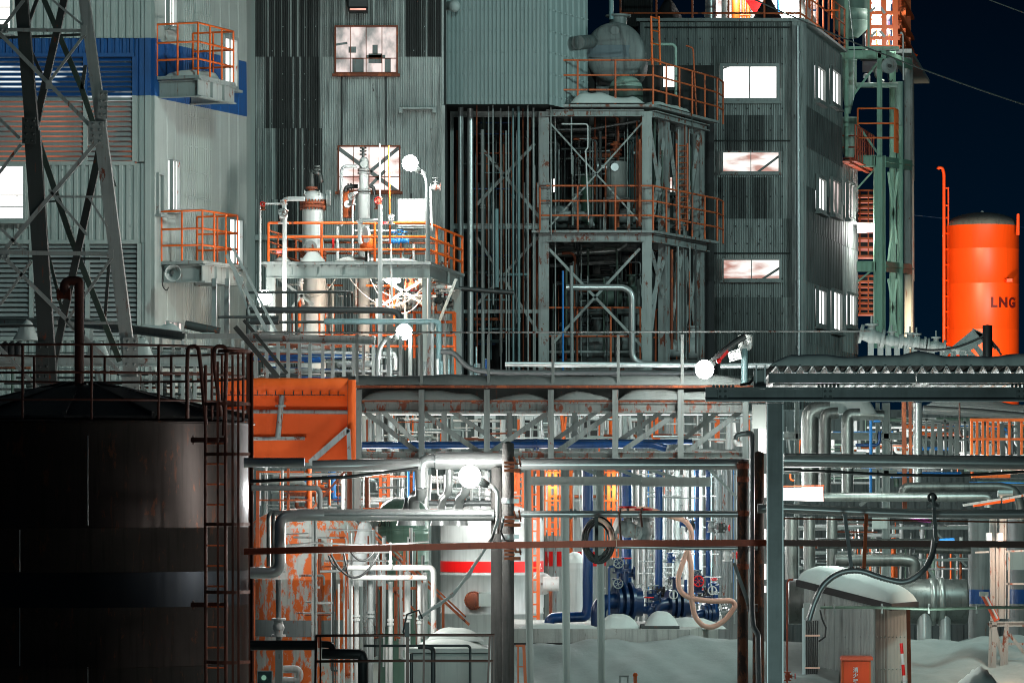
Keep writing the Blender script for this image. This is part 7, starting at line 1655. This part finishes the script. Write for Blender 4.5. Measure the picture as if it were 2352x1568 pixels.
rack('truss', 'rust-orange stair truss slanting behind the white comb of pipes', 'truss', [('strut', 826, 1200, 1078, 1434, 6), ('strut', 838, 1198, 1070, 1416, 4), ('strut', 852, 1310, 1030, 1470, 5), ('post', 908, 1325, 908, 1470, 5), ('post', 919, 1325, 919, 1460, 4), ('post', 1018, 1378, 1018, 1450, 6), ('strut', 870, 1350, 960, 1350, 6)], 66, 'orange_worn', base=(1018, 1450))
rack('steel_post', 'rust-streaked white steel post crossing the rusty tank', 'post', [('column', 722, 1185, 722, 1600, 13), ('strut', 725, 1384, 765, 1384, 5), ('strut', 715, 1348, 735, 1348, 5)], 61.2, 'steel_rusty', base=(722, 1600))
rack('steel_post', 'orange-brown rust post at the left edge of the lower tarpaulin', 'post', [('column', 803, 1055, 803, 1185, 11), ('strut', 715, 1170, 803, 1070, 5)], 63, 'rust', base=(803, 1185))
rack('steel_post', 'pale streaked steel post right of the tarpaulin edge post', 'post', [('column', 818, 1058, 818, 1180, 22)], 70, 'steel_rusty', base=(818, 1180))
rack('steel_post', 'tall rust-streaked posts between the near tank and the rusty tank', 'post', [('column', 592, 1080, 592, 1300, 7), ('column', 662, 1075, 662, 1180, 6), ('strut', 590, 1148, 715, 1148, 4), ('column', 582, 1330, 582, 1600, 8)], 61.8, 'orange_worn', base=(592, 1600))
for (x0, y0, x1, y1, s) in [(755, 1275, 775, 1300, .05), (790, 1270, 800, 1320, .0), (760, 1272, 870, 1270, .35), (775, 1300, 800, 1285, .1), (800, 1255, 868, 1250, .22)]:
    cable([P(x0, y0, 60.6), P(x1, y1, 60.6)], .018, 'black_rubber', 'loose black cable in the tangle under the red-brown beam', sag=s, group='black cable tangle')
pipe([(655, 1252), (720, 1246), (865, 1252), (985, 1243)], 60.2, 4, 'pipe_white', 'thin white hose lying along the red-brown beam', bend=3)
# snowy cabinet bottom centre
def snowy_box():
    d = 60; t = thing('equipment_cabinet', 'wide grey equipment cabinet under a thick rounded cap of snow at the bottom centre', 'cabinet', P(1040, 1700, d)); X = lambda x: P(x, 0, d).x; zz = lambda y: P(0, y, d).z
    b = MB(); b.bx(X(945), X(1120), d, d+1.2, 0, zz(1500))
    b.build('body', 'steel_clean', t); b = MB(); b.bx(X(940), X(1125), d-.05, d+1.25, zz(1498), zz(1488)); b.build('lid', 'steel_clean', t)
    b = MB()
    for a, c in ((948, 980), (984, 1030), (1034, 1072), (1076, 1117)): b.bx(X(a), X(c), d-.02, d-.003, 0.2, zz(1508))
    b.build('door', 'steel_clean', t)
    b = MB(); lumps(b, [P(948, 1488, d+.6), P(1122, 1488, d+.6)], 1.3, px(26, d), 4, jag=.06, nw=8); lumps(b, [P(980, 1470, d+.7), P(1112, 1470, d+.7)], 1.0, px(32, d), 9, jag=.05, nw=8); b.build('snow_cover', 'snow', t)
snowy_box()
# --- plinth, snow
def plinth():
    d = 67; t = thing('plinth', 'weathered concrete plinth with snow on top carrying the blue pumps', 'plinth', P(1400, 1475, d)); t.location.z = 0; t['_o'] = (t.location.x, d, 0)
    A, B, C_ = P(1180, 1442, 66.6), P(1585, 1442, 66.2), P(1650, 1442, 70); z1 = P(0, 1444, 66.4).z
    b = MB(); q = [Vector((v.x, v.y, 0)) for v in (A, B, C_)]+[Vector((A.x, 72, 0))]; b.add(q+[v+Vector((0, 0, z1)) for v in q], [(i, (i+1) % 4, 4+(i+1) % 4, 4+i) for i in range(4)]+[(4, 5, 6, 7)]); b.build('block', 'concrete', t)
    b = MB(); b.bar(A+Vector((0, -.02, -.25)), B+Vector((0, -.02, -.25)), .03, .02); b.build('joint', 'black', t)
    b = MB(); lumps(b, [P(1185, 1444, 67.2), P(1380, 1444, 67.2)], 1., .07, 1); lumps(b, [P(1370, 1443, 67.3), P(1470, 1443, 67.3)], 1.1, .24, 2, jag=.1); lumps(b, [P(1478, 1440, 67), P(1560, 1440, 67)], 1., .27, 3, jag=.05); lumps(b, [P(1530, 1442, 68), P(1640, 1442, 68.5)], 1., .2, 5, jag=.1); b.build('snow_cover', 'snow', t)
    b = MB(); b.bx(P(1474, 0, 66.6).x, P(1560, 0, 66.6).x, 66.45, 67.6, z1+.0, z1+.05); b.build('cover_plate', 'steel_dark', t)
plinth()
drift(1120, 1860, 62.75, 66.1, lambda x, f: 1600-122*min(1, f*1.15)+10*math.sin(x*.012)*(f) - (18*math.exp(-((x-1640)/120)**2))*f, 'snow_bank', '', 4, bumps=.07)
drift(1795, 1930, 58.5, 64, lambda x, f: 1590-120*f, 'snow_bank', '', 6, bumps=.05)
drift(2060, 2480, 58, 67, lambda x, f: 1680-210*min(1, f*1.2)-10*math.sin(x*.02)*f, 'snow_bank', '', 8, bumps=.09)
b = MB(); lumps(b, [P(2180, 1590, 57.5), P(2300, 1592, 57.5)], .9, .22, 14, jag=.5, nw=9); tag(b.build('snow_heap', 'snow'), 'crumbly bright heap of snow chunks at the lower right edge', 'snow heap')
for (x, y0, y1, m, nm, lab) in [(1428, 1552, 1600, 'steel_rusty', 'stake', 'small rusty square frame poking out of the snow'), (1459, 1545, 1600, 'orange', 'stake', 'small orange stake poking out of the snow')]:
    b = MB(); d = 58
    if m == 'orange': b.bar(P(x, y1, d), P(x, y0, d), .05); b.ball(P(x, y0+4, d), .035, 8)
    else: b.bar(P(x-4, y1, d), P(x-4, y0, d), .02); b.bar(P(x+14, y1, d), P(x+14, y0, d), .02); b.bar(P(x-6, y0, d), P(x+16, y0, d), .025)
    tag(b.build(nm, m), lab, 'stake')
rack('stand', 'small orange steel frame at the foot of the concrete poles', 'frame', [('post', 1190, 1482, 1190, 1640, 4), ('post', 1203, 1482, 1210, 1640, 7), ('strut', 1185, 1482, 1206, 1482, 5), ('strut', 1190, 1530, 1206, 1530, 3)], 57, 'orange', base=(1200, 1640))
# ================================================================ SHED UNDER SNOW
def shed():
    A = Wall(1848, 61.6, 2007, 60); B = Wall(2007.5, 60, 2088, 62.8)
    t = thing('shed', 'small corrugated shed under a thick tilted slab of snow', 'shed', P(2007, 1700, 60)); t.location.z = 0; t['_o'] = (t.location.x, t.location.y, 0)
    FL, FR, BR, BL = P(1828, 1338, 61.9), P(2048, 1394, 59.4), P(2110, 1388, 62.9), P(1900, 1334, 65.3)
    def zroof(p): # plane through FL FR BR
        n = (FR-FL).cross(BR-FL); return FL.z-(n.x*(p.x-FL.x)+n.y*(p.y-FL.y))/n.z
    for W, nm, prof, pt, am in ((A, 'front_cladding', 'sine', .075, .02), (B, 'side_cladding', 'flat', .26, .012)):
        b = MB(); n = int(W.L/pt); k = 6 if prof == 'sine' else 4; 
        hs = [(0, 0), (.17, .5), (.33, 1), (.5, 1), (.67, .5), (.83, 0)] if prof == 'sine' else [(0, 0), (.08, 1), (.16, 0), (.9, 0)]
        vs = []; 
        for i in range(n):
            for q, h in hs: 
                a = (i+q)*W.L/n; p = W.at(a, 0, am*h*(1.5 if prof == 'sine' else 1)); vs.append(p)
        vs.append(W.at(W.L, 0, 0)); m_ = len(vs); zt = [zroof(v)-.05 for v in vs]
        zm = P(0, 1478, 60).z
        b.add([Vector((v.x, v.y, 0)) for v in vs]+[Vector((v.x, v.y, z)) for v, z in zip(vs, zt)], [(i, i+1, m_+i+1, m_+i) for i in range(m_-1)], prof == 'sine')
        for y in (1462, 1536):
            for i in range(9): p = W.p(W_x(W, (i+.5)/9), y, am+.005); b.ball(p, .012, 6)
        b.build(nm, 'clad_pale' if prof == 'flat' else 'clad_grey', t)
    b = MB(); b.add([A.at(0, 0, -.03), A.at(A.L, 0, -.03), B.at(B.L, 0, -.03), Vector((BL.x+.4, 65, 0))]+[Vector((v.x, v.y, zroof(v)-.06)) for v in [A.at(0, 0, -.03), A.at(A.L, 0, -.03), B.at(B.L, 0, -.03), Vector((BL.x+.4, 65, 0))]], [(0, 1, 5, 4), (1, 2, 6, 5), (2, 3, 7, 6), (3, 0, 4, 7), (4, 5, 6, 7)]); b.build('wall', 'clad_mid', t)
    b = MB(); th = Vector((0, 0, .1)); b.hexa([v-th*.5 for v in (FL, FR, BR, BL)]+[v+th*.5 for v in (FL, FR, BR, BL)]); b.build('roof', 'roof_black', t)
    b = MB(); nu, nv = 40, 14; vs = []
    for i in range(nu+1):
        for j in range(nv+1):
            u, v = i/nu, j/nv; p = (FL*(1-u)+FR*u)*(1-v)+(BL*(1-u)+BR*u)*v; e_ = (max(0, 4*u*(1-u))**.32)*(max(0, 4*v*(1-v))**.3)
            out = (p-(FL+FR+BR+BL)/4); out.z = 0
            vs.append(p+Vector((0, 0, .055))+Vector((0, 0, 1))*px(42, 61)*e_*(1+.05*math.sin(u*9)+.04*math.sin(v*7+u*5)+.02*math.sin(u*31+v*12))*(1.12-.1*u)-out*.02)
    b.add(vs, [(i*(nv+1)+j, (i+1)*(nv+1)+j, (i+1)*(nv+1)+j+1, i*(nv+1)+j+1) for i in range(nu) for j in range(nv)], True); b.build('snow_cover', 'snow', t)
def W_x(W, f):
    p = W.A+W.u*W.L*f; return p.x/p.y/S0+1176
shed()
def ext_box():
    d = 59.2; t = thing('extinguisher_box', 'red-orange fire extinguisher box with white Japanese characters in front of the shed', 'box', P(1966, 1700, d)); X = lambda x: P(x, 0, d).x; zz = lambda y: P(0, y, d).z
    b = MB(); b.bx(X(1934), X(2000), d, d+.25, 0, zz(1513)); b.build('body', 'orange', t)
    b = MB(); b.bx(X(1938), X(1996), d-.015, d-.002, 0, zz(1518)); b.build('door', 'orange_tank', t)
    b = MB(); b.hexa([(X(1929), d-.06, zz(1515)), (X(2005), d-.06, zz(1515)), (X(2002), d+.28, zz(1510)), (X(1932), d+.28, zz(1510)), (X(1934), d-.02, zz(1507)), (X(2004), d-.02, zz(1507)), (X(2004), d+.28, zz(1506)), (X(1936), d+.28, zz(1506))]); b.build('hood', 'brown_paint', t)
    for ch, y in (('消', 1538), ('火', 1551), ('器', 1564.5)): textobj(ch, (X(1965), d-.022, zz(y)), .078, 'white_paint', 'lettering', t, bold=.0018)
ext_box()
def shed_box():
    d = 60.6; t = thing('junction_box', 'pale electric box with bundled dark wires at the left of the shed', 'box', P(1862, 1425, d)); X = lambda x: P(x, 0, d).x; zz = lambda y: P(0, y, d).z
    b = MB(); b.bx(X(1846), X(1882), d-.12, d+.1, zz(1422), zz(1385)); b.build('body', 'steel_clean', t)
    b = MB()
    for k in range(6): b.tube([(X(1852+k*5), d-.1, zz(1424)), (X(1852+k*4.2), d-.1, 0.3)], .012, 6)
    b.build('wires', 'black_rubber', t)
    b = MB()
    for y in (1458, 1532): b.bx(X(1848), X(1882), d-.13, d-.11, zz(y+2), zz(y-2))
    b.build('wire_clip', 'hose', t)
    b = MB(); b.bar(P(1846, 1395, d-.05), P(1846, 1640, d-.05), .05, .02); b.build('rail', 'galv', t)
    cable([P(1884, 1400, 59.9), P(1888, 1420, 59.9), P(1897, 1440, 59.9), P(1895, 1462, 59.9), P(1880, 1472, 59.9)], .014, 'black_rubber', 'black cable curling down the left of the shed front')
shed_box()
pipe([(1884, 1394), (2000, 1394), (2150, 1398), (2275, 1394), (2420, 1395)], 58.6, 7, 'pipe_green', 'pale green cable pipe strung in front of the shed roof', bend=3)
for i, x in enumerate((1916, 2025, 2133, 2243)):
    b = MB(); c = P(x, 1395, 58.5); b.ring(c, (1, 0, 0), .03, .008, 12, 5); b.bx(c.x-.01, c.x+.02, c.y-.01, c.y+.01, c.z+.02, c.z+.06); b.bx(c.x-.01, c.x+.02, c.y-.01, c.y+.01, c.z-.08, c.z-.02); o = tag(b.build('pipe_clip', 'steel_clean'), 'metal clip on the pale green cable pipe', 'clip', 'clips on the green cable pipe'); AUTO.append((o, 'x'))
b = MB(); d = 59.6; 
def rwpole():
    t = thing('marker_pole', 'red and white striped snow marker pole leaning at the shed corner', 'marker pole', P(2078, 1640, 59.5)); pts = [(2070, 1476), (2072, 1500), (2074, 1525), (2076, 1550), (2078, 1575), (2080, 1600), (2083, 1640)]
    for i, (a, c) in enumerate(zip(pts, pts[1:])): b = MB(); b.tube([P(*a, 59.5), P(*c, 59.5)], .024, 10); b.build('stripe', 'white_paint' if i % 2 else 'red', t)
rwpole()
b = MB(); b.bar(P(2086, 1398, 60.8), P(2090, 1640, 60.8), .055, .04); tag(b.build('corner_post', 'rust'), 'rusty post at the right corner of the shed', 'post')
pipe([(1822, 1330), (1812, 1330), (1808, 1338), (1808, 1600)], 57.5, 4.5, 'brown_paint', 'red-brown thin pipe right beside the galvanised column'); valve(P(1809, 1552, 57.4), .03, (0, 0, 1), 'brown_paint', None, 'small red-brown tap on the thin red-brown pipe', wheel='red', up=(1, 0, 0))
# ================================================================ RIGHT-HAND PIPEWORK
def big_vessel():
    d = 67; c = P(1812, 1381, d); e_ = P(2216, 1381, d); r = px(52, d); t = thing('vessel', 'big dark lagged horizontal vessel lying behind the snowy shed', 'vessel', (P(2120, 0, d).x, d, 0.6))
    b = MB(); b.lathe(c, [(.01, -.02), (r, 0), (r, e_.x-c.x), (r*.97, e_.x-c.x+.03), (.01, e_.x-c.x+.05)], 40, (1, 0, 0)); b.build('shell', 'lagging_dark', t)
    for x in (2140, 2160):
        b = MB(); q = P(x, 1381, d); b.lathe(q, [(r, -.05), (r*1.06, -.04), (r*1.06, .04), (r, .05)], 40, (1, 0, 0)); b.build('ring', 'lagging_dull', t)
    for x, w_ in ((2123, 34), (2171, 26)):
        b = MB(); q = P(x, 1425, d-.2); b.lathe((q.x, q.y, .6), [(px(w_, d)/2*.85, 0), (px(w_, d)/2, .3), (px(w_, d)/2, q.z-.6+.2)], 20); b.build('leg', 'lagging', t)
big_vessel()
RP = [([(1860, 1140), (1860, 965), (1862, 948), (1880, 940), (1905, 940)], 73, 40, 'lagging_dull', 'widest lagged riser with a bent top under the canopy', 1), ([(1895, 1140), (1895, 965), (1899, 950), (1925, 948)], 72.4, 27, 'lagging_dark', 'middle dark lagged riser with a bent top', 1), ([(1946, 1140), (1946, 965), (1950, 952), (1975, 952)], 72.6, 29, 'lagging_dull', 'right lagged riser with a bent top', 1),
 ([(1960, 950), (2030, 955)], 73.5, 24, 'lagging_dull', 'ribbed lagged pipe leading right from the risers', 0), ([(1818, 1186), (1818, 1330)], 70, 30, 'lagging_dull', 'left lower lagged riser beside the column', 0), ([(1859, 1186), (1859, 1320)], 69.8, 27, 'lagging_dull', 'middle lower lagged riser', 0), ([(1911, 1186), (1911, 1310)], 70, 25, 'lagging_dull', 'right lower lagged riser', 0),
 ([(1888, 1141), (2262, 1141), (2272, 1144), (2272, 1165)], 68.4, 21, 'lagging_dull', 'long lagged pipe level with the white light box', 1), ([(2075, 1150), (2075, 1124), (2085, 1118), (2300, 1118), (2330, 1125), (2345, 1160), (2347, 1200)], 69.4, 22, 'lagging_dark', 'upper lagged pipe curving down at the right edge', 1),
 ([(1878, 1248), (2150, 1248)], 69, 24, 'lagging_dark', 'dark lagged pipe half hidden by the red-brown beam', 0), ([(1918, 1286), (2075, 1286), (2100, 1290), (2102, 1340)], 67.6, 28, 'lagging_dark', 'dark lagged pipe bending down behind the conduit', 1), ([(2100, 1262), (2230, 1264)], 69.6, 16, 'lagging_dark', 'dark lagged pipe stub towards the grey tank', 0),
 ([(2000, 965), (2000, 1130)], 71, 7, 'pipe_skyblue', 'bright blue upright pipe under the canopy', 0), ([(1965, 1022), (2014, 1022), (2020, 1015), (2020, 990)], 72, 7, 'pipe_blue', 'blue pipe bending up beside the bright blue one', 1), ([(2006, 967), (2022, 967)], 71, 5, 'pipe_skyblue', 'short bright blue branch pipe', 0),
 ([(2107, 925), (2107, 1110)], 70.6, 21, 'lagging', 'shiny riser right of the rusty column', 0), ([(2120, 940), (2260, 948), (2420, 962)], 74, 20, 'lagging', 'silver pipe wrapped in snow at the upper right', 0),
 ([(2204, 925), (2204, 990), (2210, 1005)], 69, 4, 'brown_dark', 'thin dark pipe hanging from the canopy', 0), ([(2075, 1190), (2075, 1330)], 68.5, 0.1, 'black', 'x', 0)][:-1]
for pts, d, wd, m, lab, bd in RP: pipe(pts, d, wd, m, lab, seams=.7 if wd > 15 else 0, n=18, bend=.9)
b = MB(); lumps(b, [P(2130, 930, 73.6), P(2260, 938, 73.6), P(2420, 952, 73.6)], .6, .16, 21, jag=.15); tag(b.build('snow_ridge', 'snow'), 'ridge of snow on the silver pipe at the upper right', 'snow')
b = MB(); lumps(b, [P(1868, 950, 73.8), P(2010, 952, 73.8)], 1.2, .5, 22, jag=.2, nw=8); tag(b.build('snow_ridge', 'snow'), 'heap of snow lodged over the bent tops of the lagged risers', 'snow')
rack('steel_column', 'pair of rust-brown columns standing left of the shiny riser', 'column', [('post', 2076, 922, 2078, 1180, 10), ('post', 2090, 922, 2092, 1110, 7)], 69.5, 'rust', base=(2078, 1180))
rack('pipe_rack', 'pale steel rack of beams and braces behind the lagged risers', 'pipe rack', [('beam', 1800, 1001, 2075, 1001, 18), ('beam', 1800, 1080, 2060, 1085, 16), ('column', 2035, 925, 2035, 1400, 18), ('column', 2016, 925, 2016, 1130, 10), ('column', 1978, 925, 1978, 990, 6), ('strut', 2030, 1120, 1975, 1160, 8), ('column', 1830, 925, 1830, 1330, 12), ('strut', 1800, 1212, 2230, 1212, 6), ('strut', 2110, 1285, 2230, 1285, 6), ('brace', 2120, 1290, 2200, 1400, 6), ('brace', 2140, 1210, 2220, 1300, 5)], 74, 'steel_clean', base=(2035, 1460))
rack('pipe_rack', 'dense pale pipe rack at the upper right beneath the snowy pipe', 'pipe rack', [('strut', 2115, 962, 2400, 985, 5), ('strut', 2115, 975, 2400, 1000, 4), ('strut', 2115, 1010, 2400, 1010, 4)]+[('post', x, 960+(i % 3)*6, x+(i % 4)*2-2, 1060, 5+(i % 3)*3) for i, x in enumerate((2128, 2142, 2158, 2170, 2184, 2198, 2216, 2228, 2246, 2262, 2280, 2300, 2322, 2340))]+[('brace', 2112, 990, 2132, 1055, 5), ('brace', 2150, 990, 2136, 1055, 5), ('brace', 2180, 990, 2205, 1055, 5), ('brace', 2290, 985, 2330, 1055, 5)], 75, 'steel_clean', base=(2200, 1060))
mixed(70, (1800, 2340), (955, 1050), (40, 70), (80, 96), [3, 5, 8, 12], W_+G_+['orange', 'lagging_dull', 'pipe_green'], 'upright pipe behind the right-hand rack', 'upright pipes of the right background', True, 11)
mixed(80, (1800, 2260), (960, 1110), (60, 160), (76, 94), [3, 4, 6, 9], W_+['lagging_dull', 'steel_grey', 'pipe_green', 'pipe_dark', 'orange', 'pipe_skyblue'], 'level pipe behind the right-hand rack', 'level pipes of the right background', False, 12)
mixed(70, (1930, 2235), (1195, 1290), (50, 150), (74, 92), [3, 4, 6, 10], W_+['steel_clean', 'orange', 'lagging_dull', 'pipe_green', 'orange_worn'], 'upright pipe above the horizontal vessel', 'upright pipes above the vessel', True, 13)
mixed(30, (1800, 2180), (1195, 1330), (50, 130), (71.5, 84), [4, 6, 9], ['lagging_dull', 'steel_grey', 'pipe_dark', 'rust', 'pipe_white'], 'level pipe above the horizontal vessel', 'level pipes above the vessel', False, 14)
t = thing('railing', 'orange railing at the right edge under the canopy', 'railing', P(2231, 1042, 66)); b = MB(); b.bar(P(2228, 964, 66), P(2400, 964, 66), .05); b.bar(P(2228, 1008, 66), P(2400, 1008, 66), .035); b.build('rail', 'orange', t); b = MB()
for x in (2232, 2244, 2257, 2268, 2281, 2293, 2318, 2346): b.bar(P(x, 1044, 66.02), P(x, 964, 66.02), .04); b.cut()
b.pieces('post', 'orange', t)
b = MB(); b.bar(P(2232, 1092, 66), P(2320, 1092, 66), .07); tag(b.build('orange_beam', 'orange'), 'short orange beam beneath the right silver pipe', 'beam')
b = MB(); c = P(2021, 1213, 68.6); b.bx(P(2003, 0, 68.6).x, P(2038, 0, 68.6).x, 68.6, 68.64, P(0, 1213, 68.6).z, P(0, 1188, 68.6).z); tag(b.build('notice_board', 'steel_clean'), 'blank pale notice board between the lagged pipes', 'board')
def purple():
    d = 68.2; t = thing('sign', 'purple sign with dark lettering under the bent silver pipe', 'sign', P(2113, 1200, d)); b = MB(); q = [P(2092, 1196, d), P(2138, 1199, d), P(2126, 1176, d), P(2090, 1176, d)]; b.hexa([q[0], q[1], q[1]+Vector((0, .03, 0)), q[0]+Vector((0, .03, 0)), q[3], q[2], q[2]+Vector((0, .03, 0)), q[3]+Vector((0, .03, 0))]); b.build('board', 'magenta', t); textobj('LAVI & CS', P(2112, 1189, d-.01), .085, 'black', 'lettering', t, sx=.9)
purple()
b = MB(); b.tube([P(2158, 1246, 67), P(2192, 1244, 67)], .07, 12); tag(b.build('blue_coupling', 'pipe_skyblue'), 'blue wrapped coupling on the pipe above the vessel', 'coupling')
gtk = tank(2255, 62, 1195, 70, 'tank_grey', 'grey round column tank with a blue band at the right', .1, (1353, 1386, 'pipe_blue'), n=32); gt2 = tank(2370, 110, 1190, 71, 'tank_grey', 'grey tank with a blue band cut by the right edge', .1, (1353, 1386, 'pipe_blue'))
b = MB(); q = P(2337, 1280, 66); b.bx(P(2315, 0, 66).x, P(2380, 0, 66).x, 66, 66.1, P(0, 1308, 66).z, P(0, 1263, 66).z); tag(b.build('panel_box', 'steel_clean'), 'blank grey cabinet panel at the right edge', 'cabinet')
rack('lattice_mast', 'orange-lit lattice mast with splayed legs at the right edge', 'mast', [('column', 2281, 1186, 2283, 1425, 17), ('column', 2303, 1186, 2302, 1420, 16), ('post', 2292, 1260, 2292, 1430, 5), ('strut', 2276, 1200, 2302, 1260, 4), ('strut', 2240, 1268, 2420, 1262, 4), ('strut', 2310, 1340, 2420, 1340, 4), ('post', 2318, 1265, 2316, 1420, 4),
    ('beam', 2272, 1432, 2400, 1432, 12), ('post', 2276, 1430, 2268, 1640, 6), ('post', 2284, 1430, 2278, 1640, 12), ('strut', 2284, 1435, 2318, 1580, 8), ('strut', 2310, 1440, 2290, 1600, 6), ('post', 2312, 1430, 2306, 1640, 10), ('strut', 2318, 1455, 2400, 1560, 7), ('strut', 2300, 1478, 2352, 1478, 5), ('strut', 2300, 1535, 2352, 1530, 6)], 63.4, 'steel_rusty', base=(2285, 1640))
for (x, y, w_, h_) in ((2271, 1232, 10, 18), (2296, 1235, 12, 22)):
    b = MB(); q = P(x, y, 63.1); b.bx(q.x-px(w_, 63)/2, q.x+px(w_, 63)/2, 63.0, 63.2, q.z-px(h_, 63)/2, q.z+px(h_, 63)/2); o = tag(b.build('switch_box', 'white_paint'), 'small white switch box on the orange-lit mast', 'box', 'switch boxes on the mast'); AUTO.append((o, 'x'))
t = thing('arm_beam', 'pale and orange slanting arm at the head of the lit mast', 'beam', P(2302, 1160, 62.8)); b = MB(); b.bar(P(2212, 1160, 62.8), P(2298, 1146, 62.8), .035, .12); b.bar(P(2302, 1146, 62.8), P(2400, 1128, 62.8), .035, .12); b.build('plate', 'pipe_white', t); b = MB(); b.bar(P(2235, 1160, 62.9), P(2298, 1151, 62.9), .05, .08); b.bar(P(2302, 1152, 62.9), P(2330, 1146, 62.9), .05, .08); b.build('flange', 'orange', t); b = MB(); b.tube([P(2292, 1134, 62.8), P(2326, 1134, 62.8)], .06, 14); b.build('drum', 'steel_clean', t)
t = thing('tube_lamp', 'slanting capped tube lamp leaning on the lit mast', 'lamp', P(2290, 1425, 61.9)); b = MB(); b.bar(P(2260, 1366, 61.9), P(2290, 1424, 61.9), .09, .06); b.build('housing', 'brown_paint', t); b = MB(); b.tube([P(2263, 1367, 61.84), P(2291, 1420, 61.84)], .018, 8); b.build('tube', 'pipe_white', t); b = MB(); b.bar(P(2250, 1363, 61.9), P(2270, 1364, 61.9), .07); b.build('end_cap', 'steel_clean', t)
# --- things peeping over the canopy
rack('panel_fence', 'row of pale steel panels and posts showing over the canopy snow', 'fence', [('post', x, 785+i*1.5, x, 900, 13) for i, x in enumerate((2000, 2022, 2040, 2060, 2082, 2100, 2120, 2140, 2165, 2190, 2215))], 88, 'steel_clean', base=(2100, 900))
pipe([(1998, 770), (2100, 784), (2200, 800)], 86, 4, 'steel_rusty', 'slim flanged pipe descending right above the canopy', fl=(.2, .5, .7)); valve(P(2002, 772, 86), .12, (.9, 0, -.2), 'steel_clean', None, 'pale cast valve at the left end of the flanged pipe above the canopy', wheel=None)
for x, y in ((2048, 782), (2090, 785), (2105, 787), (2150, 795)): valve(P(x, y, 86), .09, (.98, 0, -.12), 'steel_clean', 'cast valves over the canopy', 'pale cast valve on the flanged pipe above the canopy', wheel=None)
def kiosk():
    d = 84; t = thing('conveyor_head', 'slanted corrugated pale hood on steel struts in front of the orange tank', 'hood', P(2240, 840, d)); b = MB(); c = [P(2182, 802, d), P(2258, 786, d), P(2268, 770, d+1), P(2234, 758, d+1)]
    top = [P(2182, 800, d), P(2234, 757, d), P(2268, 774, d), P(2222, 806, d)]; b.hexa([v+Vector((0, 0, -.08)) for v in top]+top) if False else b.add(top+[v+Vector((.05, 1.2, -.05)) for v in top], [(0, 3, 2, 1), (4, 5, 6, 7), (0, 1, 5, 4), (1, 2, 6, 5), (2, 3, 7, 6), (3, 0, 4, 7)]); b.build('hood', 'steel_clean', t)
    b = MB()
    for k in range(8): f = k/7; b.bar(top[1].lerp(top[2], f)+Vector((0, -.02, .02)), top[0].lerp(top[3], f)*.0+top[1].lerp(top[2], f)+Vector((.25, -.02, -.28)), .04, .03)
    b.build('rib', 'steel_grey', t)
    b = MB()
    for (x0, y0, x1, y1) in ((2182, 800, 2150, 840), (2222, 806, 2255, 840), (2236, 790, 2280, 845), (2210, 806, 2210, 850), (2190, 806, 2190, 850)): b.bar(P(x0, y0, d), P(x1, y1, d), .1)
    b.build('strut', 'steel_clean', t)
    b = MB(); c = P(2268, 850, d-.5); b.lathe((c.x, c.y, c.z-1), [(.1, 0), (.1, P(0, 750, d).z-c.z+1), (.01, P(0, 748, d).z-c.z+1)], 10); tag(b.build('pole', 'black'), 'short black pole with cables before the orange tank', 'pole')
    cable([P(2276, 780, d-.5), P(2300, 815, d-.5)], .02, 'black_rubber', 'black stay cable slanting right from the short black pole'); cable([P(2270, 765, d-.5), P(2100, 800, d-.5)], .025, 'black_rubber', 'black cable slung left from the short black pole', sag=.15)
kiosk()
def merge_far_pipes(keep=285):
    """the pipes that show largest stay single things; the tangle of small ones is one object"""
    bpy.context.view_layer.update()
    ps = []
    for o, _ in AUTO:
        if o.type != 'MESH' or not o.name.split('.')[0] == 'pipe' or o.parent: continue
        c = [o.matrix_world @ Vector(v) for v in o.bound_box]; us = [v.x/v.y for v in c]; vs = [(v.z-H)/v.y for v in c]
        us = [max(-.125, min(.125, u)) for u in us]; lo, hi = (HY-1568)*S0, HY*S0; vs = [max(lo, min(hi, v)) for v in vs]
        a, b = max(us)-min(us), max(vs)-min(vs); r = min((c[0].z, 1)) if False else 0
        far = 1 if 'deep' in o['label'] or 'behind' in o['label'] or 'inside the tall' in o['label'] else 0
        ps.append(((max(a, b)*max(min(a, b), .0008))*(.25 if far else 1), o))
    ps.sort(key=lambda t: -t[0]); rest = [o for _, o in ps[keep:]]
    names = []; V, F, SM, MI = [], [], [], []
    for o in rest:
        me = o.data; m = me.materials[0].name
        if m not in names: names.append(m)
        k = names.index(m); b0 = len(V); mw = o.matrix_world; V += [tuple(mw @ v.co) for v in me.vertices]
        for p in me.polygons: F.append([b0+i for i in p.vertices]); SM.append(p.use_smooth); MI.append(k)
    dead = set(o.name for o in rest)
    AUTO[:] = [(o, k) for o, k in AUTO if o.name not in dead]
    for o in rest: bpy.data.objects.remove(o)
    me = bpy.data.meshes.new('pipework'); me.from_pydata(V, [], F)
    for n in names: me.materials.append(bpy.data.materials[n])
    me.polygons.foreach_set('use_smooth', SM); me.polygons.foreach_set('material_index', MI); me.update()
    o = bpy.data.objects.new('pipework', me); COL.objects.link(o)
    tag(o, 'dense tangle of small background pipes running between the frames and halls', 'pipework', kind='stuff')
merge_far_pipes()
finish_labels()
